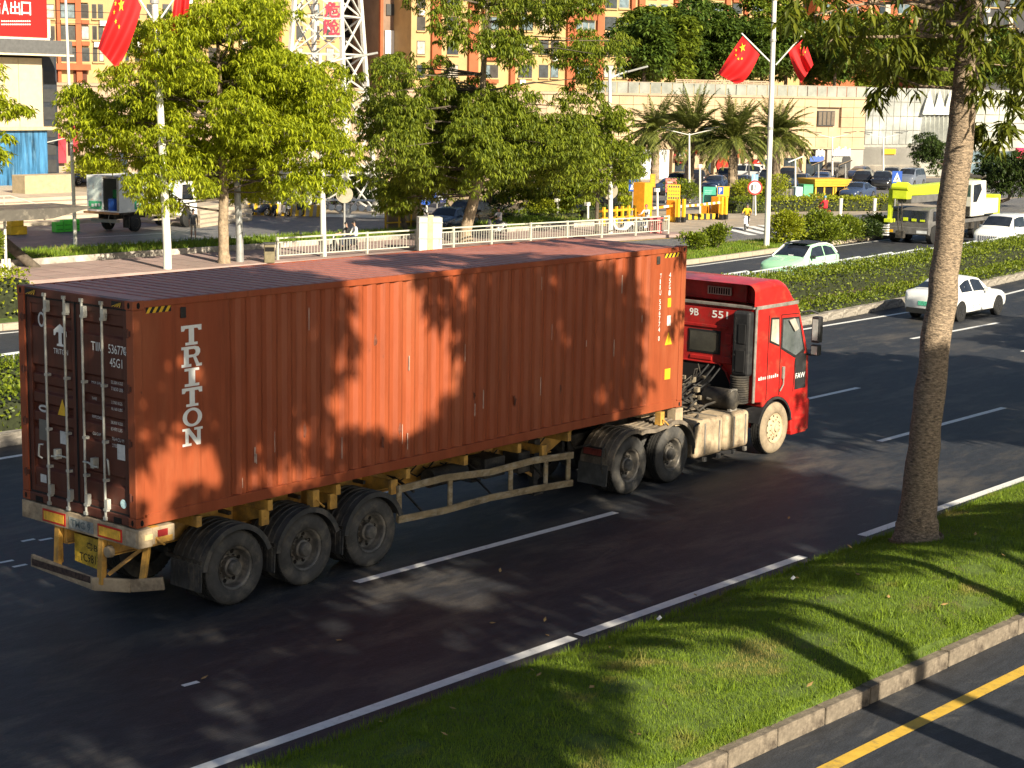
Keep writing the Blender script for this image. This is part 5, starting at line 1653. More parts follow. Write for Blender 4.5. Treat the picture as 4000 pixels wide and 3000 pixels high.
def bush(label, P, rx, rz, leaf, seed, name='shrub', n=900, ls=(.13, .08), z0=.15, group=None):
    r_ = np.random.default_rng(seed)
    t = thing(name, label, 'shrub', (P[0], P[1], z0), group=group)
    mb = MB()
    for i in range(7):
        a = r_.uniform(0, 2 * PI)
        mb.tube([(P[0], P[1], z0 - .05), (P[0] + .3 * rx * math.cos(a), P[1] + .3 * rx * math.sin(a), z0 + rz * .7), (P[0] + .7 * rx * math.cos(a), P[1] + .7 * rx * math.sin(a), z0 + rz * 1.5)], [.03, .02, .008], 5)
    mb.build('stem', m_barkd, t)
    cl = [((P[0] + r_.uniform(-.4, .4) * rx, P[1] + r_.uniform(-.4, .4) * rx, z0 + rz * r_.uniform(.6, 1.35)), r_.uniform(.5, .75)) for _ in range(9)]
    Ps = np.concatenate([blobpts(n // 9, c, (rx * s, rx * s, rz * s), r_, shell=.4) for c, s in cl])
    Ps = Ps[Ps[:, 2] > z0 + .03]
    D = Ps - np.array([P[0], P[1], z0 + rz * .8]); D /= np.linalg.norm(D, axis=1)[:, None]
    D = D + r_.normal(0, .5, D.shape) + [0, 0, .25]
    V, F = leafset(Ps, D, ls[0] * r_.uniform(.7, 1.3, len(Ps)), ls[1] * r_.uniform(.7, 1.3, len(Ps)), up=r_.normal(0, 1, D.shape) + [0, 0, .8])
    npmesh('foliage', V, F, leaf, t)
    return t
gq = lambda x, y: tuple(G(x, y, .17)[:2])
bush('small round shrub at the left end of the grass island', gq(1497, 540), .62, .40, m_hedge, 61, n=1400)
bush('upright shrub right of the small cream sign on the island', gq(1548, 535), .75, .62, m_hedge, 62, n=1800)
bush('large lime green shrub right of the flag pole on the island', gq(1694, 526), 1.15, .78, m_hedgey, 63, n=3200)
bush('tall dark shrub below the rider in red', gq(1766, 520), 1.0, .78, m_hedge, 64, n=2600)
bush('low mid green shrub between the two taller ones on the island', gq(1790, 527), .85, .52, m_hedge, 65, n=2000)
bush('rounded shrub third from the crane truck on the island', gq(1827, 518), .95, .60, m_hedge, 66, n=2200)
bush('dark low shrub beside the crane truck bumper', gq(1868, 516), 1.0, .52, m_leafd, 67, n=2200)
bush('shrub touching the front corner of the crane truck', gq(1895, 508), .9, .60, m_hedge, 68, n=2000)
bush('round yellow bush on the lawn behind the railing', tuple(G(1172, 475)[:2]), 1.35, .65, m_hedgey, 69, n=2600, z0=0)
bush('small yellow bush right of the round yellow bush', tuple(G(1215, 475)[:2]), .75, .75, m_hedgey, 70, n=1600, z0=0)
bush('dark bush at the left end of the lawn hedge', tuple(G(1085, 462)[:2]), 1.2, .65, m_leafd, 71, n=1800, z0=0)
for i, (px, py, rx, rz, lab) in enumerate(((1610, 435, 1.2, .85, 'bright bush behind the hedge left of the flag pole'), (1675, 432, 1.3, .9, 'bright bush behind the hedge under the right palm'), (1640, 430, 1.1, .8, 'bush behind the flag pole foot of the parking hedge'), (1480, 440, 1.6, .8, 'dark bush below the second palm'))):
    bush(lab, tuple(G(px, py)[:2]), rx, rz, m_hedgey if i < 2 else m_hedge, 80 + i, n=2200, z0=0)
# shaggy planting on the slope behind the parking lot
for i, (px, py, rx, rz, lf, lab) in enumerate(((470, 455, 1.8, 1.2, m_hedge, 'leafy shrub mass left end of the slope behind the striped barrier'), (560, 450, 2.2, 1.3, m_hedge, 'leafy shrub mass middle of the slope behind the striped barrier'), (640, 450, 2.2, 1.3, m_hedgey, 'yellowish shrub mass on the slope behind the striped barrier'), (720, 450, 2.3, 1.3, m_leafd, 'dark shrub mass on the slope above the white balustrade'), (790, 452, 2.0, 1.2, m_leafd, 'dark shrub mass at the right end of the slope'), (215, 405, 2.2, .9, m_hedgey, 'planting behind the delivery truck tail left'))):
    bush(lab, tuple(G(px, py)[:2]), rx, rz, lf, 90 + i, n=3000, z0=.2, ls=(.2, .12))
# ================================================================== buildings
FA = Vector((40, 88, 0)); FU = Vector((120, -48, 0)).normalized(); FN = Vector((-FU.y, FU.x, 0))   # FN points away from the viewer
if FN.dot(FA - CAM) < 0: FN = -FN
def FS(px, py, off=0.0):
    """place on the plane parallel to the mall front, off metres behind it, as (s, z)"""
    r = ray(px, py)
    t = ((FA - CAM).dot(FN) + off) / r.dot(FN)
    p = CAM + r * t
    return (p - FA).dot(FU), p.z
def WF(s, off, z):
    p = FA + FU * s + FN * off
    return (p.x, p.y, z)
def fbox(mb, s0, s1, o0, o1, z0, z1, mi=0):
    P = [WF(s0, o0, z0), WF(s1, o0, z0), WF(s1, o1, z0), WF(s0, o1, z0), WF(s0, o0, z1), WF(s1, o0, z1), WF(s1, o1, z1), WF(s0, o1, z1)]
    mb.add(P, [(0, 3, 2, 1), (4, 5, 6, 7), (0, 1, 5, 4), (1, 2, 6, 5), (2, 3, 7, 6), (3, 0, 4, 7)], mi)
    return mb
FAX = (tuple(FU), (0, 0, 1))
m_cream = M('stone_cream', (.47, .345, .215), rough=.8, var=.08, scale=.6, dirt=(.34, .25, .16), damt=.32, dscale=.35)
m_tan = M('stone_tan', (.39, .28, .195), rough=.8, var=.10, scale=.6)
m_greyf = M('shop_grey', (.33, .315, .29), rough=.7, var=.08, scale=.8)
m_orangeb = M('render_orange', (.34, .095, .038), rough=.8, var=.10, scale=.5, dirt=(.38, .12, .05), damt=.3, dscale=.3)
m_yelb = M('render_yellow', (.43, .295, .135), rough=.8, var=.08, scale=.5, dirt=(.33, .23, .12), damt=.3, dscale=.3)
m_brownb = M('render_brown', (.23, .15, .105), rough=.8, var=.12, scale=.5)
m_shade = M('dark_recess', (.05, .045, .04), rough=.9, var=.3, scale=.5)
m_wglass = GLASS('window_glass', (.035, .045, .055), .08)
m_curt = M('curtain_pale', (.42, .38, .32), rough=.7, var=.3, scale=1.5)
m_wglass2 = GLASS('window_glass_blue', (.12, .17, .20), .08)
m_frame = M('window_frame', (.32, .28, .22), rough=.6)
m_framed = M('frame_dark', (.05, .05, .05), rough=.5)
m_pglass = M('panel_glass', (.34, .35, .33), rough=.18, var=.28, scale=.35, dirt=(.24, .25, .24), damt=.5, dscale=.5, spec=.6)
m_pglass2 = M('panel_glass_pale', (.40, .41, .36), rough=.2, var=.2, scale=.4, spec=.6)
m_redsign = M('sign_red', (.62, .015, .012), rough=.5, var=.05)
m_whitesign = M('sign_white', (.70, .70, .68), rough=.5, var=.04)

ZR = FS(1600, 207)[1]; ZP = FS(1600, 183)[1]
SL, SM, SR = FS(60, 300)[0], FS(1867, 300)[0], FS(2330, 300)[0]
mall = thing('shopping_mall', 'long cream stone shopping mall with shopfronts and glass panel front', 'building', WF((SL + SR) / 2, 0, 0))
fbox(MB(), SL - 15, SR, .3, 190, -.02, ZR - .02).build('podium', m_tan, mall)
s1340 = FS(1180, 300)[0]
zl = FS(1600, 318)[1]
# cream wall in courses of stone slabs
def slabs(s0, s1, z0, z1, ns, nz, mat, off=0.0, name='stone_panel', gap=.03, par=mall, dep=.28, skip=()):
    for i in range(ns):
        for k in range(nz):
            a, b = s0 + (s1 - s0) * i / ns, s0 + (s1 - s0) * (i + 1) / ns
            c, d = z0 + (z1 - z0) * k / nz, z0 + (z1 - z0) * (k + 1) / nz
            if any(a < q[1] and b > q[0] and c < q[3] and d > q[2] for q in skip): continue
            m_ = MB(); fbox(m_, a + gap / 2, b - gap / 2, off, off + dep, c + gap / 2, d - gap / 2)
            m_.build(name, mat, par, recalc=False)
w0, w1 = FS(1768, 272), FS(1806, 240)
slabs(s1340, SM, zl, ZR, 24, 5, m_cream, skip=((w0[0], w1[0], w0[1], w1[1]),))
slabs(SL, s1340, 3.0, ZR, 22, 3, m_tan)
wd_ = fbox(MB(), w0[0], w1[0], .12, .3, w0[1], w1[1]).build('window', m_framed, mall)
for i in range(4):
    a = w0[0] + (w1[0] - w0[0]) * i / 4; b = w0[0] + (w1[0] - w0[0]) * (i + 1) / 4
    fbox(MB(), a + .06, b - .06, .08, .12, w0[1] + .08, w1[1] - .08).build('pane', M('louvre_brown', (.14, .11, .08), rough=.5), wd_)
fbox(MB(), SL - 15, SM, -.12, .3, ZR - .12, ZR + .06).build('cornice', m_tan, mall)
fbox(MB(), s1340, SM, -.10, .3, zl - .15, zl).build('ledge', m_cream, mall)
# glass roof railing
sr0 = FS(1285, 190)[0]
n_ = 26
for i in range(n_):
    a, b = sr0 + (SM - sr0) * i / n_, sr0 + (SM - sr0) * (i + 1) / n_
    fbox(MB(), a + .04, b - .04, .1, .14, ZR + .06, ZP).build('railing_pane', M('rail_glass', (.26, .27, .24), rough=.2, var=.2, scale=.6, spec=.6), mall, recalc=False)
fbox(MB(), sr0, SM, .08, .16, ZP, ZP + .06).build('railing_cap', m_frame, mall)
# shopfront bay by bay
def shop(x0, x1, yt, yb, kind, mat=m_cream):
    a, b = FS(x0, 360)[0], FS(x1, 360)[0]
    zt, zb = FS((x0 + x1) / 2, yt)[1], max(0, FS((x0 + x1) / 2, yb)[1])
    if kind == 'glass':
        o = fbox(MB(), a, b, .16, .30, zb, zt).build('shop_window', m_framed, mall)
        n = max(2, int((b - a) / 1.4))
        for i in range(n):
            c, d = a + (b - a) * i / n, a + (b - a) * (i + 1) / n
            fbox(MB(), c + .05, d - .05, .12, .16, zb + .05, zt - .06).build('pane', m_wglass, o, recalc=False)
    elif kind == 'wall':
        fbox(MB(), a, b, .02, .3, zb, zt).build('shop_wall', mat, mall)
    elif kind == 'sign':
        mb = MB(); fbox(mb, a, b, -.25, .0, zb, zt); return mb.build('shop_sign', mat, mall)
    elif kind == 'awning':
        fbox(MB(), a, b, -.9, .0, zb, zt).build('awning', mat, mall)
    elif kind == 'pilaster':
        fbox(MB(), a, b, -.15, .3, zb, zt).build('pilaster', mat, mall)
gl = 396
fbox(MB(), s1340, SM, .28, .3, 0, zl - .15).build('shop_back', m_cream, mall)
fbox(MB(), SL, s1340, .28, .3, 0, 3.0).build('shop_back', m_tan, mall)
shop(1385, 1445, 318, gl, 'wall', m_whitesign); shop(1450, 1455, 322, gl, 'pilaster')
shop(1456, 1500, 350, gl, 'glass'); shop(1452, 1502, 336, 342, 'awning', m_cream)
s_ = shop(1463, 1492, 323, 334, 'sign', m_whitesign)
a, z_ = FS(1464, 333)
cbm = MB(); cbm.lathe([(.0005, 0), (.62, 0)], (0, 0, 0), 'y', 20)
def disc(px, py, r_, mat, off=-.28, par=mall, name='round_sign', th=.12):
    s, z = FS(px, py)
    c = Vector(WF(s, off, z)); d = Vector(WF(s, off + th, z))
    mb = MB(); mb.cyl(c, d, r_, n=22); return mb.build(name, mat, par)
rs = disc(1466, 336, .62, M('sign_dark_red', (.30, .02, .03), rough=.5)); disc(1466, 336, .42, m_whitesign, -.30, rs, 'face', .03)
for k, (px, py, wd, ht) in enumerate(((1474, 333.5, .9, .22), (1484, 332, .8, .3), (1474, 329.5, 1.6, .2))):
    s, z = FS(px, py); plate('sign_text', m_redsign, mall, WF(s, -.255, z), wd, ht, FAX, t=.01)
shop(1515, 1522, 340, gl, 'pilaster'); shop(1524, 1538, 348, gl, 'glass'); shop(1540, 1546, 330, gl, 'pilaster'); shop(1548, 1562, 350, gl, 'glass')
disc(1556, 355, .55, m_redsign, -.3)
shop(1568, 1600, 322, 340, 'sign', m_orangeb); shop(1572, 1598, 345, gl, 'glass'); disc(1574, 352, .6, m_orangeb, -.3)
disc(1611, 362, .75, m_redsign, -1.2, mall, 'round_sign', .3)
shop(1604, 1616, 322, gl, 'pilaster'); shop(1642, 1676, 343, gl, 'glass'); shop(1680, 1690, 322, gl, 'pilaster')
shop(1695, 1725, 341, gl, 'glass'); shop(1730, 1738, 322, gl, 'pilaster'); shop(1742, 1780, 345, gl, 'glass', )
s_ = shop(1756, 1772, 323, 337, 'sign', m_framed)
s, z = FS(1759.5, 335); letter('sign_letter', '正', m_whitesign, mall, WF(s, -.26, z), .95, .95, FAX, bold=.03) if False else plate('sign_mark', m_whitesign, mall, WF(s, -.255, z + .1), .8, .18, FAX, t=.01)
s, z = FS(1745, 349); plate('shop_sign', M('sign_blue', (.08, .14, .42), rough=.5), mall, WF(s, -.2, z), 1.5, .45, FAX, t=.06)
for k in range(5):
    s, z = FS(1758 + 4 * k, 330); plate('sign_mark', m_whitesign, mall, WF(s, -.27, z - .3 + .1 * (k % 2)), .16, .5, FAX, t=.01)
shop(1786, 1858, 318, gl, 'wall', m_greyf); shop(1798, 1836, 343, gl, 'glass')
for k in range(8):
    s, z = FS(1799 + 4.6 * k, 337); plate('sign_letter', m_whitesign, mall, WF(s, -.05, z), .2, .55 + .12 * (k % 3), FAX, t=.05)
shop(1858, 1985, 318, gl, 'wall', m_greyf)
# arched doorway in the grey shop
s, z = FS(1826, 392); mb = MB()
pts = [(-.45, 0), (.45, 0), (.45, 1.5)] + [(.45 * math.cos(R(t)), 1.5 + .45 * math.sin(R(t))) for t in range(20, 180, 20)] + [(-.45, 1.5)]
mb.add([WF(s + p[0], -.03, max(z, 0) + p[1]) for p in pts], [list(range(len(pts)))]); mb.build('arched_door', m_framed, mall, recalc=False)
shop(1870, 1908, 340, 356, 'glass'); shop(1920, 1960, 338, 356, 'glass'); shop(1855, 1990, 356, 385, 'wall', M('shop_cream', (.56, .50, .42), rough=.7))
s, z = FS(1905, 333); plate('shop_sign', m_yel, mall, WF(s, -.1, z), 1.4, .45, FAX, t=.06)
# glass front: rows of tall panes, pleated bay with pale blades
zg0 = FS(1900, 312)[1]; zg1 = FS(1900, 189)[1]
sz0, sz1 = FS(1985, 300)[0], FS(2062, 300)[0]
def pane_grid(s0, s1, z0, z1, ns, nz, mat, off=-.06, name='glass_panel', g=.05):
    for i in range(ns):
        for k in range(nz):
            a, b = s0 + (s1 - s0) * i / ns, s0 + (s1 - s0) * (i + 1) / ns
            c, d = z0 + (z1 - z0) * k / nz, z0 + (z1 - z0) * (k + 1) / nz
            m_ = MB(); fbox(m_, a + g / 2, b - g / 2, off, off + .06, c + g / 2, d - g / 2)
            o = m_.build(name, mat, mall, recalc=False)
fbox(MB(), SM, SR, .02, .3, 0, zg1).build('glass_frame', M('curtain_frame', (.30, .29, .26), rough=.5), mall)
pane_grid(SM, sz0, zg0, zg1, 8, 4, m_pglass)
n_ = 8
for i in range(n_):                       # pleats
    a, b = sz0 + (sz1 - sz0) * i / n_, sz0 + (sz1 - sz0) * (i + 1) / n_
    c = (a + b) / 2
    zt, zm, zb = zg1, FS(2020, 247)[1], FS(2020, 310)[1]
    m_ = MB(); m_.add([WF(a, -.05, zb), WF(c, -.55, zb), WF(c, -.2, zt), WF(a, -.05, zt)], [(0, 1, 2, 3)]); m_.build('pleat_panel', m_pglass, mall, recalc=False)
    m_ = MB(); m_.add([WF(c, -.55, zb), WF(b, -.05, zb), WF(b, -.05, zt), WF(c, -.2, zt)], [(0, 1, 2, 3)]); m_.build('pleat_panel', m_pglass2, mall, recalc=False)
for i in range(3):
    a = sz0 + (sz1 - sz0) * (.12 + .29 * i)
    for (da, hw, lo, hi) in ((0, .75, 247, 196), (1.25, .4, 247, 225)):
        z0_, z1_ = FS(2010, lo)[1], FS(2010, hi)[1]
        m_ = MB(); m_.add([WF(a + da - hw, -.62, z0_), WF(a + da + hw, -.62, z0_), WF(a + da, -.45, z1_), WF(a + da - hw, -.50, z0_), WF(a + da + hw, -.50, z0_), WF(a + da, -.35, z1_)], [(0, 1, 2), (3, 5, 4), (0, 2, 5, 3), (1, 4, 5, 2), (0, 3, 4, 1)])
        m_.build('pale_blade', M('blade_white', (.80, .80, .74), rough=.4), mall)
pane_grid(sz1, SR, FS(2150, 320)[1], zg1, 9, 7, m_pglass2, g=.09)
pane_grid(sz1, SR, 0.1, FS(2150, 325)[1], 8, 2, m_wglass2, g=.12)
s, z = FS(2183, 347); plate('shop_sign', M('sign_crimson', (.55, .03, .10), rough=.5), mall, WF(s, -.5, z), 2.6, 1.15, FAX, t=.2)
# banners on the left wing
for px0, px1, py0, py1 in ((122, 141, 286, 352), (150, 167, 272, 330)):
    a, zb = FS(px0, py1); b, zt = FS(px1, py0)
    plate('wall_banner', M('banner_red', (.45, .03, .05), rough=.7, var=.3, scale=1), mall, WF(a, -.1, zb), b - a, zt - zb, FAX, t=.05)
a, zb = FS(200, 320); b, zt = FS(215, 275); plate('wall_banner', m_whitesign, mall, WF(a, -.1, zb), b - a, zt - zb, FAX, t=.05)
for px in (235, 260, 300, 330):
    a, zb = FS(px, 395); b, zt = FS(px + 16, 330); 
    fbox(MB(), a, b, .1, .2, max(zb, 0), zt).build('shop_window', m_wglass, mall)

# ---- apartment blocks
def block(name, label, off, px0, px1, base_y, wall, cols, floors, top=30.0, depth=14, slabs_=None, extra=None):
    """cols: (px0, px1, kind); floors: list of (y_top, y_bottom) of the windows in the survey picture"""
    a, b = FS(px0, 100, off)[0], FS(px1, 100, off)[0]
    zb = FS((px0 + px1) / 2, base_y, off)[1]
    t = thing(name, label, 'building', WF((a + b) / 2, off, ZR))
    fbox(MB(), a, b, off, off + depth, ZR - .05, top).build('wall', wall, t)
    for (c0, c1, kind) in cols:
        s0, s1 = FS(c0, 100, off)[0], FS(c1, 100, off)[0]
        if kind in ('pil_o', 'pil_y', 'pil_b'):
            fbox(MB(), s0, s1, off - .6, off, zb, top).build('pilaster', {'pil_o': m_orangeb, 'pil_y': m_yelb, 'pil_b': m_brownb}[kind], t)
            continue
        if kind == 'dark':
            fbox(MB(), s0, s1, off - .05, off + .1, zb, top).build('recess', m_shade, t)  # flat dark strip painting the shade of a recess that is not modelled
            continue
        for (yt, yb) in floors:
            zt, zl_ = FS((c0 + c1) / 2, yt, off)[1], FS((c0 + c1) / 2, yb, off)[1]
            if kind == 'bay':
                fbox(MB(), s0, s1, off - .5, off, zl_ - (zt - zl_) * .42, zl_ - .1).build('bay_panel', m_orangeb if len(t.children) % 3 else m_yelb, t, recalc=False)
            mb = MB(); o_ = off - (.3 if kind == 'bay' else .06); fbox(mb, s0, s1, o_, off, zl_, zt); f_ = mb.build('window', m_framed if kind != 'pale' else m_frame, t, recalc=False)
            n = max(1, min(3, int((s1 - s0) / 1.1)))
            for i in range(n):
                c, d = s0 + (s1 - s0) * i / n, s0 + (s1 - s0) * (i + 1) / n
                mb = MB(); fbox(mb, c + .09, d - .09, o_ - .03, o_, zl_ + .12, zt - .12)
                mb.build('pane', random.choice((m_wglass, m_wglass, m_wglass2, m_curt, m_shade)) if kind != 'pale' else m_wglass2, f_, recalc=False)
            fbox(MB(), s0 - .1, s1 + .1, o_ - .25, o_, zl_ - .22, zl_ - .02).build('sill', m_yelb if wall != m_brownb else m_frame, f_, recalc=False)
            if random.random() < .25 and kind == 'win':
                fbox(MB(), s0 + .1, s0 + 1.0, o_ - .5, o_, zl_ - .95, zl_ - .3).build('air_conditioner', m_whitesign, t, recalc=False)
    return t
fl3 = [(-85, -54), (-38, -7), (9, 40), (56, 86), (103, 133)]
b1 = block('apartment_block', 'yellow apartment block with orange bay window column behind the red flag', 115, 60, 500, 183, m_yelb,
           [(66, 84, 'win'), (101, 119, 'win'), (122, 129, 'pil_o'), (131, 162, 'bay'), (162, 174, 'pil_o'), (175, 192, 'bay'), (200, 210, 'win'), (213, 224, 'win'), (270, 278, 'win'), (292, 303, 'win'), (318, 338, 'win'), (352, 372, 'win'), (400, 425, 'win'), (450, 470, 'win')], fl3)
s0, z0 = FS(115, 182, 114.5); s1, z1 = FS(195, 149, 114.5)
for a, b in ((118, 132), (160, 188)):
    mb = MB(); q0, q1 = FS(a, 180, 114.8), FS(b, 152, 114.8); fbox(mb, q0[0], q1[0], 114.85, 115, q0[1], q1[1]); mb.build('porch_opening', M('porch_brown', (.10, .035, .02), rough=.8), b1)
mb = MB(); q0, q1 = FS(112, 150, 114), FS(196, 139, 114); fbox(mb, q0[0], q1[0], 113.9, 115, q0[1], q1[1]); mb.build('slab', m_orangeb, b1)
block('apartment_block', 'cream apartment block with narrow windows behind the danger tower', 118, 505, 735, 175, m_yelb,
      [(520, 540, 'win'), (556, 580, 'win'), (600, 606, 'pil_o'), (640, 654, 'win'), (672, 690, 'win'), (704, 722, 'win')], fl3)
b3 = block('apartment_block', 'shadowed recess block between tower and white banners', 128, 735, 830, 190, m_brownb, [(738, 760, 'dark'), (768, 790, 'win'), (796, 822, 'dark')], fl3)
mb = MB(); q0, q1 = FS(690, 97, 126), FS(832, 84, 126); fbox(mb, q0[0], q1[0], 126, 128, q0[1], q1[1]); mb.build('slab', m_frame, b3)
b4 = block('apartment_block', 'brown block carrying two tall white banners', 114, 822, 888, 190, m_brownb, [(818, 824, 'pil_o')], fl3, depth=10)
for y0_, y1_ in ((67, 116), (136, 171)):
    q0, q1 = FS(832, y1_, 113.8), FS(879, y0_, 113.8)
    plate('banner', m_whitesign, b4, WF(q0[0], 113.9, q0[1]), q1[0] - q0[0], q1[1] - q0[1], FAX, t=.15)
# lantern shaped mark on the lower banner
q, z = FS(856, 168, 113.6)
mb = MB()
for (dx, dz, wx, wz) in ((-.7, .2, .2, 1.3), (.5, .2, .2, 1.3), (-.5, 1.5, 1.0, .25), (-.3, 1.9, .6, .2), (-.05, 2.1, .1, .5), (-.6, .9, 1.2, .15)):
    mb.add([WF(q + dx, 113.6, z + dz), WF(q + dx + wx, 113.6, z + dz), WF(q + dx + wx, 113.6, z + dz + wz), WF(q + dx, 113.6, z + dz + wz)], [(0, 1, 2, 3)])
mb.build('banner_mark', m_framed, b4, recalc=False)
for k, px in enumerate((835, 845)):
    q, z = FS(px, 33, 113.8); letter('sign_letter', ('长', '城')[k], m_framed, b4, WF(q, 113.9, z), 2.4, 2.2, FAX) if False else plate('sign_mark', m_framed, b4, WF(q, 113.9, z), 2.0, 1.6, FAX, t=.1)
fl4 = [(-75, -38), (-22, 12), (27, 45), (60, 100 - 16), (95, 120), (143, 160)]
b5 = block('apartment_block', 'orange and cream tower block with bay windows right of the trees', 108, 888, 1366, 195, m_yelb,
           [(900, 918, 'win'), (930, 950, 'pil_o'), (965, 990, 'win'), (1010, 1030, 'pil_o'), (1040, 1075, 'bay'), (1100, 1110, 'pil_o'), (1120, 1150, 'win'), (1165, 1185, 'win'), (1190, 1207, 'win'), (1222, 1240, 'pil_o'), (1242, 1284, 'pale'), (1286, 1300, 'pil_o'), (1305, 1330, 'win'), (1334, 1356, 'pale'), (1358, 1366, 'pil_o')], [(-60, -28), (-12, 18), (36, 66), (88, 118), (140, 168)])
for yy in (20, 68, 118):
    q0, q1 = FS(1240, yy + 22, 107.3), FS(1290, yy, 107.3)
    fbox(MB(), q0[0], q1[0], 107.2, 108, q0[1], q1[1]).build('spandrel', m_orangeb, b5, recalc=False)
block('apartment_block', 'far orange and cream block above the dark trees', 150, 1366, 1760, 60, m_yelb,
      [(1375, 1388, 'pil_o'), (1398, 1415, 'pale'), (1425, 1440, 'pale'), (1452, 1460, 'pil_o'), (1490, 1505, 'dark'), (1535, 1560, 'pale'), (1562, 1572, 'pil_o'), (1578, 1598, 'bay'), (1602, 1610, 'pil_o'), (1622, 1645, 'pale'), (1655, 1668, 'pil_o'), (1690, 1712, 'win'), (1730, 1750, 'pale')], [(-62, -40), (-26, -4), (8, 30), (44, 60)])
block('apartment_block', 'far orange block seen through the leaves of the verge tree', 146, 1762, 2112, 60, m_orangeb,
      [(1775, 1795, 'pale'), (1805, 1815, 'pil_y'), (1825, 1850, 'pale'), (1870, 1880, 'pil_y'), (1895, 1920, 'win'), (1935, 1960, 'pale'), (1970, 1980, 'pil_y'), (1985, 2010, 'win'), (2030, 2055, 'pale'), (2070, 2095, 'win')], [(-62, -40), (-26, -4), (8, 30), (44, 64), (80, 100)])
block('office_block', 'dark grey block in shade at the top right corner', 120, 2096, 2360, 115, M('shaded_block', (.045, .045, .05), rough=.7, var=.2, scale=.4),  # near-black wall colour holds the shadow on this block
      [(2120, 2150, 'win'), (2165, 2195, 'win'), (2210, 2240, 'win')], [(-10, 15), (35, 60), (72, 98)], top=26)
# trees on the roof garden behind the mall front
rgh = np.random.default_rng(77)
hill = [(1392, 150, 5.0, 22, 0, 'light leafed tree at the left end of the roof garden'), (1420, 95, 5.5, 24, 1, 'dark tree rising beside the orange tower edge'), (1475, 85, 7, 26, 0, 'wide dark green tree second from the left on the roof garden'),
        (1535, 75, 7, 30, 0, 'tall dark green tree behind the left flag'), (1590, 110, 6, 24, 0, 'dark green tree behind the star corner of the flag'), (1650, 70, 6, 26, 1, 'lighter green tree behind the right flag pole'), (1700, 110, 5.5, 24, 0, 'green tree right of the flag pole on the roof garden'),
        (1755, 90, 6, 30, 1, 'bright tree right of the right hand flag'), (1805, 130, 5.5, 20, 0, 'slender dark tree among the roof garden palms'), (1860, 110, 6, 22, 1, 'leafy tree above the cream wall end'), (1920, 140, 6, 28, 1, 'bright green tree above the grey glass front'),
        (1990, 135, 6, 30, 1, 'bright green tree above the pleated glass bay'), (2050, 150, 5.5, 34, 1, 'green tree left of the scarred trunk on the roof garden'), (2130, 120, 6, 34, 0, 'green tree right of the scarred trunk below the dark block'), (2195, 135, 6, 34, 0, 'dark tree at the right end of the roof garden')]
for i, (px, py, rad, off, li, lab) in enumerate(hill):
    s, z = FS(px, py, off)
    c = Vector(WF(s, off, z))
    zb = ZR
    r_ = np.random.default_rng(300 + i)
    hh = max(3.2, (z - zb) * .75)
    cl = ell_clumps(26, (c.x, c.y, zb + 1.2 + hh), (rad * .62, rad * .62, hh * .95), r_, (1.0, 1.7), flat=.75, shell=.4)
    make_tree('garden_tree', lab, (c.x, c.y, zb), [(c.x, c.y, zb - .1, .22), (c.x, c.y, zb + hh * .6, .16), (c.x, c.y, zb + hh * 1.6, .06)], cl, m_hilly if li else m_hill, m_barkd, r_, per=30, k=5, ln=.66, wd=.26, droop=.3, limbs=False, group='trees on the roof garden')
# low garden fence at the roof edge
s0, s1 = FS(1460, 180, 3)[0], FS(1660, 180, 3)[0]
mb = MB(); z0 = FS(1560, 183, 3)[1]; z1 = FS(1560, 174, 3)[1]
gf = thing('roof_fence', 'pale lattice fence on the mall roof below the left flag', 'fence', WF((s0 + s1) / 2, 3, ZR))
for i in range(13):
    a = s0 + (s1 - s0) * i / 12
    fbox(MB(), a, a + .08, 3, 3.08, ZR, z1).build('fence_post', m_tan, gf, recalc=False)
for k in range(3):
    zz = z0 + (z1 - z0) * k / 2.4
    fbox(MB(), s0, s1, 3.02, 3.06, zz, zz + .09).build('fence_bar', m_tan, gf, recalc=False)

# ---- glass fronted building with the red billboard, left
LB = Vector((48.2, 69.6))
led = thing('entrance_building', 'cream building with blue glass base and red billboard at the left edge', 'building', (42, 73, 0))
zq = lambda y: HZ(60, y, (46.5, 69.55))
x0b, x1b, yf = 30.0, 48.1, 69.5
MB().box(x0b, x1b, yf + .25, yf + 9, 0, zq(80)).build('core', m_shade, led)
z_bl0, z_bl1 = zq(407), zq(281)
m_blue = M('blue_glass', (.05, .16, .30), rough=.12, var=.5, scale=1.6, stretch=(2.2, 1, .25), dirt=(.20, .36, .48), damt=.3, dscale=1.0, spec=.7)
for i in range(8):
    a = x0b + (x1b - x0b) * i / 8; b = x0b + (x1b - x0b) * (i + 1) / 8
    MB().box(a + .01, b - .01, yf, yf + .25, z_bl0, z_bl1).build('glass_panel', m_blue, led, recalc=False)
MB().box(x0b, x1b + .5, yf - .3, yf + .3, z_bl1, zq(274)).build('ledge', M('ledge_yellow', (.62, .48, .26), rough=.7), led)
for i in range(11):
    a = x0b + (x1b - .3 - x0b) * i / 11; b = x0b + (x1b - .3 - x0b) * (i + 1) / 11
    MB().box(a + .015, b - .015, yf - .1, yf + .25, zq(274) + .003, zq(125)).build('cladding_panel', M('cladding_cream', (.54, .455, .31), rough=.75, var=.07, scale=2.5, dirt=(.5, .42, .3), damt=.25, dscale=1.5), led, recalc=False)
cn = MB().box(x0b, x1b + 1.2, yf - 1.0, yf + 1.0, zq(116), zq(86)).build('canopy', M('canopy_grey', (.11, .11, .11), rough=.6), led, bevel=.03)
MB().box(x0b, x1b + 1.25, yf - 1.06, yf + .9, zq(120), zq(116)).build('canopy_edge', M('edge_cream', (.66, .58, .42), rough=.6), cn)
bb = MB().box(x0b, x1b - .15, yf - .5, yf + .1, zq(80), zq(-60)).build('billboard', m_redsign, led)
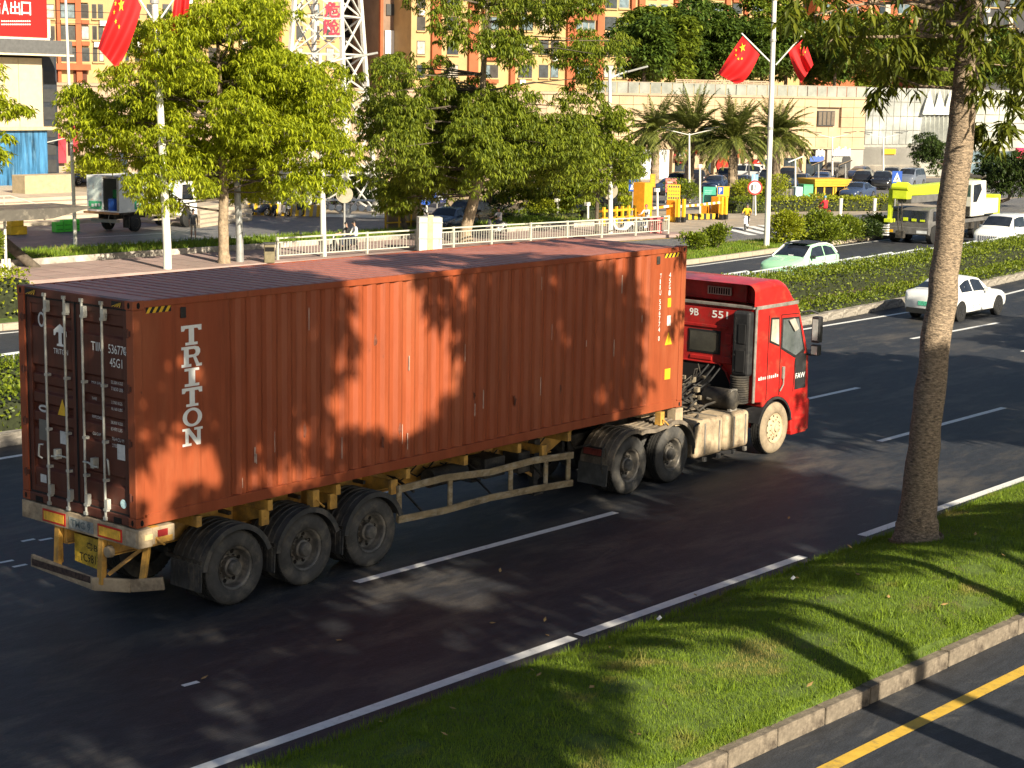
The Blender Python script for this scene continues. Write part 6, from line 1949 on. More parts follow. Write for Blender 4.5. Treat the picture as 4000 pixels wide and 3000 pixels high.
mb = MB(); mb.box(x0b, x1b + .05, yf - .44, yf + .2, zq(86), zq(80)); mb.box(x1b - .15, x1b + .1, yf - .44, yf + .2, zq(80), zq(40)); mb.build('billboard_frame', M('frame_cream', (.72, .64, .5), rough=.6), bb)
p0 = ONY(-20, 31, yf - .52)
def LBX(px): return ONY(px, 20, yf - .52).x
zb_, zt_ = ONY(40, 32, yf - .52).z, ONY(40, 3, yf - .52).z
for ch, a, b in (('站', -16, 1), ('A', 4, 19), ('出', 22, 44), ('口', 46, 67)):
    letter('billboard_letter', ch, m_whitesign, bb, (LBX(a), yf - .512, zb_), LBX(b) - LBX(a), zt_ - zb_, SIDE, bold=.015)
for k in range(14):
    a = 2 + k * 4.6
    for yy in (45, 52):
        zz = ONY(a, yy + 2, yf - .52).z
        plate('small_text', m_whitesign, bb, (LBX(a), yf - .505, zz), (LBX(a + 3.4) - LBX(a)), .075, SIDE, t=.006)
MB().box(x0b, x1b + .2, yf - .9, yf, .0, z_bl0 - .25).build('plinth', M('plinth_brown', (.17, .145, .12), rough=.8), led)
MB().box(x0b, x1b + .4, yf - .7, yf, z_bl0 - .12, z_bl0).build('light_strip', m_whitesign, led)
dk = MB().box(x1b + .05, x1b + 2.2, yf + 2, yf + 12, 0, zq(118)).build('side_wing', M('wing_dark', (.035, .04, .05), rough=.4), led)
for k in range(9):
    mb = MB(); z = .4 + k * 1.05; mb.box(x1b + .2, x1b + 2.0, yf + 1.96, yf + 2, z, z + .75); mb.build('louvre', m_framed, dk, recalc=False)
# ================================================================== cars
m_cwheel = M('car_tyre', (.018, .018, .018), rough=.8)
m_calloy = M('car_alloy', (.35, .35, .36), rough=.35, metal=.6)
m_calloyd = M('car_alloy_dark', (.06, .06, .065), rough=.4, metal=.5)
m_cglass3 = GLASS('car_glass', (.018, .022, .030), .04)
m_ctrim = M('car_trim', (.02, .02, .02), rough=.5)
m_head = M('headlamp', (.62, .64, .66), rough=.12, spec=.8)
m_tail = M('taillamp', (.30, .015, .012), rough=.2)
def paint(name, c):
    return M('paint_' + name, c, rough=.25, var=.03, scale=2, spec=.5, coat=.5)
PW = paint('white', (.80, .80, .79))
# stations: x, half width, z bottom, z belt, z top, half width of top
STYLES = {
 'sedan': dict(L=4.7, w=.90, r=.325, wb=(.92, 3.72), st=[(0, .62, .34, .60, .66, .50), (.12, .78, .24, .68, .76, .66), (.45, .86, .20, .76, .86, .76), (1.25, .90, .18, .88, .96, .80), (1.55, .90, .18, .90, 1.02, .78), (2.10, .90, .18, .92, 1.40, .63), (2.60, .90, .18, .93, 1.47, .62), (3.15, .90, .18, .94, 1.44, .62), (3.60, .90, .19, .96, 1.26, .65), (4.10, .89, .22, .99, 1.06, .76), (4.45, .86, .26, .99, 1.05, .76), (4.62, .80, .34, .92, .98, .70), (4.70, .70, .42, .80, .84, .60)], cab=(4, 9)),
 'hatch': dict(L=4.1, w=.88, r=.32, wb=(.75, 3.35), st=[(0, .60, .36, .62, .70, .48), (.10, .76, .26, .74, .80, .62), (.35, .85, .20, .84, .92, .72), (.85, .88, .18, .95, 1.02, .76), (1.05, .88, .18, .97, 1.07, .75), (1.85, .88, .18, 1.00, 1.52, .64), (2.35, .88, .18, 1.01, 1.60, .64), (3.00, .88, .18, 1.03, 1.58, .63), (3.55, .88, .20, 1.06, 1.46, .62), (3.90, .86, .26, 1.04, 1.18, .70), (4.04, .80, .34, .92, 1.00, .70), (4.10, .72, .44, .80, .84, .60)], cab=(4, 9)),
 'suv': dict(L=4.7, w=.94, r=.36, wb=(.9, 3.65), st=[(0, .66, .40, .74, .82, .54), (.10, .82, .30, .86, .94, .70), (.40, .90, .24, .95, 1.04, .80), (1.15, .94, .22, 1.04, 1.12, .84), (1.35, .94, .22, 1.06, 1.18, .82), (2.00, .94, .22, 1.08, 1.64, .68), (2.50, .94, .22, 1.09, 1.72, .68), (3.50, .94, .22, 1.10, 1.70, .68), (4.15, .94, .24, 1.12, 1.62, .68), (4.52, .90, .30, 1.10, 1.26, .74), (4.64, .86, .38, .98, 1.06, .74), (4.70, .78, .48, .86, .92, .64)], cab=(4, 9)),
 'mpv': dict(L=4.95, w=.95, r=.36, wb=(.95, 3.95), st=[(0, .72, .34, .78, .86, .62), (.08, .86, .24, .92, 1.00, .74), (.35, .93, .20, 1.02, 1.12, .82), (.80, .95, .18, 1.10, 1.22, .84), (1.00, .95, .18, 1.12, 1.28, .83), (1.70, .95, .18, 1.14, 1.80, .72), (2.30, .95, .18, 1.15, 1.90, .72), (3.60, .95, .18, 1.15, 1.90, .72), (4.60, .95, .20, 1.15, 1.84, .70), (4.85, .92, .26, 1.12, 1.40, .78), (4.92, .88, .36, 1.00, 1.10, .76), (4.95, .80, .46, .86, .92, .66)], cab=(4, 9)),
}
def make_car(name, label, style, body, detail=True, plate_mat=None, alloy=None, two_tone=None):
    """nose towards -X, origin at the middle of the car on the ground"""
    S = STYLES[style]
    L_, st, (c0, c1) = S['L'], S['st'], S['cab']
    t = thing(name, label, 'car' if style != 'mpv' else 'van', (0, 0, 0), local=True)
    x_ = lambda s: s[0] - L_ / 2
    def sec(s):
        x, w, zb, zl, zt, wt = x_(s), s[1], s[2], s[3], s[4], s[5]
        half = [(0, zb), (w * .80, zb), (w * .97, zb + .10), (w, zb + (zl - zb) * .55), (w * .975, zl), (wt, zt - .03), (wt * .80, zt), (0, zt + .02)]
        return [(x, -p[0], p[1]) for p in half] + [(x, p[0], p[1]) for p in half[-2:0:-1]]
    # interpolate more stations for a smooth skin
    xs = np.array([s[0] for s in st]); A = np.array(st)
    fx = sorted(set(list(xs) + list(np.linspace(0, L_, 30))))
    F_ = np.stack([np.interp(fx, xs, A[:, k]) for k in range(6)], 1)
    mb = MB(); rows = [sec(r) for r in F_]
    mb.grid(rows, closed=True)
    n = len(rows[0]); mb.f.append(list(range(n))); mb.mi.append(0); N0 = len(mb.v); mb.f.append(list(range(N0 - n, N0))); mb.mi.append(0)
    bo = mb.build('body', body, t, smooth=42)
    # windows lie just above the skin between belt and roof
    def gp(x, u, sgn, o=.008):
        r_ = [float(np.interp(x + L_ / 2, xs, A[:, k])) for k in range(6)]
        y = (r_[1] * .975) * (1 - u) + r_[5] * u; z = r_[3] * (1 - u) + (r_[4] - .03) * u
        return (x, sgn * (y + o), z + .003)
    wa, wb_ = st[c0][0] - L_ / 2, st[c1][0] - L_ / 2
    ra, rb_ = st[c0 + 1][0] - L_ / 2, st[c1 - 1][0] - L_ / 2
    rm = (ra + rb_) / 2
    for sgn in (-1, 1):
        for (a, b, la, lb) in ((wa + .42, rm - .04, ra + .02, rm - .04), (rm + .04, rb_ + .10, rm + .04, rb_ - .02)):
            m2 = MB(); r0, r1 = [], []
            for i in range(7):
                u = i / 6
                r0.append(gp(a + (b - a) * u, .10, sgn)); r1.append(gp(la + (lb - la) * u, .88, sgn))
            m2.grid([r0, r1]); m2.build('side_window', m_cglass3, t, recalc=False)
    for (xa, xb, nm) in ((wa + .04, ra - .01, 'windscreen'), (wb_ - .05, rb_ + .03, 'rear_window')):
        m2 = MB(); rr = []
        for i in range(6):
            x = xa + (xb - xa) * i / 5
            r_ = [float(np.interp(x + L_ / 2, xs, A[:, k])) for k in range(6)]
            zt, wt = r_[4] + .012, r_[5]
            rr.append([(x, -wt * .97, zt - .025), (x, -wt * .8, zt), (x, 0, zt + .02), (x, wt * .8, zt), (x, wt * .97, zt - .025)])
        m2.grid(rr); m2.build(nm, m_cglass3, t, smooth=60, recalc=False)
    for i, x in enumerate(S['wb']):
        for sgn in (-1, 1):
            y = sgn * (S['w'] - .005)
            m2 = MB(); m2.tube([(x - L_ / 2, y - sgn * .16, S['r'] + .02), (x - L_ / 2, y + sgn * .006, S['r'] + .02)], S['r'] * 1.13, 24)
            m2.build('wheel_arch', m_ctrim, t)
            m2 = MB(); yo = sgn * (S['w'] + .012)
            m2.tube([(x - L_ / 2, yo - sgn * .2, S['r']), (x - L_ / 2, yo - sgn * .02, S['r']), (x - L_ / 2, yo, S['r'])], [S['r'], S['r'], S['r'] * .93], 22)
            wh = m2.build('wheel', m_cwheel, t, smooth=40)
            if detail or sgn < 0 or True:
                m2 = MB()
                for k in range(5):
                    a = 2 * PI * k / 5
                    m2.bar((x - L_ / 2, yo + sgn * .004, S['r']), (x - L_ / 2 + math.cos(a) * S['r'] * .66, yo + sgn * .004, S['r'] + math.sin(a) * S['r'] * .66), .055, .012, up=(0, 1, 0))
                m2.tube([(x - L_ / 2, yo - sgn * .01, S['r']), (x - L_ / 2, yo + sgn * .008, S['r'])], S['r'] * .18, 12)
                m2.lathe([(S['r'] * .62, 0), (S['r'] * .70, 0)], (x - L_ / 2, yo + sgn * .006, S['r']), 'y', 22)
                m2.build('rim', alloy or m_calloy, wh, recalc=False)
    wN = st[1][1]
    for sgn in (-1, 1):
        m2 = MB(); z = st[1][3]
        m2.add([(x_(st[1]) - .03, sgn * (wN - .34), z - .02), (x_(st[2]) - .06, sgn * (st[2][1] + .004), z + .02), (x_(st[2]) - .02, sgn * (st[2][1] - .02), z + .10), (x_(st[1]) + .03, sgn * (wN - .36), z + .06)], [(0, 1, 2, 3)])
        m2.build('headlamp', m_head, t, recalc=False)
        e = st[-2]; m2 = MB()
        m2.add([(x_(e) + .045, sgn * (e[1] - .42), e[3] - .12), (x_(st[-3]) + .03, sgn * (st[-3][1] + .006), e[3] - .08), (x_(st[-3]) + .02, sgn * (st[-3][1] + .004), e[3] + .02), (x_(e) + .03, sgn * (e[1] - .42), e[3] - .03)], [(0, 1, 2, 3)])
        m2.build('tail_lamp', m_tail, t, recalc=False)
        m2 = MB(); xm = wa + .50; ym = sgn * (S['w'] * .98); zm = st[c0][3] + .10
        m2.box(xm - .06, xm + .06, min(ym, ym + sgn * .2), max(ym, ym + sgn * .2), zm - .06, zm + .08); m2.build('door_mirror', m_ctrim if two_tone else body, t, bevel=.02)
    m2 = MB(); f0 = st[0]; m2.box(-L_ / 2 - .006, -L_ / 2 + .1, -f0[1] * .8, f0[1] * .8, f0[2] + .02, f0[2] + .17); m2.build('grille', m_ctrim, t)
    MB().box(L_ / 2 - .15, L_ / 2 + .005, -st[-1][1] * .98, st[-1][1] * .98, st[-1][2] - .16, st[-1][2] + .02).build('rear_valance', m_ctrim, t)
    if plate_mat:
        plate('number_plate', plate_mat, t, (L_ / 2 + .006, -.24, st[-1][2] + .12), .48, .15, ((0, 1, 0), (0, 0, 1)), t=.008)
    if detail:
        m2 = MB()
        for sgn in (-1, 1):
            for xq in (rm, wa + .35, rb_ + .12):
                r_ = [float(np.interp(xq + L_ / 2, xs, A[:, k])) for k in range(6)]
                m2.bar((xq, sgn * (r_[1] * .985), r_[3]), (xq, sgn * (r_[1] + .002), r_[2] + .2), .012, .006)
        m2.build('door_gap', m_ctrim, t, recalc=False)
        m2 = MB()
        for sgn in (-1, 1):
            for xq in (rm - .14, rb_ + .0):
                m2.box(xq - .1, xq + .08, sgn * S['w'] - .012 if sgn > 0 else sgn * S['w'] - .015, sgn * S['w'] + .015 if sgn > 0 else sgn * S['w'] + .012, st[c0][3] - .10, st[c0][3] - .075)
        m2.build('door_handle', body, t)
    return t
RZ = -.03
gcar = make_car('hatchback_car', 'mint green hatchback with white roof pillars on the opposite road', 'hatch', paint('mint', (.36, .68, .42)), two_tone=True)
gp_ = G(1728, 590)
gcar.location = tuple(G(1726, 604)); gcar.rotation_euler = (0, 0, -.02); gcar.scale = (.87,) * 3
MB().box(-.35, 1.35, -.55, .55, 1.605, 1.625).build('roof_panel', m_ctrim, gcar, bevel=.006)
for sgn in (-1, 1):
    MB().tube([(-1.0, sgn * .80, 1.04), (-.22, sgn * .665, 1.53), (.4, sgn * .655, 1.60), (1.05, sgn * .645, 1.58), (1.55, sgn * .64, 1.46), (1.83, sgn * .74, 1.16)], .035, 6).build('white_pillar', PW, gcar, smooth=50)
plate('windscreen_card', m_whitesign, gcar, (-.98, -.25, 1.12), .25, .05, ((0, 1, 0), (.6, 0, .8)), t=.004)
scar = make_car('sedan_car', 'white sedan with green number plate in the far lane of the main road', 'sedan', PW, plate_mat=M('plate_green', (.10, .48, .30), rough=.4, var=.5, scale=30), alloy=m_calloyd)
scar.rotation_euler = (0, 0, PI - .03)
scar.location = (38.35, 7.15, 0); scar.scale = (.91,) * 3
van = make_car('white_van', 'white people carrier with chrome grille behind the crane truck', 'mpv', PW)
van.location = (63.9, 16.95, 0); van.rotation_euler = (0, 0, .04); van.scale = (.83,) * 3
mb = MB()
for i in range(9):
    mb.box(-2.50, -2.475, -.52 + i * .125, -.47 + i * .125, .42, .82)
mb.build('grille_bar', M('chrome', (.6, .6, .6), rough=.2, metal=.9), van)
# parked cars around the mall: one of each style, then copies with their own paint
protos = {}
PC = {'white': PW, 'black': paint('black', (.015, .015, .018)), 'grey': paint('grey', (.16, .165, .17)), 'blue': paint('blue', (.04, .06, .12)), 'slate': paint('slate', (.14, .16, .20)), 'red': paint('darkred', (.20, .02, .025)), 'silver': paint('silver', (.48, .48, .47))}
lst = [(1472, 412, 'suv', 'black', 20, 'black car parked behind the yellow rules board'), (1510, 402, 'suv', 'white', 25, 'white car parked left of the second palm trunk'), (1545, 413, 'sedan', 'blue', 18, 'blue sedan parked behind the green notice board'),
       (1568, 400, 'suv', 'white', 30, 'white car parked between the second and third palms'), (1600, 412, 'sedan', 'white', 15, 'white sedan parked right of the third palm trunk'), (1620, 424, 'sedan', 'red', 12, 'dark red sedan parked behind the hedge by the third palm'),
       (1632, 396, 'mpv', 'white', 95, 'white van parked behind the blue notice post'), (1708, 396, 'suv', 'white', 20, 'white car parked right of the fourth palm trunk'), (1728, 408, 'sedan', 'slate', 14, 'slate sedan parked in front of the white cars by the fourth palm'),
       (1800, 384, 'suv', 'white', 10, 'large white car with open rear parked behind the yellow kiosk'), (1778, 402, 'sedan', 'black', 20, 'black sedan parked just left of the yellow kiosk roof'), (1852, 430, 'sedan', 'slate', 6, 'slate blue sedan parked right of the yellow kiosk'),
       (1868, 404, 'suv', 'white', 20, 'white car parked behind the slate blue sedan'), (1862, 388, 'sedan', 'black', 8, 'black car parked along the grey shopfront'), (1905, 408, 'suv', 'silver', 22, 'silver car parked left of the right crossing sign'), (1925, 398, 'suv', 'white', 22, 'white car parked behind the right crossing sign'),
       (1965, 404, 'mpv', 'slate', 10, 'blue van parked above the crane boom'), (1660, 404, 'suv', 'grey', 22, 'grey car parked left of the flag pole'), (1230, 440, 'suv', 'white', 15, 'white car parked behind the lawn trees left'), (1268, 436, 'mpv', 'white', 12, 'white van parked behind the slim young tree'), (1312, 452, 'suv', 'white', 10, 'white car parked behind the barrier gate left'),
       (1200, 430, 'sedan', 'silver', 14, 'silver sedan parked behind the round yellow bush'), (440, 432, 'sedan', 'white', 10, 'white sedan behind the delivery truck cab'), (512, 428, 'suv', 'white', 10, 'white car behind the yellow green tree trunk'), (575, 424, 'sedan', 'black', 8, 'black sedan behind the slope planting'), (180, 398, 'sedan', 'slate', 8, 'slate sedan left of the delivery truck box'), (1452, 420, 'sedan', 'white', 16, 'white sedan parked left of the rules board')]
for px, py, stl, colr, hd, lab in lst:
    if stl not in protos:
        protos[stl] = make_car('parked_car', lab, stl, PW, detail=False)
        c = protos[stl]
    else:
        c = dupthing(protos[stl], (0, 0, 0), 0, lab)
    tag(c, lab, 'car', 'cars parked around the mall')
    g_ = G(px, py)
    c.location = (g_.x, g_.y, 0); c.scale = (.78,) * 3
    c.rotation_euler = (0, 0, R(hd) + (PI if hd % 4 < 2 else 0))
    if colr != 'white': repaint(c, PW, PC[colr])
for (px, py, stl, colr, rz, lab) in ((968, 503, 'sedan', 'black', .25, 'black car leaving the gate behind the utility cabinet'), (1008, 496, 'suv', 'white', .35, 'white car at the gate behind the leaning tree trunk')):
    c = dupthing(protos[stl], tuple(G(px, py)), rz, lab, 'cars at the car park gate')
    c.scale = (.85,) * 3
    if colr != 'white': repaint(c, PW, PC[colr])

# ================================================================== delivery truck (box body, cab at +X)
dt = thing('delivery_truck', 'white box delivery truck with green lettering and open tail in the parking lot', 'truck', (37.9, 48.3, 0), R(9), local=True); dt.scale = (.92, .92, 1)
m_box = M('box_white', (.74, .75, .72), rough=.5, var=.06, scale=1.5, dirt=(.55, .55, .5), damt=.2)
zt = HZ(300, 378, (38.5, 48.5)); 
mb = MB()
mb.box(-1.25, 3.05, -.02, .03, .98, zt); mb.box(-1.25, 3.05, 2.07, 2.12, .98, zt); mb.box(3.0, 3.05, 0, 2.1, .98, zt); mb.box(-1.25, 3.05, 0, 2.1, zt - .05, zt); mb.box(-1.3, 3.05, 0, 2.1, .93, 1.0)
mb.build('cargo_box', m_box, dt)
MB().box(-1.30, -1.24, 1.05, 2.12, 1.0, zt).build('tail_door', m_box, dt)
MB().box(-1.315, -1.30, 1.12, 2.0, 1.45, zt - .1).build('tail_poster', M('poster_pale', (.66, .74, .68), rough=.5, var=.15, scale=1.2, dirt=(.55, .22, .12), damt=.22, dscale=1.6), dt)
tp = MB().box(-1.317, -1.30, 1.12, 2.0, 1.05, 1.42).build('tail_poster', M('poster_green', (.05, .36, .16), rough=.5, var=.2, scale=3), dt)
for k in range(3):
    plate('poster_text', m_whitesign, tp, (-1.318, 1.8 - k * .22, 1.15 + .02 * k), .15, .14, REAR, t=.004)
mb = MB(); mb.box(-1.29, -1.24, -.01, .10, 1.0, zt); mb.box(-1.29, -1.24, .0, 2.1, zt - .12, zt - .01); mb.build('tail_frame', m_frame, dt)
MB().box(-1.6, -1.25, 0, 2.1, .86, .95).build('tail_lift', M('lift_rust', (.45, .22, .09), rough=.8, var=.3, scale=5), dt)
mb = MB(); mb.tube([(-1.4, .5, .93), (-1.5, .5, .6), (-1.35, .45, .35)], .02, 6); mb.box(-1.3, -1.0, .2, 1.9, .45, .6); mb.build('tail_bar', m_frame, dt)
br = MB().lathe([(.0005, 0), (.24, 0), (.26, .3), (.24, .55), (.0005, .55)], (-.85, .62, 1.0), 'z', 16).build('blue_barrel', M('barrel_blue', (.02, .10, .40), rough=.4), None, smooth=40)
bpos = Matrix.Rotation(R(9), 4, 'Z'); 
br.location = (37.9, 48.3, 0.002); br.rotation_euler = (0, 0, R(9)); tag(br, 'blue plastic barrel inside the open tail of the delivery truck', 'barrel')
mb = MB(); mb.box(-.6, -.1, .35, .95, 1.002, 1.5); mb.box(-.58, -.12, .37, .93, 1.5, 1.95); cr = mb.build('green_crate', M('crate_green', (.03, .22, .05), rough=.6), None, bevel=.02)
cr.location = (37.9, 48.3, 0); cr.rotation_euler = (0, 0, R(9)); tag(cr, 'dark green crates stacked inside the delivery truck', 'crate')
m_poster = M('side_poster', (.55, .70, .62), rough=.5, var=.25, scale=1.2, dirt=(.60, .20, .12), damt=.3, dscale=1.1)
plate('side_poster', m_poster, dt, (.75, -.021, 1.55), 2.2, 1.05, SIDE, t=.006)
gs = plate('side_stripe', M('stripe_green', (.02, .33, .22), rough=.45), dt, (-.15, -.021, 1.05), 3.15, .42, SIDE, t=.006)
for k in range(10):
    plate('stripe_text', m_whitesign, gs, (.0 + k * .29, -.027, 1.14 + .02 * (k % 2)), .17, .2, SIDE, t=.004)
mb = MB()
mb.prism([(3.12, .62), (3.12, 2.15), (3.30, 2.32), (4.15, 2.32), (4.42, 2.2), (4.72, 1.35), (4.78, .55), (4.45, .5), (4.36, .78), (4.1, .98), (3.8, .98), (3.55, .78), (3.48, .55)], 'y', .08, 2.02)
mb.build('cab', PW, dt, bevel=.04)
MB().prism([(3.55, 1.42), (3.6, 2.08), (4.2, 2.08), (4.48, 1.35), (4.30, 1.28)], 'y', .068, .085).build('side_window', m_cglass3, dt)
mb = MB(); mb.add([(4.46, .2, 2.12), (4.46, 1.9, 2.12), (4.735, 1.9, 1.36), (4.735, .2, 1.36)], [(0, 1, 2, 3)]); mb.build('windscreen', m_cglass3, dt)
mb = MB(); mb.box(-1.0, 3.2, .45, .6, .6, .8); mb.box(-1.0, 3.2, 1.5, 1.65, .6, .8); mb.box(-1.05, .6 - .9, .05, 2.05, .82, .93); mb.build('chassis', m_grime, dt)
mb = MB()
for z in (.45, .68): mb.box(1.1, 3.0, .02, .06, z, z + .08)
mb.build('side_guard', m_frame, dt)
for x in (.0, 3.95):
    for y, s in ((0.02, -1), (2.08, 1)):
        wv = MB().tube([(x, y - s * .24, .40), (x, y - s * .03, .40), (x, y, .40)], [.40, .40, .36], 20).build('wheel', m_cwheel, dt, smooth=40)
        MB().lathe([(.23, .0), (.2, .05), (.12, .03), (.0005, .02)], (x, y - .002 if s < 0 else y - .05, .40), 'y', 16).build('rim', m_rim2 if x < 1 else m_rim, wv)
MB().box(-.55, -.50, -.01, .4, .2, .75).build('mudflap', m_grime, dt)

# ================================================================== truck crane (nose towards -X)
cr_o = G(1958, 531)
ct = thing('crane_truck', 'grey and yellow green truck crane driving towards the viewer on the opposite road', 'crane', (61.9, 19.9, 0), R(3), local=True); ct.scale = (.95, .95, .84)
m_lime = M('crane_lime', (.55, .66, .03), rough=.4, var=.1, scale=2)
m_cgrey = M('crane_grey', (.13, .125, .12), rough=.5, var=.2, scale=2)
m_cpale = M('crane_pale', (.62, .60, .54), rough=.5, var=.08, scale=2)
MB().prism([(.45, .55), (.40, 1.25), (.55, 1.95), (.75, 2.02), (2.2, 2.02), (2.2, .75), (1.75, .65), (1.65, .95), (1.2, 1.05), (.8, .95), (.72, .6)], 'y', 0.15, 2.35).build('carrier_cab', m_cgrey, ct, bevel=.04)
mb = MB(); mb.add([(.385, .25, 1.28), (.385, 2.25, 1.28), (.520, 2.25, 1.88), (.520, .25, 1.88)], [(0, 1, 2, 3)]); mb.build('windscreen', m_cglass3, ct, recalc=False)
MB().box(.9, 1.6, .135, .155, 1.3, 1.85).build('side_window', m_cglass3, ct)
MB().prism([(.35, .55), (.35, .95), (.55, .95), (.55, .5)], 'y', .1, 2.45).build('bumper', m_cgrey, ct, bevel=.03)
MB().box(.34, .36, .2, .75, .62, .78).build('headlamp', m_head, ct); MB().box(.34, .36, 2.0, 2.4, .60, .76).build('headlamp', m_yel, ct)
mb = MB(); mb.box(2.2, 12.5, .1, 2.4, 1.0, 1.22); mb.box(2.2, 12.5, .6, 1.9, .6, 1.0); mb.build('carrier_deck', m_cgrey, ct, bevel=.02)
mb = MB()
for i in range(12): mb.box(2.5 + i * .8, 2.95 + i * .8, .08, .3, .62, .98)
mb.build('locker', m_grime, ct)
# boom
bm_ = MB().prism([(.1, 2.72), (.1, 3.24), (9.2, 3.34), (9.2, 2.62)], 'y', 1.05, 1.75).build('boom', m_lime, ct, bevel=.06)
MB().box(.2, 9.0, 1.02, 1.78, 2.28, 2.70).build('boom_lower', m_cgrey, ct, bevel=.04)
mb = MB(); mb.box(-.45, .10, 1.0, 1.8, 2.55, 3.35); mb.prism([(-.5, 3.3), (-.2, 3.5), (.1, 3.4), (.1, 3.2)], 'y', 1.1, 1.7); mb.cyl((-.3, .95, 3.2), (-.3, 1.85, 3.2), .22, n=16); mb.build('boom_head', m_lime, ct, bevel=.03)
mb = MB(); mb.box(-.22, -.02, 1.9, 2.1, 1.3, 3.1); mb.box(-.4, .1, 1.8, 2.2, 1.2, 1.4); mb.build('hook_block', m_lime, ct, bevel=.02)
mb = MB()
for dy in (1.3, 1.5): mb.tube([(-.35, dy, 2.6), (-.25, dy, 1.2), (-.1, dy, .7)], .03, 6)
mb.box(-.25, .05, 1.2, 1.6, .35, .75); mb.build('hook_cable', m_grime, ct)
mb = MB()
for i in range(5): mb.box(-.30, -.1, 2.0, 2.3, .45 + i * .14, .52 + i * .14)
mb.build('outrigger_plate', m_whitesign, ct)
MB().box(6.2, 9.2, .5, 2.2, 1.45, 2.6).build('slewing_base', m_cgrey, ct, bevel=.05)
oc = MB().prism([(5.2, 1.35), (5.1, 3.25), (5.3, 3.42), (7.0, 3.42), (7.1, 2.6), (7.0, 1.35)], 'y', -.1, .75).build('operator_cab', m_cpale, ct, bevel=.05)
mb = MB(); mb.add([(5.175, -.02, 2.0), (5.175, .68, 2.0), (5.09, .68, 3.2), (5.09, -.02, 3.2)], [(0, 1, 2, 3)]); mb.build('front_glass', GLASS('crane_glass', (.07, .12, .10), .05), oc, recalc=False)
MB().box(5.155, 5.18, -.02, .68, 1.4, 1.95).build('front_panel', m_grime, oc)
MB().prism([(5.35, 2.2), (5.3, 3.2), (6.2, 3.25), (6.4, 2.9), (5.8, 2.2)], 'y', -.115, -.098).build('side_glass', m_cglass3, oc)
MB().box(7.2, 9.0, -.05, .6, 1.4, 2.3).build('engine_cover', m_cpale, ct, bevel=.05); MB().box(8.6, 9.4, 0, 2.3, 1.3, 2.5).build('counterweight', m_lime, ct, bevel=.05)
MB().tube([(5.2, .9, 3.5), (7, .9, 3.62), (8.6, .9, 3.5)], .12, 8).build('winch_rope', m_grime, ct)
for x in (1.2, 2.6, 6.6, 8.0, 9.4):
    for y, s in ((.1, -1), (2.4, 1)):
        wv = MB().tube([(x, y - s * .3, .52), (x, y - s * .03, .52), (x, y, .52)], [.52, .52, .46], 20).build('wheel', m_cwheel, ct, smooth=40)
        MB().lathe([(.28, .0), (.24, .05), (.0005, .03)], (x, y - .003 if s < 0 else y - .05, .52), 'y', 16).build('rim', m_cgrey, wv)
mb = MB()
for i in range(3): mb.box(.36, .38, .35 + i * .45, .6 + i * .45, 1.29, 1.40 + .04 * i)
mb.build('dashboard_item', m_lime, ct)

# ================================================================== people and scooters
def skin_body(name, verts, edges, radii, mat, parent=None, loc=(0, 0, 0), rz=0.0, root=0, sub=1):
    """one continuous figure grown around a skeleton of joints"""
    me = bpy.data.meshes.new(name)
    me.from_pydata(verts, edges, [])
    o = bpy.data.objects.new(name, me)
    COL.objects.link(o)
    sk = o.modifiers.new('skin', 'SKIN'); sk.use_smooth_shade = True
    o.modifiers.new('sub', 'SUBSURF').levels = sub
    o.modifiers[-1].render_levels = sub
    for v, r_ in zip(me.skin_vertices[0].data, radii):
        v.radius = (r_, r_) if not hasattr(r_, '__len__') else r_
    me.skin_vertices[0].data[root].use_root = True
    dg = bpy.context.evaluated_depsgraph_get()
    m2 = bpy.data.meshes.new_from_object(o.evaluated_get(dg))
    m2.name = name
    bpy.data.objects.remove(o)
    o = bpy.data.objects.new(name, m2)
    m2.materials.clear(); 
    for m_ in (mat if isinstance(mat, list) else [mat]): m2.materials.append(m_)
    m2.polygons.foreach_set('use_smooth', [True] * len(m2.polygons))
    COL.objects.link(o)
    if parent: o.parent = parent
    o.location = loc; o.rotation_euler = (0, 0, rz); o.scale = (.77,) * 3
    return o
m_skin = M('skin', (.42, .25, .17), rough=.6, var=.06)
m_hair = M('hair_black', (.012, .010, .010), rough=.5)
def zone_mats(o, rules, default):
    """colour one body mesh by zones: rules = list of (test(x,y,z), material)"""
    me = o.data
    mats = [default] + [r_[1] for r_ in rules]
    me.materials.clear()
    for m_ in mats: me.materials.append(m_)
    for p in me.polygons:
        c = p.center
        for i, (f_, m_) in enumerate(rules):
            if f_(c.x, c.y, c.z):
                p.material_index = i + 1
                break
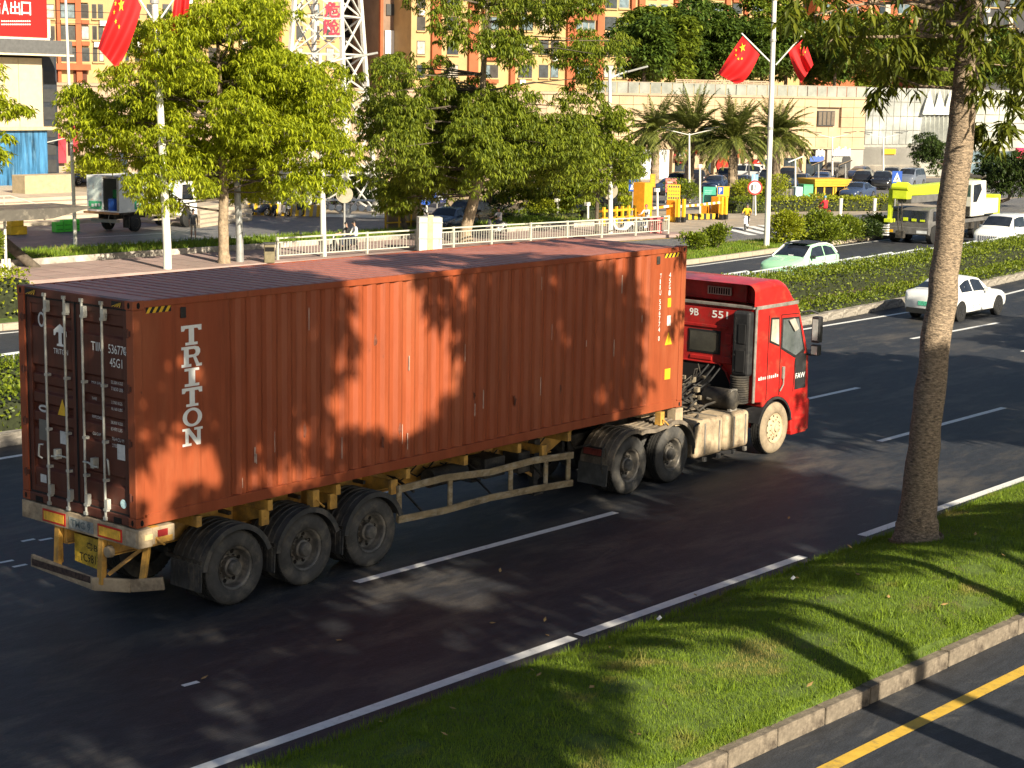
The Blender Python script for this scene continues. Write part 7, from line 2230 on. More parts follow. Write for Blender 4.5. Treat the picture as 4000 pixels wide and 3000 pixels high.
def head(o, c, rz, hair=True, helmet=None, s=1.0):
    mb = MB(); n = 12
    rows = []
    for i in range(9):
        th = PI * i / 8
        rows.append([(c[0] + s * .098 * math.sin(th) * math.cos(2 * PI * j / n), c[1] + s * .080 * math.sin(th) * math.sin(2 * PI * j / n), c[2] + s * .125 * math.cos(th)) for j in range(n)])
    if hair or helmet:
        hb = MB(); k_ = 1.14 if hair and not helmet else 1.32
        hb.grid([[(c[0] + (p[0] - c[0]) * k_ - .012, c[1] + (p[1] - c[1]) * k_, c[2] + (p[2] - c[2]) * k_ + .01) for p in r_] for r_ in rows[:5]], closed=True)
        hb.build('helmet' if helmet else 'hair', helmet or m_hair, o, smooth=60)
    f_ = MB()
    f_.tube([(c[0] + .09 * s, c[1], c[2] + .02), (c[0] + .115 * s, c[1], c[2] - .02)], [.012, .018], 6)
    for sg in (-1, 1):
        f_.tube([(c[0] + .082 * s, c[1] + sg * .033, c[2] + .012), (c[0] + .092 * s, c[1] + sg * .033, c[2] + .012)], .012, 6, mi=1)
        f_.tube([(c[0], c[1] + sg * .075 * s, c[2] + .02), (c[0] - .01, c[1] + sg * .09 * s, c[2])], [.03, .022], 6)
    f_.tube([(c[0] + .085 * s, c[1] - .025, c[2] - .055), (c[0] + .085 * s, c[1] + .025, c[2] - .055)], .008, 6, mi=1)
    f_.build('face', [m_skin, m_hair], o)
def hand_edges(V, E, Rr, wrist, d, side):
    """palm and five separate bent fingers continuing from the wrist vertex index"""
    w = Vector(V[wrist]); d = Vector(d).normalized(); s = Vector((0, side, 0)).cross(d)
    s = s.normalized() if s.length > .01 else Vector((1, 0, 0))
    b0 = len(V); V.append(tuple(w + d * .055)); E.append((wrist, b0)); Rr.append((.034, .022))
    for k in range(4):
        a = len(V); off = s * ((k - 1.5) * .021)
        L_ = (.07, .08, .076, .06)[k]
        V.append(tuple(w + d * .095 + off)); E.append((b0, a)); Rr.append(.010)
        V.append(tuple(w + d * (.095 + L_ * .6) + off + Vector((0, -side * .012, 0)))); E.append((a, a + 1)); Rr.append(.009)
        V.append(tuple(w + d * (.095 + L_) + off + Vector((0, -side * .03, 0)))); E.append((a + 1, a + 2)); Rr.append(.008)
    a = len(V); V.append(tuple(w + d * .05 + s * .045)); E.append((b0, a)); Rr.append(.011); V.append(tuple(w + d * .085 + s * .06)); E.append((a, a + 1)); Rr.append(.009)
def standing(label, loc, rz, shirt, trousers, shorts=True, stride=.10):
    V = [(0, 0, .92), (0, 0, 1.12), (0, 0, 1.36), (.01, 0, 1.47), (.03, 0, 1.54), (.045, 0, 1.62), (.045, 0, 1.71)]
    E = [(0, 1), (1, 2), (2, 3), (3, 4), (4, 5), (5, 6)]
    Rr = [(.155, .125), (.15, .12), (.165, .115), .055, .055, (.085, .075), .055]
    for s, sw in ((1, stride), (-1, -stride)):
        i = len(V)
        V += [(0, s * .095, .86), (sw * .9, s * .10, .48), (sw * 1.4 - (.10 if sw < 0 else 0), s * .10, .09), (sw * 1.4 - (.10 if sw < 0 else 0) + .16, s * .11, .035)]
        E += [(0, i), (i, i + 1), (i + 1, i + 2), (i + 2, i + 3)]
        Rr += [.095, .06, .042, (.045, .03)]
        i = len(V)
        V += [(0, s * .19, 1.40), (-sw * .5, s * .25, 1.12), (-sw * 1.1 + .05, s * .25, .86)]
        E += [(2, i), (i, i + 1), (i + 1, i + 2)]
        Rr += [.062, .046, .032]
        hand_edges(V, E, Rr, i + 2, (.1, 0, -1), s)
    o = skin_body('person', V, E, Rr, m_skin, None, loc, rz)
    zone_mats(o, [(lambda x, y, z: z < .075, m_ctrim), (lambda x, y, z: (.50 if shorts else .08) < z < .88 and abs(y) < .2, trousers), (lambda x, y, z: .80 < z < 1.455 and (abs(y) < .21 or z > 1.18), shirt)], m_skin)
    head(o, (.055, 0, 1.635), 0)
    return tag(o, label, 'person')
m_gshirt = M('shirt_grey', (.10, .10, .105), rough=.85); m_gtr = M('shorts_beige', (.32, .27, .22), rough=.85)
p = G(418, 516)
standing('person in grey shirt and light shorts walking across the parking lot', (p.x, p.y, 0), R(-125), m_gshirt, m_gtr, True, .12)
p = G(1138, 462); standing('person in dark clothes standing on the lawn behind the hedge', (p.x, p.y, 0), R(-100), M('coat_dark', (.02, .02, .022), rough=.85), M('trousers_dark', (.03, .03, .035), rough=.85), False, .04)

def make_scooter(name, label, body, loc, rz, group=None):
    """nose towards +X"""
    t = thing(name, label, 'scooter', loc, rz, group=group, local=True); t.scale = (.77,) * 3
    for x in (-.58, .62):
        mb = MB()
        pr = [(.235 + .045 * math.cos(a), .045 * math.sin(a)) for a in [2 * PI * k / 10 for k in range(10)]]
        mb.lathe(pr, (x, 0, .28), 'y', 22, closed=True)
        wv = mb.build('wheel', m_cwheel, t, smooth=60)
        mb = MB(); mb.lathe([(.195, -.03), (.19, .03)], (x, 0, .28), 'y', 18)
        for k in range(5):
            a = 2 * PI * k / 5; mb.bar((x, 0, .28), (x + .19 * math.cos(a), 0, .28 + .19 * math.sin(a)), .03, .02, up=(0, 1, 0))
        mb.build('rim', m_calloy, wv)
    mb = MB(); mb.prism([(-.75, .50), (-.82, .72), (-.55, .78), (-.1, .74), (-.02, .40), (.30, .36), (.42, .50), (.52, .95), (.60, .95), (.62, .60), (.50, .30), (.30, .22), (-.25, .22), (-.42, .42), (-.6, .60)], 'y', -.13, .13)
    mb.build('body', body, t, bevel=.04)
    MB().prism([(-.80, .76), (-.75, .82), (-.3, .84), (-.05, .80), (-.05, .75), (-.5, .78)], 'y', -.13, .13).build('seat', m_ctrim, t, bevel=.025)
    mb = MB(); mb.tube([(.62, 0, .28), (.50, 0, .80), (.44, 0, 1.02)], .03, 8); mb.tube([(.36, -.33, 1.04), (.45, 0, 1.02), (.36, .33, 1.04)], .018, 8); mb.build('handlebar', m_ctrim, t, smooth=40)
    for s in (-1, 1):
        mb = MB(); mb.tube([(.42, s * .25, 1.05), (.44, s * .30, 1.2)], .008, 5); mb.box(.43, .45, s * .30 - .05, s * .30 + .05, 1.18, 1.26); mb.build('mirror', m_ctrim, t)
    MB().lathe([(.0005, .03), (.07, .02), (.08, -.05)], (.62, 0, .90), 'x', 14).build('headlamp', m_head, t)
    MB().prism([(.40, .42), (.62, .58), (.86, .50), (.86, .46), (.62, .53), (.44, .40)], 'y', -.07, .07).build('front_fender', body, t)
    return t
def seated(label, loc, rz, shirt, trousers, helmet=None, hair=True, reach=True):
    """rider on a scooter seat at height 0.82, facing +X"""
    V = [(-.28, 0, .90), (-.27, 0, 1.12), (-.22, 0, 1.34), (-.19, 0, 1.44), (-.17, 0, 1.50), (-.15, 0, 1.58), (-.15, 0, 1.67)]
    E = [(0, 1), (1, 2), (2, 3), (3, 4), (4, 5), (5, 6)]
    Rr = [(.15, .14), (.145, .12), (.165, .115), .055, .055, (.085, .075), .055]
    for s in (1, -1):
        i = len(V)
        V += [(-.22, s * .11, .88), (.16, s * .15, .80), (.12, s * .14, .42), (.26, s * .14, .40)]
        E += [(0, i), (i, i + 1), (i + 1, i + 2), (i + 2, i + 3)]
        Rr += [.09, .065, .045, .04]
        i = len(V)
        if reach: V += [(-.20, s * .19, 1.37), (-.02, s * .28, 1.14), (.22, s * .30, 1.06)]
        else: V += [(-.20, s * .19, 1.37), (-.12, s * .24, 1.12), (.08, s * .16, 1.0)]
        E += [(2, i), (i, i + 1), (i + 1, i + 2)]
        Rr += [.062, .046, .034]
        hand_edges(V, E, Rr, i + 2, (1, 0, -.1), s)
    o = skin_body('person', V, E, Rr, m_skin, None, loc, rz)
    zone_mats(o, [(lambda x, y, z: z < .45 and x > .16, m_ctrim), (lambda x, y, z: z < .93 and z > .47, trousers), (lambda x, y, z: .88 < z < 1.43 and x < .02, shirt)], m_skin)
    head(o, (-.145, 0, 1.60), 0, hair, helmet)
    return tag(o, label, 'person')
def scooter_at(px, py, hd, body, lab):
    g_ = G(px, py)
    return make_scooter('motor_scooter', lab, body, (g_.x, g_.y, 0), R(hd), 'motor scooters'), (g_.x, g_.y, .0), R(hd)
m_syel = M('shirt_yellow', (.70, .45, .02), rough=.8); m_sred = M('shirt_red', (.55, .02, .03), rough=.8); m_swhite = M('shirt_white', (.70, .70, .72), rough=.85); m_sblack = M('shirt_black', (.02, .02, .024), rough=.85); m_jean = M('jeans', (.04, .05, .08), rough=.85)
m_helm = M('helmet_blue', (.10, .25, .40), rough=.3); m_helmb = M('helmet_black', (.015, .015, .017), rough=.3)
s_, l_, r_ = scooter_at(1612, 496, 205, PW, 'white motor scooter ridden over the zebra crossing'); seated('person in yellow top riding the white scooter over the crossing', l_, r_, m_syel, m_sblack, m_helmb)
s_, l_, r_ = scooter_at(1778, 474, 60, M('scooter_red', (.45, .05, .05), rough=.4), 'red motor scooter by the bright hedge'); seated('person in red top with blue helmet riding past the bright hedge', l_, r_, m_sred, m_sred, m_helm)
s_, l_, r_ = scooter_at(742, 548, 160, M('scooter_black', (.02, .02, .025), rough=.35), 'black motor scooter carrying two people behind the white railing'); seated('person in black shirt steering the black scooter behind the railing', (l_[0], l_[1], 0), r_, m_sblack, m_jean)
q_ = Vector(l_) + Vector((math.cos(r_) * -.36, math.sin(r_) * -.36, .03)); seated('person in white shirt riding pillion on the black scooter', tuple(q_), r_, m_swhite, m_jean, reach=False)
s_, l_, r_ = scooter_at(1072, 508, 170, PW, 'white scooter right of the leaning tree trunk'); seated('person in white shirt riding right of the leaning tree', l_, r_, m_swhite, m_jean)
s_, l_, r_ = scooter_at(1392, 500, 185, PW, 'white scooter behind the right end of the railing'); seated('person in pale top on the scooter by the red litter bin', l_, r_, m_swhite, m_jean, M('helmet_red', (.5, .06, .06), rough=.3))
for k, (px, py) in enumerate(((1345, 505), (1365, 503))):
    scooter_at(px, py, 120 + 30 * k, (PW, m_jean)[k], ('white scooter parked inside the railing nearest the lamp pole', 'dark scooter parked inside the railing left of the red bin')[k])
for k, px in enumerate((590, 612, 636, 560)):
    scooter_at(px, 466, 60 + 20 * k, (m_jean, PW, m_jean, m_jean)[k], ('dark scooter parked second from left by the striped barrier', 'white scooter parked in the row by the striped barrier', 'dark scooter parked rightmost in the row by the striped barrier', 'dark scooter parked leftmost in the row by the striped barrier')[k])
# ================================================================== street furniture
m_pole = M('pole_white', (.66, .64, .58), rough=.5, var=.06, scale=2, dirt=(.5, .47, .4), damt=.2)
m_poleg = M('pole_grey', (.33, .33, .32), rough=.5, metal=.3, var=.15, scale=3)
m_fence = M('fence_cream', (.46, .45, .38), rough=.55, var=.06, scale=3)
m_rail = M('rail_white', (.45, .48, .50), rough=.45, var=.06, scale=3)
m_flag = M('flag_red', (.62, .012, .014), rough=.75, var=.06, scale=3)
m_star = M('flag_gold', (.78, .58, .03), rough=.7, var=.03)
m_cone = M('barrier_yellow', (.70, .42, .02), rough=.6, var=.1, scale=5)
m_bor = M('barrier_orange', (.75, .30, .02), rough=.5, var=.08)
m_blue = M('sign_blue_board', (.02, .08, .38), rough=.4, var=.06)
m_greenb = M('board_green', (.05, .34, .24), rough=.5, var=.12, scale=2)

def pole_px(P, pts, P0=None):
    out = [Vector((P[0], P[1], 0))]
    for px, py in pts: out.append(AT(px, py, P))
    return out
# ---- flag poles
def flagpole(label, P, top, r0):
    t = thing('flag_pole', label, 'pole', (P[0], P[1], 0))
    tp = AT(top[0], top[1], P)
    MB().tube([(P[0], P[1], 0), (P[0], P[1], 1.0), (tp.x, tp.y, tp.z)], [r0, r0 * .95, r0 * .7], 16).build('shaft', m_pole, t, smooth=50)
    MB().cyl((P[0], P[1], 0), (P[0], P[1], .06), r0 * 1.8, n=16).build('base_plate', m_pole, t)
    for u in (.42, .72, .86):
        c = Vector((P[0], P[1], 0)).lerp(tp, u); MB().cyl(c, c + Vector((0, 0, .12)), r0 * 1.05, n=16).build('collar', m_poleg, t)
    return t
flagpole('tall white flag pole on the sidewalk left of the broad tree', (27.66, 33.45), (329, -90), .16)
flagpole('tall white flag pole on the grass island right of the palms', (53.78, 23.72), (1676, -90), .135)
def star(cx, cy, r_, rot):
    return [(cx + (r_ if k % 2 == 0 else r_ * .40) * math.sin(rot + k * PI / 5) * .667, cy + (r_ if k % 2 == 0 else r_ * .40) * math.cos(rot + k * PI / 5)) for k in range(10)]
def flag(label, P, H0, H1, F0, F1, staff, stars, sag=0.0, wave=.22, dep=.0):
    """cloth between hoist points H0 (outer), H1 (inner) and fly points F0, F1, all in the survey picture at the distance of P"""
    fw = Vector((P[0] - CAM.x, P[1] - CAM.y, 0)).normalized()
    base = AT(*staff[1], P)
    t = thing('national_flag', label, 'flag', tuple(base))
    h0, h1, f0, f1 = [AT(*q, P) for q in (H0, H1, F0, F1)]
    def pt(u, v, o=0.0):
        a = h0.lerp(h1, v); b = f0.lerp(f1, v)
        p = a.lerp(b, u)
        p = p + Vector((0, 0, -sag * math.sin(u * PI * .9) * (v - .1)))
        p = p + fw * (wave * u ** .7 * math.sin(v * 13 + u * 2.2) + wave * .5 * math.sin(u * 7 + v * 3) * u - o)
        return p
    mb = MB(); nu, nv = 26, 26
    mb.grid([[pt(i / nu, j / nv) for j in range(nv + 1)] for i in range(nu + 1)])
    cl = mb.build('cloth', m_flag, t, smooth=80, recalc=False)
    s0, s1 = AT(*staff[0], P), AT(*staff[1], P)
    MB().tube([s0, s1], .035, 8).build('staff', m_pole, t)
    for (u, v, r_, rot) in stars:
        poly = star(u, v, r_, rot)
        mb = MB()
        # small triangles so that the star follows the cloth
        c = (u, v)
        for k in range(10):
            mb.add([pt(c[0], c[1], .03), pt(poly[k][0], poly[k][1], .03), pt(poly[(k + 1) % 10][0], poly[(k + 1) % 10][1], .03)], [(0, 1, 2)])
        mb.build('star', m_star, t, recalc=False)
    return t
ST = [(.17, .25, .15, 0), (.33, .10, .05, .4), (.40, .20, .05, .2), (.40, .35, .05, 0), (.33, .45, .05, .3)]
PR = (53.78, 23.72); PLf = (27.66, 33.45)
flag('red national flag flying left of the right flag pole', PR, (1604, 78), (1641, 118), (1551, 160), (1586, 172), ((1602, 72), (1668, 138)), ST, sag=.55, wave=.16)
flag('red national flag flying right of the right flag pole', PR, (1738, 82), (1703, 112), (1757, 140), (1731, 176), ((1742, 66), (1676, 140)), ST, sag=.2, wave=.16)
flag('large red national flag hanging left of the left flag pole', PLf, (268, -60), (306, 16), (211, 104), (252, 142), ((262, -62), (336, 52)), [(.30, .28, .13, .2), (.38, .08, .05, .4), (.47, .14, .05, .2), (.52, .30, .05, 0), (.51, .46, .05, .3)], sag=.35, wave=.18)
flag('partly cropped red flag right of the left flag pole', PLf, (420, -70), (376, 2), (404, 46), (360, 98), ((430, -82), (340, 50)), [], sag=.1, wave=.18)
# ---- lamp posts
def lamp(name, label, P, top, arms, r0=.09, mat=m_pole, head_=.9):
    t = thing(name, label, 'lamp post', (P[0], P[1], 0))
    tp = AT(top[0], top[1], P)
    MB().tube([(P[0], P[1], 0), (P[0], P[1], .9), (tp.x, tp.y, tp.z)], [r0 * 1.3, r0 * 1.1, r0 * .7], 12).build('shaft', mat, t, smooth=50)
    for (mx, my, ex, ey) in arms:
        m_, e = AT(mx, my, P), AT(ex, ey, P)
        ar = MB().tube([tp - Vector((0, 0, .4)), m_, e], [.05, .045, .04], 8).build('arm', mat, t, smooth=50)
        d = (e - m_).normalized(); MB().bar(e - d * .1, e + d * head_, .28, .09).build('lamp_head', m_poleg, ar, bevel=.02)
    return t
lamp('street_lamp', 'street lamp with curved arm behind the white railing near the tower', (35.5, 33.3), (691, 118), [(730, 130, 768, 123)], .11)
lamp('street_lamp', 'street lamp with curved arm right of the slim young tree', (54.1, 32.7), (1317, 152), [(1338, 160, 1360, 154)], .11)
lamp('street_lamp', 'grey post without lamp in view left of the railing start', (31.5, 33.8), (505, 240), [], .13, m_poleg)
def roadlamp(label, x, y, h, r0):
    t = thing('street_lamp', label, 'lamp post', (x, y, 0))
    MB().tube([(x, y, 0), (x, y, h)], [r0, r0 * .75], 14).build('shaft', m_pole, t, smooth=50)
    ar = MB().tube([(x, y, h - .3), (x, y + 1.2, h + .3), (x, y + 2.2, h + .4)], .05, 8).build('arm', m_pole, t)
    MB().box(x - .14, x + .14, y + 2.1, y + 2.9, h + .33, h + .43).build('lamp_head', m_poleg, ar, bevel=.02)
roadlamp('tall road lamp across the service road that shades the container front', 6.55, -13.3, 13.6, .17)
roadlamp('slim road lamp across the service road ahead of the cab', 9.95, -13.0, 9.5, .09)
lamp('street_lamp', 'thin tall pole standing in the grass strip at left', (29.1, 41.0), (140, -40), [], .07, m_pole)
def solar(label, px, py, ty, arms=2):
    P = tuple(G(px, py)[:2])
    t = thing('car_park_lamp', label, 'lamp post', (P[0], P[1], 0), group='lamps of the mall car park')
    tp = AT(px, ty, P)
    MB().tube([(P[0], P[1], 0), tp], [.09, .05], 10).build('shaft', m_pole, t)
    for s in (-1, 1)[:arms]:
        e = tp + C_RIGHT * (s * 1.5) + Vector((0, 0, .25)); ar = MB().tube([tp - Vector((0, 0, .1)), e], .03, 6).build('arm', m_pole, t)
        MB().bar(e - C_RIGHT * (s * .6) + Vector((0, 0, .05)), e + C_RIGHT * (s * .35) + Vector((0, 0, .15)), .5, .05).build('solar_panel', m_cglass3, ar)
for px, py, ty, lab in ((1489, 438, 288, 'white car park lamp left of the third palm'), (1798, 395, 295, 'white car park lamp with dark panels in front of the grey shop'), (1908, 402, 295, 'white car park lamp in front of the grey glass front'), (97, 425, 305, 'white car park lamp beside the blue glass building'), (2040, 380, 205, 'tall white lamp beside the pleated glass bay')):
    solar(lab, px, py, ty)
for k, (px, py, ty, lab) in enumerate(((1718, 420, 344, 'white camera post behind the bright hedge'), (1768, 405, 352, 'dark lamp with tilted panel behind the kiosk'), (1826, 400, 352, 'dark lamp with tilted panel in front of the arched door'), (1618, 405, 350, 'short white post near the third palm'), (1650, 400, 345, 'white notice post left of the flag pole'))):
    P = tuple(G(px, py)[:2]); tp = AT(px, ty, P)
    t = thing('car_park_post', lab, 'post', (P[0], P[1], 0)); MB().tube([(P[0], P[1], 0), tp], [.07, .06], 8).build('shaft', m_pole if k not in (1, 2) else m_poleg, t)
    MB().bar(tp - C_RIGHT * .5 - Vector((0, 0, .2)), tp + C_RIGHT * .5 + Vector((0, 0, .2)), .4, .06).build('panel', m_cglass3 if k in (1, 2) else m_whitesign, t)
# ---- white railing along the sidewalk
FP = [(33.1, 33.4), (35.4, 33.2), (37.7, 33.0), (40.4, 32.75), (42.6, 32.6), (44.9, 32.4), (47.2, 32.05), (49.5, 31.75), (51.8, 31.5), (54.1, 31.2), (56.4, 30.9)]
fe = thing('sidewalk_railing', 'cream white metal railing along the far sidewalk edge', 'railing', (44, 32.4, .12))
for i, (x, y) in enumerate(FP):
    MB().box(x - .045, x + .045, y - .045, y + .045, .1, 1.02).build('post', m_fence, fe)
for a, b in zip(FP, FP[1:]):
    for z, h in ((.97, .06), (.80, .045), (.28, .045)):
        MB().bar((a[0], a[1], z), (b[0], b[1], z), .05, h).build('rail', m_fence, fe, recalc=False)
    mb = MB(); n = 15
    for k in range(1, n):
        u = k / n; x, y = a[0] + (b[0] - a[0]) * u, a[1] + (b[1] - a[1]) * u
        mb.bar((x, y, .28), (x, y, .80), .022, .022)
    tag(mb.build('balusters', m_fence, fe, recalc=False), kind='stuff')
# ---- railing on the median
mr = thing('median_railing', 'bluish white barred railing between the median hedge and the opposite road', 'railing', (40, 15.0, .1))
xs_ = np.arange(6, 76, 2.7)
for i, x in enumerate(xs_):
    y = yon(RAIL, x)
    mb = MB(); mb.box(x - .05, x + .05, y - .03, y + .03, .05, .80); mb.box(x - .09, x + .09, y - .15, y + .15, .05, .15); mb.build('post', m_rail, mr)
for a, b in zip(xs_, xs_[1:]):
    ya, yb = yon(RAIL, a), yon(RAIL, b)
    MB().bar((a + .05, ya, .74), (b - .05, yb, .80), .04, .045).build('rail', m_rail, mr, recalc=False)
    MB().bar((a + .05, ya, .25), (b - .05, yb, .25), .04, .04).build('rail', m_rail, mr, recalc=False)
    mb = MB(); n = 17
    for k in range(1, n):
        u = k / n; mb.bar((a + (b - a) * u, ya + (yb - ya) * u, .25), (a + (b - a) * u, ya + (yb - ya) * u, .74 + .06 * u), .032, .02)
    tag(mb.build('balusters', m_rail, mr, recalc=False), kind='stuff')
# ---- cabinets and bins
def boxthing(name, label, cat, px0, px1, yb, yt, dep, mat, z0=.12, bev=.02):
    a, b = G(px0, yb, z0), G(px1, yb, z0)
    P = ((a.x + b.x) / 2, (a.y + b.y) / 2)
    zt_ = HZ((px0 + px1) / 2, yt, P)
    w_ = (b - a).length
    t = thing(name, label, cat, (P[0], P[1], z0), math.atan2((b - a).y, (b - a).x), local=True)
    MB().box(-w_ / 2, w_ / 2, 0, dep, 0, zt_ - z0).build('housing', mat, t, bevel=bev)
    return t, w_, zt_ - z0
t, w_, h_ = boxthing('utility_cabinet', 'pale grey utility cabinet with rust stains at the railing', 'cabinet', 905, 955, 545, 470, .8, M('cabinet_grey', (.50, .50, .46), rough=.6, var=.15, scale=2, dirt=(.45, .30, .14), damt=.2, dscale=1.5, stretch=(3, 1, .4)))
for z in (h_ * .38, h_ * .84):
    MB().box(-w_ / 2 - .02, w_ / 2 + .02, -.02, 0, z, z + .05).build('band', m_poleg, t)
MB().box(-.12, .10, -.03, -.004, .1, h_ + .1).build('conduit', M('conduit_rusty', (.55, .42, .22), rough=.7, var=.3, scale=3), t)
t, w_, h_ = boxthing('litter_bin', 'brown litter bin at the left end of the railing', 'bin', 571, 594, 568, 528, .45, M('bin_brown', (.17, .14, .08), rough=.6, var=.2, scale=4))
MB().box(-.18, .18, -.012, 0, h_ * .62, h_ * .85).build('opening', m_hole, t); MB().box(-w_ / 2 - .03, w_ / 2 + .03, -.03, .48, h_, h_ + .05).build('lid', m_framed, t)
t, w_, h_ = boxthing('litter_bin', 'pink red litter bin at the right end of the railing', 'bin', 1404, 1430, 508, 470, .5, M('bin_red', (.55, .10, .10), rough=.6, var=.1), z0=.02)
for k in range(6):
    mb = MB(); x = -w_ / 2 + w_ * (k + .5) / 6; mb.box(x - .03, x + .03, -.02, 0, .08, h_ - .2); mb.build('slat', M('bin_slat', (.65, .24, .22), rough=.6), t)
MB().box(-w_ / 2 - .03, w_ / 2 + .03, -.03, .53, h_ - .12, h_).build('lid', M('bin_lid', (.6, .08, .09), rough=.5), t)
# ---- brown pillar with a stadium shaped mark and yellow guard rails
t, w_, h_ = boxthing('stone_pillar', 'brown stone gate pillar with pale oval mark behind the cabinet', 'pillar', 838, 906, 503, 402, 1.2, M('pillar_brown', (.19, .135, .09), rough=.7, var=.15, scale=1.5), z0=0)
for i in range(3):
    for k in range(4):
        MB().box(-w_ / 2 + w_ * i / 3 + .01, -w_ / 2 + w_ * (i + 1) / 3 - .01, -.03, 0, h_ * k / 4 + .01, h_ * (k + 1) / 4 - .01).build('stone_panel', M('pillar_panel', (.21, .15, .10), rough=.65, var=.2, scale=1.2), t)
def stadium(a, b, n=10):
    return [(a * math.cos(R(x)), b + a * math.sin(R(x))) for x in np.linspace(0, 180, n)] + [(a * math.cos(R(x)), -b + a * math.sin(R(x))) for x in np.linspace(180, 360, n)]
for a, o_, m_ in ((.40, -.045, m_cream), (.30, -.06, M('oval_green', (.35, .38, .25), rough=.6)), (.22, -.075, m_cream)):
    MB().prism([(w_ * .28 + p[0], h_ * .72 + p[1]) for p in stadium(a, .75)], 'y', o_, 0).build('oval_mark', m_, t)
gb = thing('yellow_guard', 'yellow tubular guard rail round the brown pillar', 'guard rail', tuple(G(870, 507)))
for z in (.55, 1.25):
    a, b = G(832, 507), G(910, 502); MB().tube([(a.x, a.y, z), (b.x, b.y, z)], .04, 8).build('rail', m_cone, gb)
for px in (833, 862, 888, 909):
    a = G(px, 507 - (px - 833) * .06); MB().tube([(a.x, a.y, 0), (a.x, a.y, 1.3)], .045, 8).build('post', m_cone, gb)
# ---- striped concrete barrier and balustrade behind the parking lot
sb = thing('striped_barrier', 'sloping concrete barrier with yellow and dark stripes behind the lot', 'barrier', tuple(G(600, 468)))
a, b = G(525, 464), G(690, 468)
zt_ = .62
for k in range(22):
    u0, u1 = k / 22, (k + 1) / 22
    p0, p1 = a.lerp(b, u0), a.lerp(b, u1); q0, q1 = a.lerp(b, u0 + .03), a.lerp(b, u1 + .03)
    mb = MB(); n = Vector((0, .25, 0))
    mb.add([p0, p1, (q1.x, q1.y + .08, zt_), (q0.x, q0.y + .08, zt_), p0 + n, p1 + n, (q1.x, q1.y + .25, zt_), (q0.x, q0.y + .25, zt_)], [(0, 1, 2, 3), (4, 7, 6, 5), (3, 2, 6, 7), (0, 3, 7, 4), (1, 5, 6, 2)])
    mb.build('stripe_block', m_cone if k % 2 else M('stripe_grey', (.34, .30, .25), rough=.8), sb)
bl = thing('stone_balustrade', 'white stone balustrade of round discs beside the striped barrier', 'balustrade', tuple(G(760, 469)))
a, b = G(692, 468), G(838, 471)
L_ = (b - a).length; n = 9
d_ = (b - a).normalized()
for k in range(n):
    c = a.lerp(b, (k + .5) / n) + Vector((0, 0, .50)); mb = MB(); nn = Vector((-d_.y, d_.x, 0)); mb.cyl(c - nn * .09, c + nn * .09, L_ / n * .40, n=18); mb.build('disc', m_whitesign, bl, smooth=40)
MB().bar(a + Vector((0, 0, .07)), b + Vector((0, 0, .07)), .25, .14).build('plinth', m_whitesign, bl); MB().bar(a + Vector((0, 0, .92)), b + Vector((0, 0, .92)), .22, .10).build('coping', m_whitesign, bl)
pf = thing('picket_fence', 'white picket fence above the planted slope', 'fence', tuple(G(680, 440)))
a, b = G(560, 442), G(820, 440)
for k in range(46):
    p = a.lerp(b, k / 45); MB().bar((p.x, p.y, .2), (p.x, p.y, 2.3), .07, .05).build('picket', m_whitesign, pf, recalc=False)
for z in (.6, 1.9):
    MB().bar((a.x, a.y, z), (b.x, b.y, z), .06, .08).build('rail', m_whitesign, pf)
# ---- barrier gate with orange posts
def gatepost(label, px, py, ht, wd, mat, name='barrier_post'):
    p = G(px, py); t = thing(name, label, 'bollard' if wd < .3 else 'gate post', tuple(p), group='gate posts')
    MB().box(p.x - wd / 2, p.x + wd / 2, p.y - wd / 2, p.y + wd / 2, 0, ht).build('body', mat, t, bevel=.02)
    MB().box(p.x - wd / 2 - .02, p.x + wd / 2 + .02, p.y - wd / 2 - .02, p.y + wd / 2 + .02, 0, .28).build('foot', m_ctrim if wd < .3 else m_cone, t)
    return t
for px, py, ht, wd, lab in ((1387, 478, 2.1, .75, 'tall orange gate box left of the barrier arm'), (1452, 478, 1.15, .5, 'orange gate housing at the right end of the first barrier arm'), (1523, 470, .75, .4, 'short orange gate housing in the middle'), (1548, 471, 1.2, .5, 'orange gate housing below the green board')):
    gatepost(lab, px, py, ht, wd, m_bor)
for px, py, lab in ((1464, 480, 'first yellow bollard right of the first barrier arm'), (1476, 480, 'second yellow bollard right of the first barrier arm'), (1558, 474, 'yellow bollard below the parking sign left'), (1567, 474, 'yellow bollard below the parking sign right')):
    gatepost(lab, px, py, 1.25, .16, m_cone)
t, w_, h_ = boxthing('gate_kiosk', 'small white control box at the barrier gate', 'cabinet', 1534, 1546, 470, 450, .4, m_whitesign, z0=0)
MB().box(-w_ / 2 + .05, w_ / 2 - .05, -.012, 0, h_ * .6, h_ * .85).build('screen', m_framed, t)
for (x0, y0, x1, y1, lab) in ((1368, 455, 1456, 444, 'red and white barrier arm across the left gate lane'), (1470, 446, 1518, 442, 'red and white barrier arm across the middle gate lane'), (1520, 441, 1560, 437, 'red and white barrier arm across the right gate lane')):
    Pq = tuple(G((x0 + x1) / 2, 478)[:2]); a, b = AT(x0, y0, Pq), AT(x1, y1, Pq)
    t = thing('boom_barrier', lab, 'barrier', (a.x, a.y, a.z))
    for k in range(8):
        p0, p1 = a.lerp(b, k / 8), a.lerp(b, (k + 1) / 8); MB().bar(p0, p1, .05, .13).build('band', m_whitesign if k % 2 == 0 else m_bor, t, recalc=False)
kb = thing('hazard_kerb', 'low kerb with yellow and black blocks at the barrier gate', 'kerb', tuple(G(1500, 474)))
a, b = G(1478, 474), G(1568, 472)
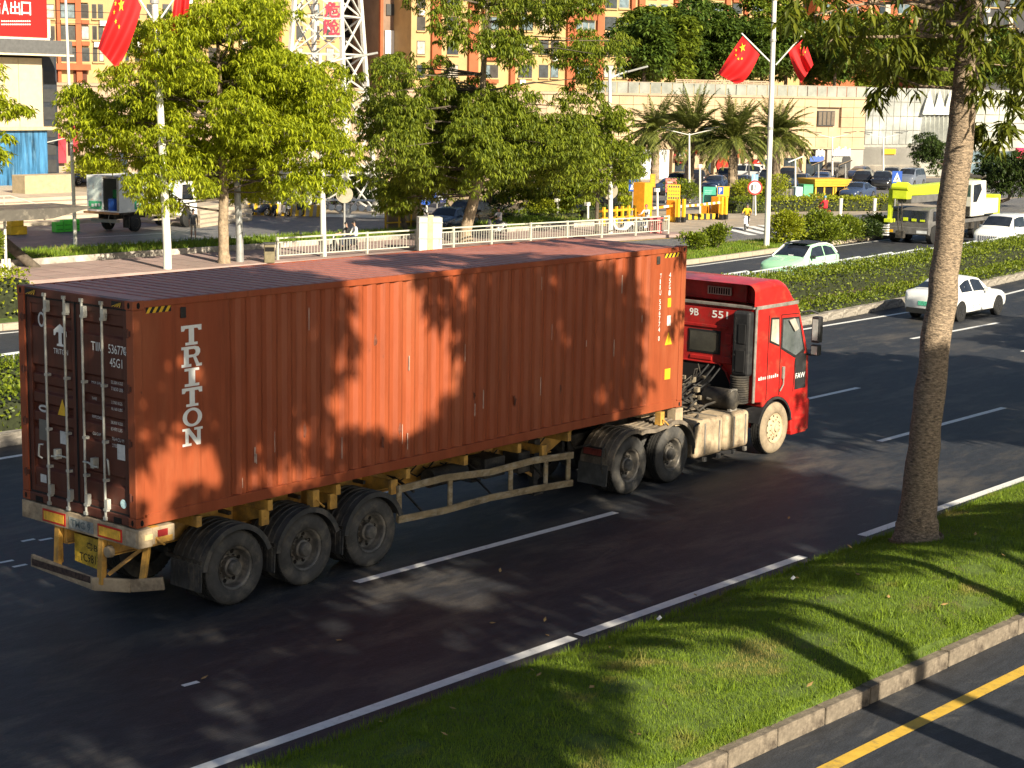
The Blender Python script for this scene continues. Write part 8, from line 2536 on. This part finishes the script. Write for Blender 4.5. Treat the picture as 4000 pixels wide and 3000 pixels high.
for k in range(14):
    p0, p1 = a.lerp(b, k / 14), a.lerp(b, (k + 1) / 14); MB().bar(p0 + Vector((0, 0, .15)), p1 + Vector((0, 0, .15)), .25, .3).build('block', m_cone if k % 2 else m_ctrim, kb, recalc=False)
kb = thing('hazard_fence', 'row of low yellow barrier stands behind the railing', 'barrier', tuple(G(1330, 487)))
a, b = G(1290, 488), G(1370, 482)
for k in range(7):
    p = a.lerp(b, k / 6); MB().box(p.x - .06, p.x + .06, p.y - .06, p.y + .06, 0, .95).build('stand', m_cone, kb, recalc=False)
for z in (.35, .75):
    MB().bar(a + Vector((0, 0, z)), b + Vector((0, 0, z)), .05, .12).build('rail', m_bor, kb, recalc=False)
# ---- boards and signs
def board(name, label, cat, px0, px1, yt, yb, yg, mat, posts=2, t_=.08):
    P = tuple(G((px0 + px1) / 2, yg)[:2])
    a, b = AT(px0, yb, P), AT(px1, yt, P)
    ex = Vector((C_RIGHT.x, C_RIGHT.y, 0)).normalized()
    wd, ht = (b - a).dot(ex), b.z - a.z
    t = thing(name, label, cat, (P[0], P[1], 0))
    o = plate('panel', mat, t, a, wd, ht, (tuple(ex), (0, 0, 1)), t=t_)
    for k in range(posts):
        q = Vector((a.x, a.y, 0)) + ex * (wd * ((k + .5) / posts if posts == 1 else (.1 + .8 * k)))
        MB().cyl((q.x, q.y + .04, 0), (q.x, q.y + .04, a.z + ht * .9), .04, n=8).build('post', m_poleg, t)
    return t, a, ex, wd, ht
def on(a, ex, u, v, off): return a + ex * u + Vector((0, 0, v)) + Vector((ex.y, -ex.x, 0)) * off
t, a, ex, wd, ht = board('green_board', 'green notice board left of the yellow parking sign', 'board', 1518, 1547, 404, 440, 452, m_greenb)
for k in range(6): plate('text_line', M('text_pale', (.30, .58, .48), rough=.5), t, on(a, ex, wd * .12, ht * (.15 + .12 * k), .085), wd * (.5 + .05 * (k % 3)), ht * .035, (tuple(ex), (0, 0, 1)), t=.004)
t, a, ex, wd, ht = board('parking_sign', 'yellow parking sign with blue P square', 'sign', 1548, 1576, 403, 448, 455, m_yel)
plate('blue_square', m_blue, t, on(a, ex, wd * .04, ht * .62, .082), wd * .46, ht * .36, (tuple(ex), (0, 0, 1)), t=.006)
letter('lettering', 'P', m_whitesign, t, on(a, ex, wd * .14, ht * .67, .092), wd * .24, ht * .26, (tuple(ex), (0, 0, 1)), bold=.05)
plate('white_strip', m_whitesign, t, on(a, ex, 0, 0, .082), wd, ht * .12, (tuple(ex), (0, 0, 1)), t=.006)
for k in range(4): plate('text_line', m_framed, t, on(a, ex, wd * .2, ht * (.25 + .09 * k), .084), wd * .42, ht * .02, (tuple(ex), (0, 0, 1)), t=.004)
t, a, ex, wd, ht = board('rules_board', 'yellow board with rows of dark characters at the gate', 'sign', 1441, 1470, 399, 432, 447, m_yel)
for i in range(5):
    for k in range(4):
        hh = .13 if k in (0, 3) else .06
        plate('character', m_framed, t, on(a, ex, wd * (.08 + .18 * i), ht * (.08 + .24 * k), .082), wd * .12, ht * hh, (tuple(ex), (0, 0, 1)), t=.005)
t, a, ex, wd, ht = board('red_board', 'pale red poster board behind the yellow rules board', 'board', 1437, 1462, 386, 415, 440, M('poster_red', (.60, .16, .13), rough=.6, var=.2, scale=2))
for k in range(3): plate('text_line', M('text_pinkish', (.72, .45, .38), rough=.6), t, on(a, ex, wd * .15, ht * (.3 + .2 * k), .082), wd * .6, ht * .07, (tuple(ex), (0, 0, 1)), t=.004)
t, a, ex, wd, ht = board('orange_banner', 'narrow orange upright banner behind the crossing sign', 'banner', 1404, 1416, 376, 404, 445, m_bor, posts=1)
for k in range(4): plate('text_line', m_yel, t, on(a, ex, wd * .25, ht * (.12 + .2 * k), .082), wd * .5, ht * .1, (tuple(ex), (0, 0, 1)), t=.004)
def pedsign(label, px0, px1, yt, yb, yg):
    t, a, ex, wd, ht = board('crossing_sign', label, 'sign', px0, px1, yt, yb, yg, m_blue, posts=1, t_=.05)
    ax = (tuple(ex), (0, 0, 1))
    mb = MB(); mb.add([on(a, ex, wd * .12, ht * .14, .056), on(a, ex, wd * .88, ht * .14, .056), on(a, ex, wd * .5, ht * .9, .056)], [(0, 1, 2)]); mb.build('white_triangle', m_whitesign, t, recalc=False)
    mb = MB()
    for poly in ([(.46, .52), (.56, .52), (.60, .36), (.68, .24), (.62, .22), (.52, .36), (.44, .22), (.37, .24), (.45, .40)], [(.47, .56), (.55, .56), (.55, .64), (.47, .64)]):
        mb.add([on(a, ex, wd * p[0], ht * p[1], .062) for p in poly], [list(range(len(poly)))])
    for k in range(5):
        mb.add([on(a, ex, wd * (.22 + .12 * k), ht * .16, .062), on(a, ex, wd * (.28 + .12 * k), ht * .16, .062), on(a, ex, wd * (.29 + .12 * k), ht * .22, .062), on(a, ex, wd * (.23 + .12 * k), ht * .22, .062)], [(0, 1, 2, 3)])
    mb.build('walking_figure', m_framed, t, recalc=False)
pedsign('blue pedestrian crossing sign left of the barrier gate', 1358, 1379, 387, 413, 466)
pedsign('blue pedestrian crossing sign above the crane boom', 1926, 1950, 370, 396, 458)
t, a, ex, wd, ht = board('disabled_sign', 'pale blue square sign on the post left of the flag pole', 'sign', 1623, 1638, 377, 394, 465, M('sign_skyblue', (.20, .42, .68), rough=.5), posts=1)
for (u, v, a_, b_) in ((.3, .3, .4, .1), (.35, .45, .12, .35), (.3, .78, .15, .12)): plate('wheelchair_mark', m_whitesign, t, on(a, ex, wd * u, ht * v, .082), wd * a_, ht * b_, (tuple(ex), (0, 0, 1)), t=.004)
P = tuple(G(1632, 465)[:2]); c = AT(1631, 405, P); dv = (Vector((CAM.x, CAM.y, 0)) - Vector((c.x, c.y, 0))).normalized()
sp = thing('speed_sign', 'round white speed limit sign with red ring reading 15', 'sign', (P[0], P[1], 0))
MB().cyl(c + dv * .10, c + dv * .14, .42, n=26).build('ring', M('ring_red', (.55, .05, .05), rough=.5), sp); MB().cyl(c + dv * .139, c + dv * .150, .33, n=26).build('face', m_whitesign, sp)
exs = Vector((C_RIGHT.x, C_RIGHT.y, 0)).normalized(); letter('lettering', '15', m_framed, sp, c + dv * .155 - exs * .2 - Vector((0, 0, .17)), .4, .34, (tuple(exs), (0, 0, 1)), bold=.03)
MB().cyl((P[0], P[1], 0), (c.x, c.y, c.z), .05, n=8).build('post', m_pole, sp)
# small signs
P = gq(1516, 546); t, a, ex, wd, ht = board('verge_sign', 'small cream board on a post on the grass island', 'sign', 1507, 1524, 514, 533, 546, M('cream_board', (.66, .55, .36), rough=.7), posts=1, t_=.04)
for (px, py, r_, lab, yg) in ((744, 420, .36, 'round mirror seen from behind on a post behind the railing', 545), (1316, 412, .42, 'round cream sign disc beside the tall lamp pole', 508)):
    P = tuple(G(px, yg)[:2]); c = AT(px, py, P); t = thing('round_disc_sign', lab, 'sign', (P[0], P[1], 0)); dv = (Vector((CAM.x, CAM.y, 0)) - Vector((c.x, c.y, 0))).normalized()
    MB().cyl(c, c + dv * .06, r_, n=24).build('disc', M('disc_cream', (.36, .32, .24), rough=.4), t); MB().cyl((P[0], P[1], 0), (c.x, c.y, c.z), .045, n=8).build('post', m_poleg, t)
for (px, yt, yg, lab) in ((1205, 432, 478, 'slim white post behind the lawn hedge'), (1270, 440, 488, 'thin grey post left of the slim tree'), (1420, 410, 488, 'white camera mast behind the red bin'), (1512, 358, 470, 'white mast with camera between the palms')):
    P = tuple(G(px, yg)[:2]); tp = AT(px, yt, P); t = thing('slim_post', lab, 'post', (P[0], P[1], 0)); MB().cyl((P[0], P[1], 0), tp, .06, n=8).build('shaft', m_pole, t)
    MB().box(tp.x - .2, tp.x + .12, tp.y - .08, tp.y + .08, tp.z - .1, tp.z + .08).build('cap', m_pole, t)
for k, (px, py) in enumerate(((1783, 452), (1826, 452))):
    p = G(px + 22, 464 + k * 4)
# white stub posts in front of the hedge
for k, px in enumerate((1815, 1888)):
    p = G(px, 468); t = thing('stub_post', ('pale short post below the kiosk right side', 'pale short post left of the crane truck')[k], 'bollard', tuple(p)); MB().cyl((p.x, p.y, 0), (p.x, p.y, 1.0), .10, n=10).build('shaft', m_pole, t); MB().cyl((p.x, p.y, 1.0), (p.x, p.y, 1.05), .12, n=10).build('cap', m_pole, t)
# ---- yellow kiosk
P0, P1_ = G(1760, 428), G(1838, 427)
kx = thing('yellow_kiosk', 'yellow wooden ticket kiosk with dark windows behind the bright hedge', 'kiosk', tuple(P0), math.atan2((P1_ - P0).y, (P1_ - P0).x), local=True)
kw = (P1_ - P0).length * .84; kh = HZ(1795, 388, tuple(P0[:2]))
m_ky = M('kiosk_yellow', (.62, .36, .03), rough=.6, var=.1, scale=2)
MB().box(.05, kw - .05, .05, 1.7, 0, kh - .5).build('back', m_hole, kx)
for x in (0, kw * .28, kw * .58, kw * .66, kw - .12):
    MB().box(x, x + .12, 0, .12, 0, kh - .5).build('post', m_ky, kx)
for z in (0, .95):
    MB().box(0, kw, .0, .1, z, z + .12).build('rail', m_ky, kx)
for k in range(4):
    MB().box(-.1 - .05 * k, kw + .1 + .05 * k, -.1 - .06 * k, 1.8, kh - .5 + k * .13, kh - .5 + (k + 1) * .13 - .015).build('roof_board', m_ky, kx)
t, w_, h_ = boxthing('green_bin', 'green container box left of the yellow kiosk', 'container box', 1735, 1756, 428, 401, .8, M('box_green', (.10, .42, .20), rough=.6, var=.15, scale=2), z0=0); MB().box(-w_ / 2, w_ / 2, -.02, .82, h_, h_ + .08).build('lid', M('lid_green', (.06, .3, .14)), t)
t, w_, h_ = boxthing('pale_locker', 'pale blue locker left of the green container box', 'locker', 1718, 1733, 430, 404, .7, M('locker_pale', (.50, .66, .72), rough=.6), z0=0); MB().box(-.02, .0, -.01, 0, .1, h_ - .1).build('door_gap', m_framed, t)
t, w_, h_ = boxthing('dark_hoarding', 'grey brown fence panel behind the bushes by the fourth palm', 'fence', 1680, 1712, 432, 408, .1, M('hoarding', (.16, .14, .12), rough=.8), z0=0)
for k in range(5): mb = MB(); x = -w_ / 2 + w_ * k / 4; mb.box(x - .04, x + .04, -.03, 0, 0, h_); mb.build('batten', m_framed, t)
# ---- lattice tower with red danger characters
PT = Vector((CAM.x, CAM.y, 0)) + Vector((ray(708, 200).x, ray(708, 200).y, 0)).normalized() * 96
tw = thing('lattice_tower', 'white lattice power tower carrying two red danger characters', 'tower', (PT.x, PT.y, 0))
m_lat = M('lattice_white', (.62, .60, .54), rough=.5, var=.1, scale=2)
ang = R(22)
def lc(k, z):
    hw = 2.05 - .062 * z
    a = ang + PI / 4 + k * PI / 2
    return Vector((PT.x + hw * 1.414 * math.cos(a), PT.y + hw * 1.414 * math.sin(a), z))
ZL = [0, 2.2, 4.4, 6.6, 8.6, 10.6, 12.6, 14.6]
for k in range(4):
    for z0, z1 in zip(ZL, ZL[1:]):
        MB().bar(lc(k, z0), lc(k, z1), .20 if k != 9 else .2, .20).build('leg', m_lat, tw, recalc=False)
        p = (k + 1) % 4
        for q0, q1 in ((lc(k, z0), lc(p, z1)), (lc(p, z0), lc(k, z1)), (lc(k, z1), lc(p, z1))):
            MB().bar(q0, q1, .085, .085).build('brace', m_lat, tw, recalc=False)
dvv = (Vector((CAM.x, CAM.y, 0)) - PT).normalized()
exs = Vector((-dvv.y, dvv.x, 0)); exs = exs if exs.dot(C_RIGHT) > 0 else -exs
Pf = PT + dvv * 2.2
for ch, y0, y1 in (('危', 38, 4), ('险', 76, 42)):
    a, b = AT(700, y0, Pf), AT(735, y1, Pf)
    letter('danger_character', ch, M('character_red', (.62, .03, .06), rough=.5), tw, (a.x, a.y, a.z), (b - a).dot(exs), b.z - a.z, (tuple(exs), (0, 0, 1)), bold=.03)
for y in (2, 40, 78):
    a, b = AT(698, y, Pf) - dvv * .06, AT(738, y, Pf) - dvv * .06; MB().bar(a, b, .05, .06).build('sign_bar', m_lat, tw, recalc=False)
for px in (699, 717, 736):
    a, b = AT(px, 80, Pf) - dvv * .1, AT(px, 0, Pf) - dvv * .1; MB().bar(a, b, .04, .04).build('sign_bar', m_lat, tw, recalc=False)
# power lines
pw = thing('power_cable', 'thin dark power cables crossing from the tower to the left', 'cable', (PT.x, PT.y, 8))
for y0, y1 in ((8, 20), (28, 48), (95, 110)):
    a = AT(690, y0, PT); b = AT(70, y1, (60, 75)); MB().tube([a, a.lerp(b, .5) - Vector((0, 0, .5)), b], .018, 4).build('wire', m_framed, pw, recalc=False)
# ---- bus shelter at the left edge
bs = thing('bus_shelter', 'bus shelter with thin dark roof at the left edge of the sidewalk', 'shelter', (21.9, 34.9, .12))
zr = HZ(60, 455, (21.9, 34.9)); 
pA, pB = AT(-90, 458, (20, 35.5)), AT(168, 452, (24.6, 35.0))
MB().prism([(17.0, zr), (17.0, zr + .08), (24.9, zr + .06), (24.9, zr + .02), (23.3, zr - .30), (17, zr - .34)], 'y', 34.3, 36.6).build('roof', M('shelter_roof', (.10, .09, .075), rough=.6, dirt=(.3, .26, .2), damt=.3), bs)
for x in (21.75, 18.4):
    mb = MB()
    for dx in (-.13, .0, .13): mb.cyl((x + dx, 34.95, .12), (x + dx, 34.95, zr - .3 if dx == 0 else .75), .05, n=8)
    mb.build('column', m_pole, bs)
ps = MB().box(17.8, 21.4, 36.0, 36.08, .55, 2.1).build('poster_case', m_framed, bs); MB().box(17.9, 21.3, 35.985, 36.0, .65, 2.0).build('poster', M('poster_white', (.55, .6, .58), rough=.3, var=.3, scale=1), ps)
bush('hanging creeper on the bus shelter column', (21.3, 34.9), .28, .75, m_leafm, 120, name='creeper', n=700, z0=.75, ls=(.2, .06))
# ---- steps, planters and crates left
m_step = M('step_stone', (.44, .37, .28), rough=.8, var=.12, scale=1)
st_ = thing('entrance_steps', 'broad stone steps between the blue glass building and the parking lot', 'steps', (38, 58, 0))
for k in range(6):
    MB().box(28, 40.5 + k * .9, 54.2 + k * 1.0, 69.0, k * .16 - .03, (k + 1) * .16 - .03).build('step', m_step, st_)
pz = MB().box(41.3, 44.5, 62, 63.2, .9, 1.9).build('stone_block', M('block_ochre', (.40, .32, .20), rough=.8), None, bevel=.03); tag(pz, 'ochre stone block at the top of the entrance steps', 'block')
hr = thing('stair_railing', 'pale metal handrail on the entrance steps at left', 'railing', (36, 57, 0))
for k in range(14):
    x = 30.2 + k * .42; MB().cyl((x, 55.6, .1), (x, 55.6, 1.35), .025, n=6).build('baluster', m_fence, hr, recalc=False)
MB().tube([(30, 55.6, 1.35), (36, 55.6, 1.35), (37.5, 53.8, .7)], .035, 6).build('handrail', m_fence, hr)
sp2 = thing('side_steps', 'wide pale steps right of the delivery truck cab', 'steps', (45, 52, 0))
for k in range(5):
    a, b = G(432, 492 - k * 4), G(545, 476 - k * 4); mb = MB(); z = .14 * (k + 1); d = Vector((0, .55, 0))
    mb.add([a, b, b + Vector((0, 6, 0)), a + Vector((0, 6, 0))] + [q + Vector((0, 0, z)) for q in (a, b, b + Vector((0, 6, 0)), a + Vector((0, 6, 0)))], [(0, 3, 2, 1), (4, 5, 6, 7), (0, 1, 5, 4), (1, 2, 6, 5), (2, 3, 7, 6), (3, 0, 4, 7)]); mb.build('step', m_step, sp2)
p = G(143, 501)
gcr = thing('green_crates', 'bright green plastic crates on the lot left of the delivery truck', 'crate', tuple(p))
for i in range(3):
    mb = MB(); x = p.x - .55 + i * .45; mb.box(x, x + .42, p.y, p.y + .35, 0, .55 - .08 * (i == 0)); mb.build('crate', M('crate_lime', (.08, .55, .05), rough=.5), gcr, bevel=.02)
    mb = MB(); mb.box(x + .05, x + .37, p.y - .006, p.y + .01, .1, .14); mb.box(x + .05, x + .37, p.y - .006, p.y + .01, .3, .34); mb.build('slot', M('slot_green', (.03, .25, .02)), gcr)
p = G(45, 507)
ysh = thing('yellow_stand', 'yellow two step stand on the lot at the left edge', 'stand', tuple(p))
MB().box(p.x - .5, p.x + .35, p.y, p.y + .5, 0, .38).build('lower_step', m_cone, ysh, bevel=.02); MB().box(p.x - .4, p.x + .25, p.y + .1, p.y + .5, .38, .72).build('upper_step', m_cone, ysh, bevel=.02)
# round traffic signs at the car park entry
for k, (px, py, yg, lab) in enumerate(((922, 452 - 30, 470, 'round blue direction sign by the entry behind the pillar'),)):
    P = tuple(G(px, yg - 12)[:2]); c = AT(px - 1, py, P); t = thing('direction_sign', lab, 'sign', (P[0], P[1], 0)); dv = (Vector((CAM.x, CAM.y, 0)) - Vector((c.x, c.y, 0))).normalized()
    MB().cyl(c, c + dv * .05, .55, n=24).build('disc', m_blue, t); MB().cyl((P[0], P[1], 0), (c.x, c.y, c.z), .05, n=8).build('post', m_pole, t)
    exs = Vector((C_RIGHT.x, C_RIGHT.y, 0)).normalized(); plate('arrow', m_whitesign, t, c + dv * .056 - exs * .06 - Vector((0, 0, .35)), .12, .7, (tuple(exs), (0, 0, 1)), t=.005)
    plate('arrow', m_whitesign, t, c + dv * .056 - exs * .3 + Vector((0, 0, .1)), .6, .12, (tuple(exs), (0, 0, 1)), t=.005)
t, a, ex, wd, ht = board('gate_notice', 'small dark blue notice panel at the car park entry', 'sign', 943, 965, 418, 437, 460, M('notice_blue', (.04, .05, .16), rough=.5))
for k in range(2): plate('text_line', m_whitesign, t, on(a, ex, wd * .15, ht * (.3 + .3 * k), .085), wd * .5, ht * .12, (tuple(ex), (0, 0, 1)), t=.004)
wl = thing('entry_wall', 'brown metal fence behind the trees right of the car park entry', 'fence', tuple(G(1010, 445)))
a, b = G(965, 452), G(1130, 440)
for k in range(16):
    p0, p1 = a.lerp(b, k / 16), a.lerp(b, (k + .93) / 16); MB().bar(p0 + Vector((0, 0, .95)), p1 + Vector((0, 0, .95)), .06, 1.9).build('panel', M('fence_brown', (.24, .18, .12), rough=.7, var=.15, scale=2), wl, recalc=False)
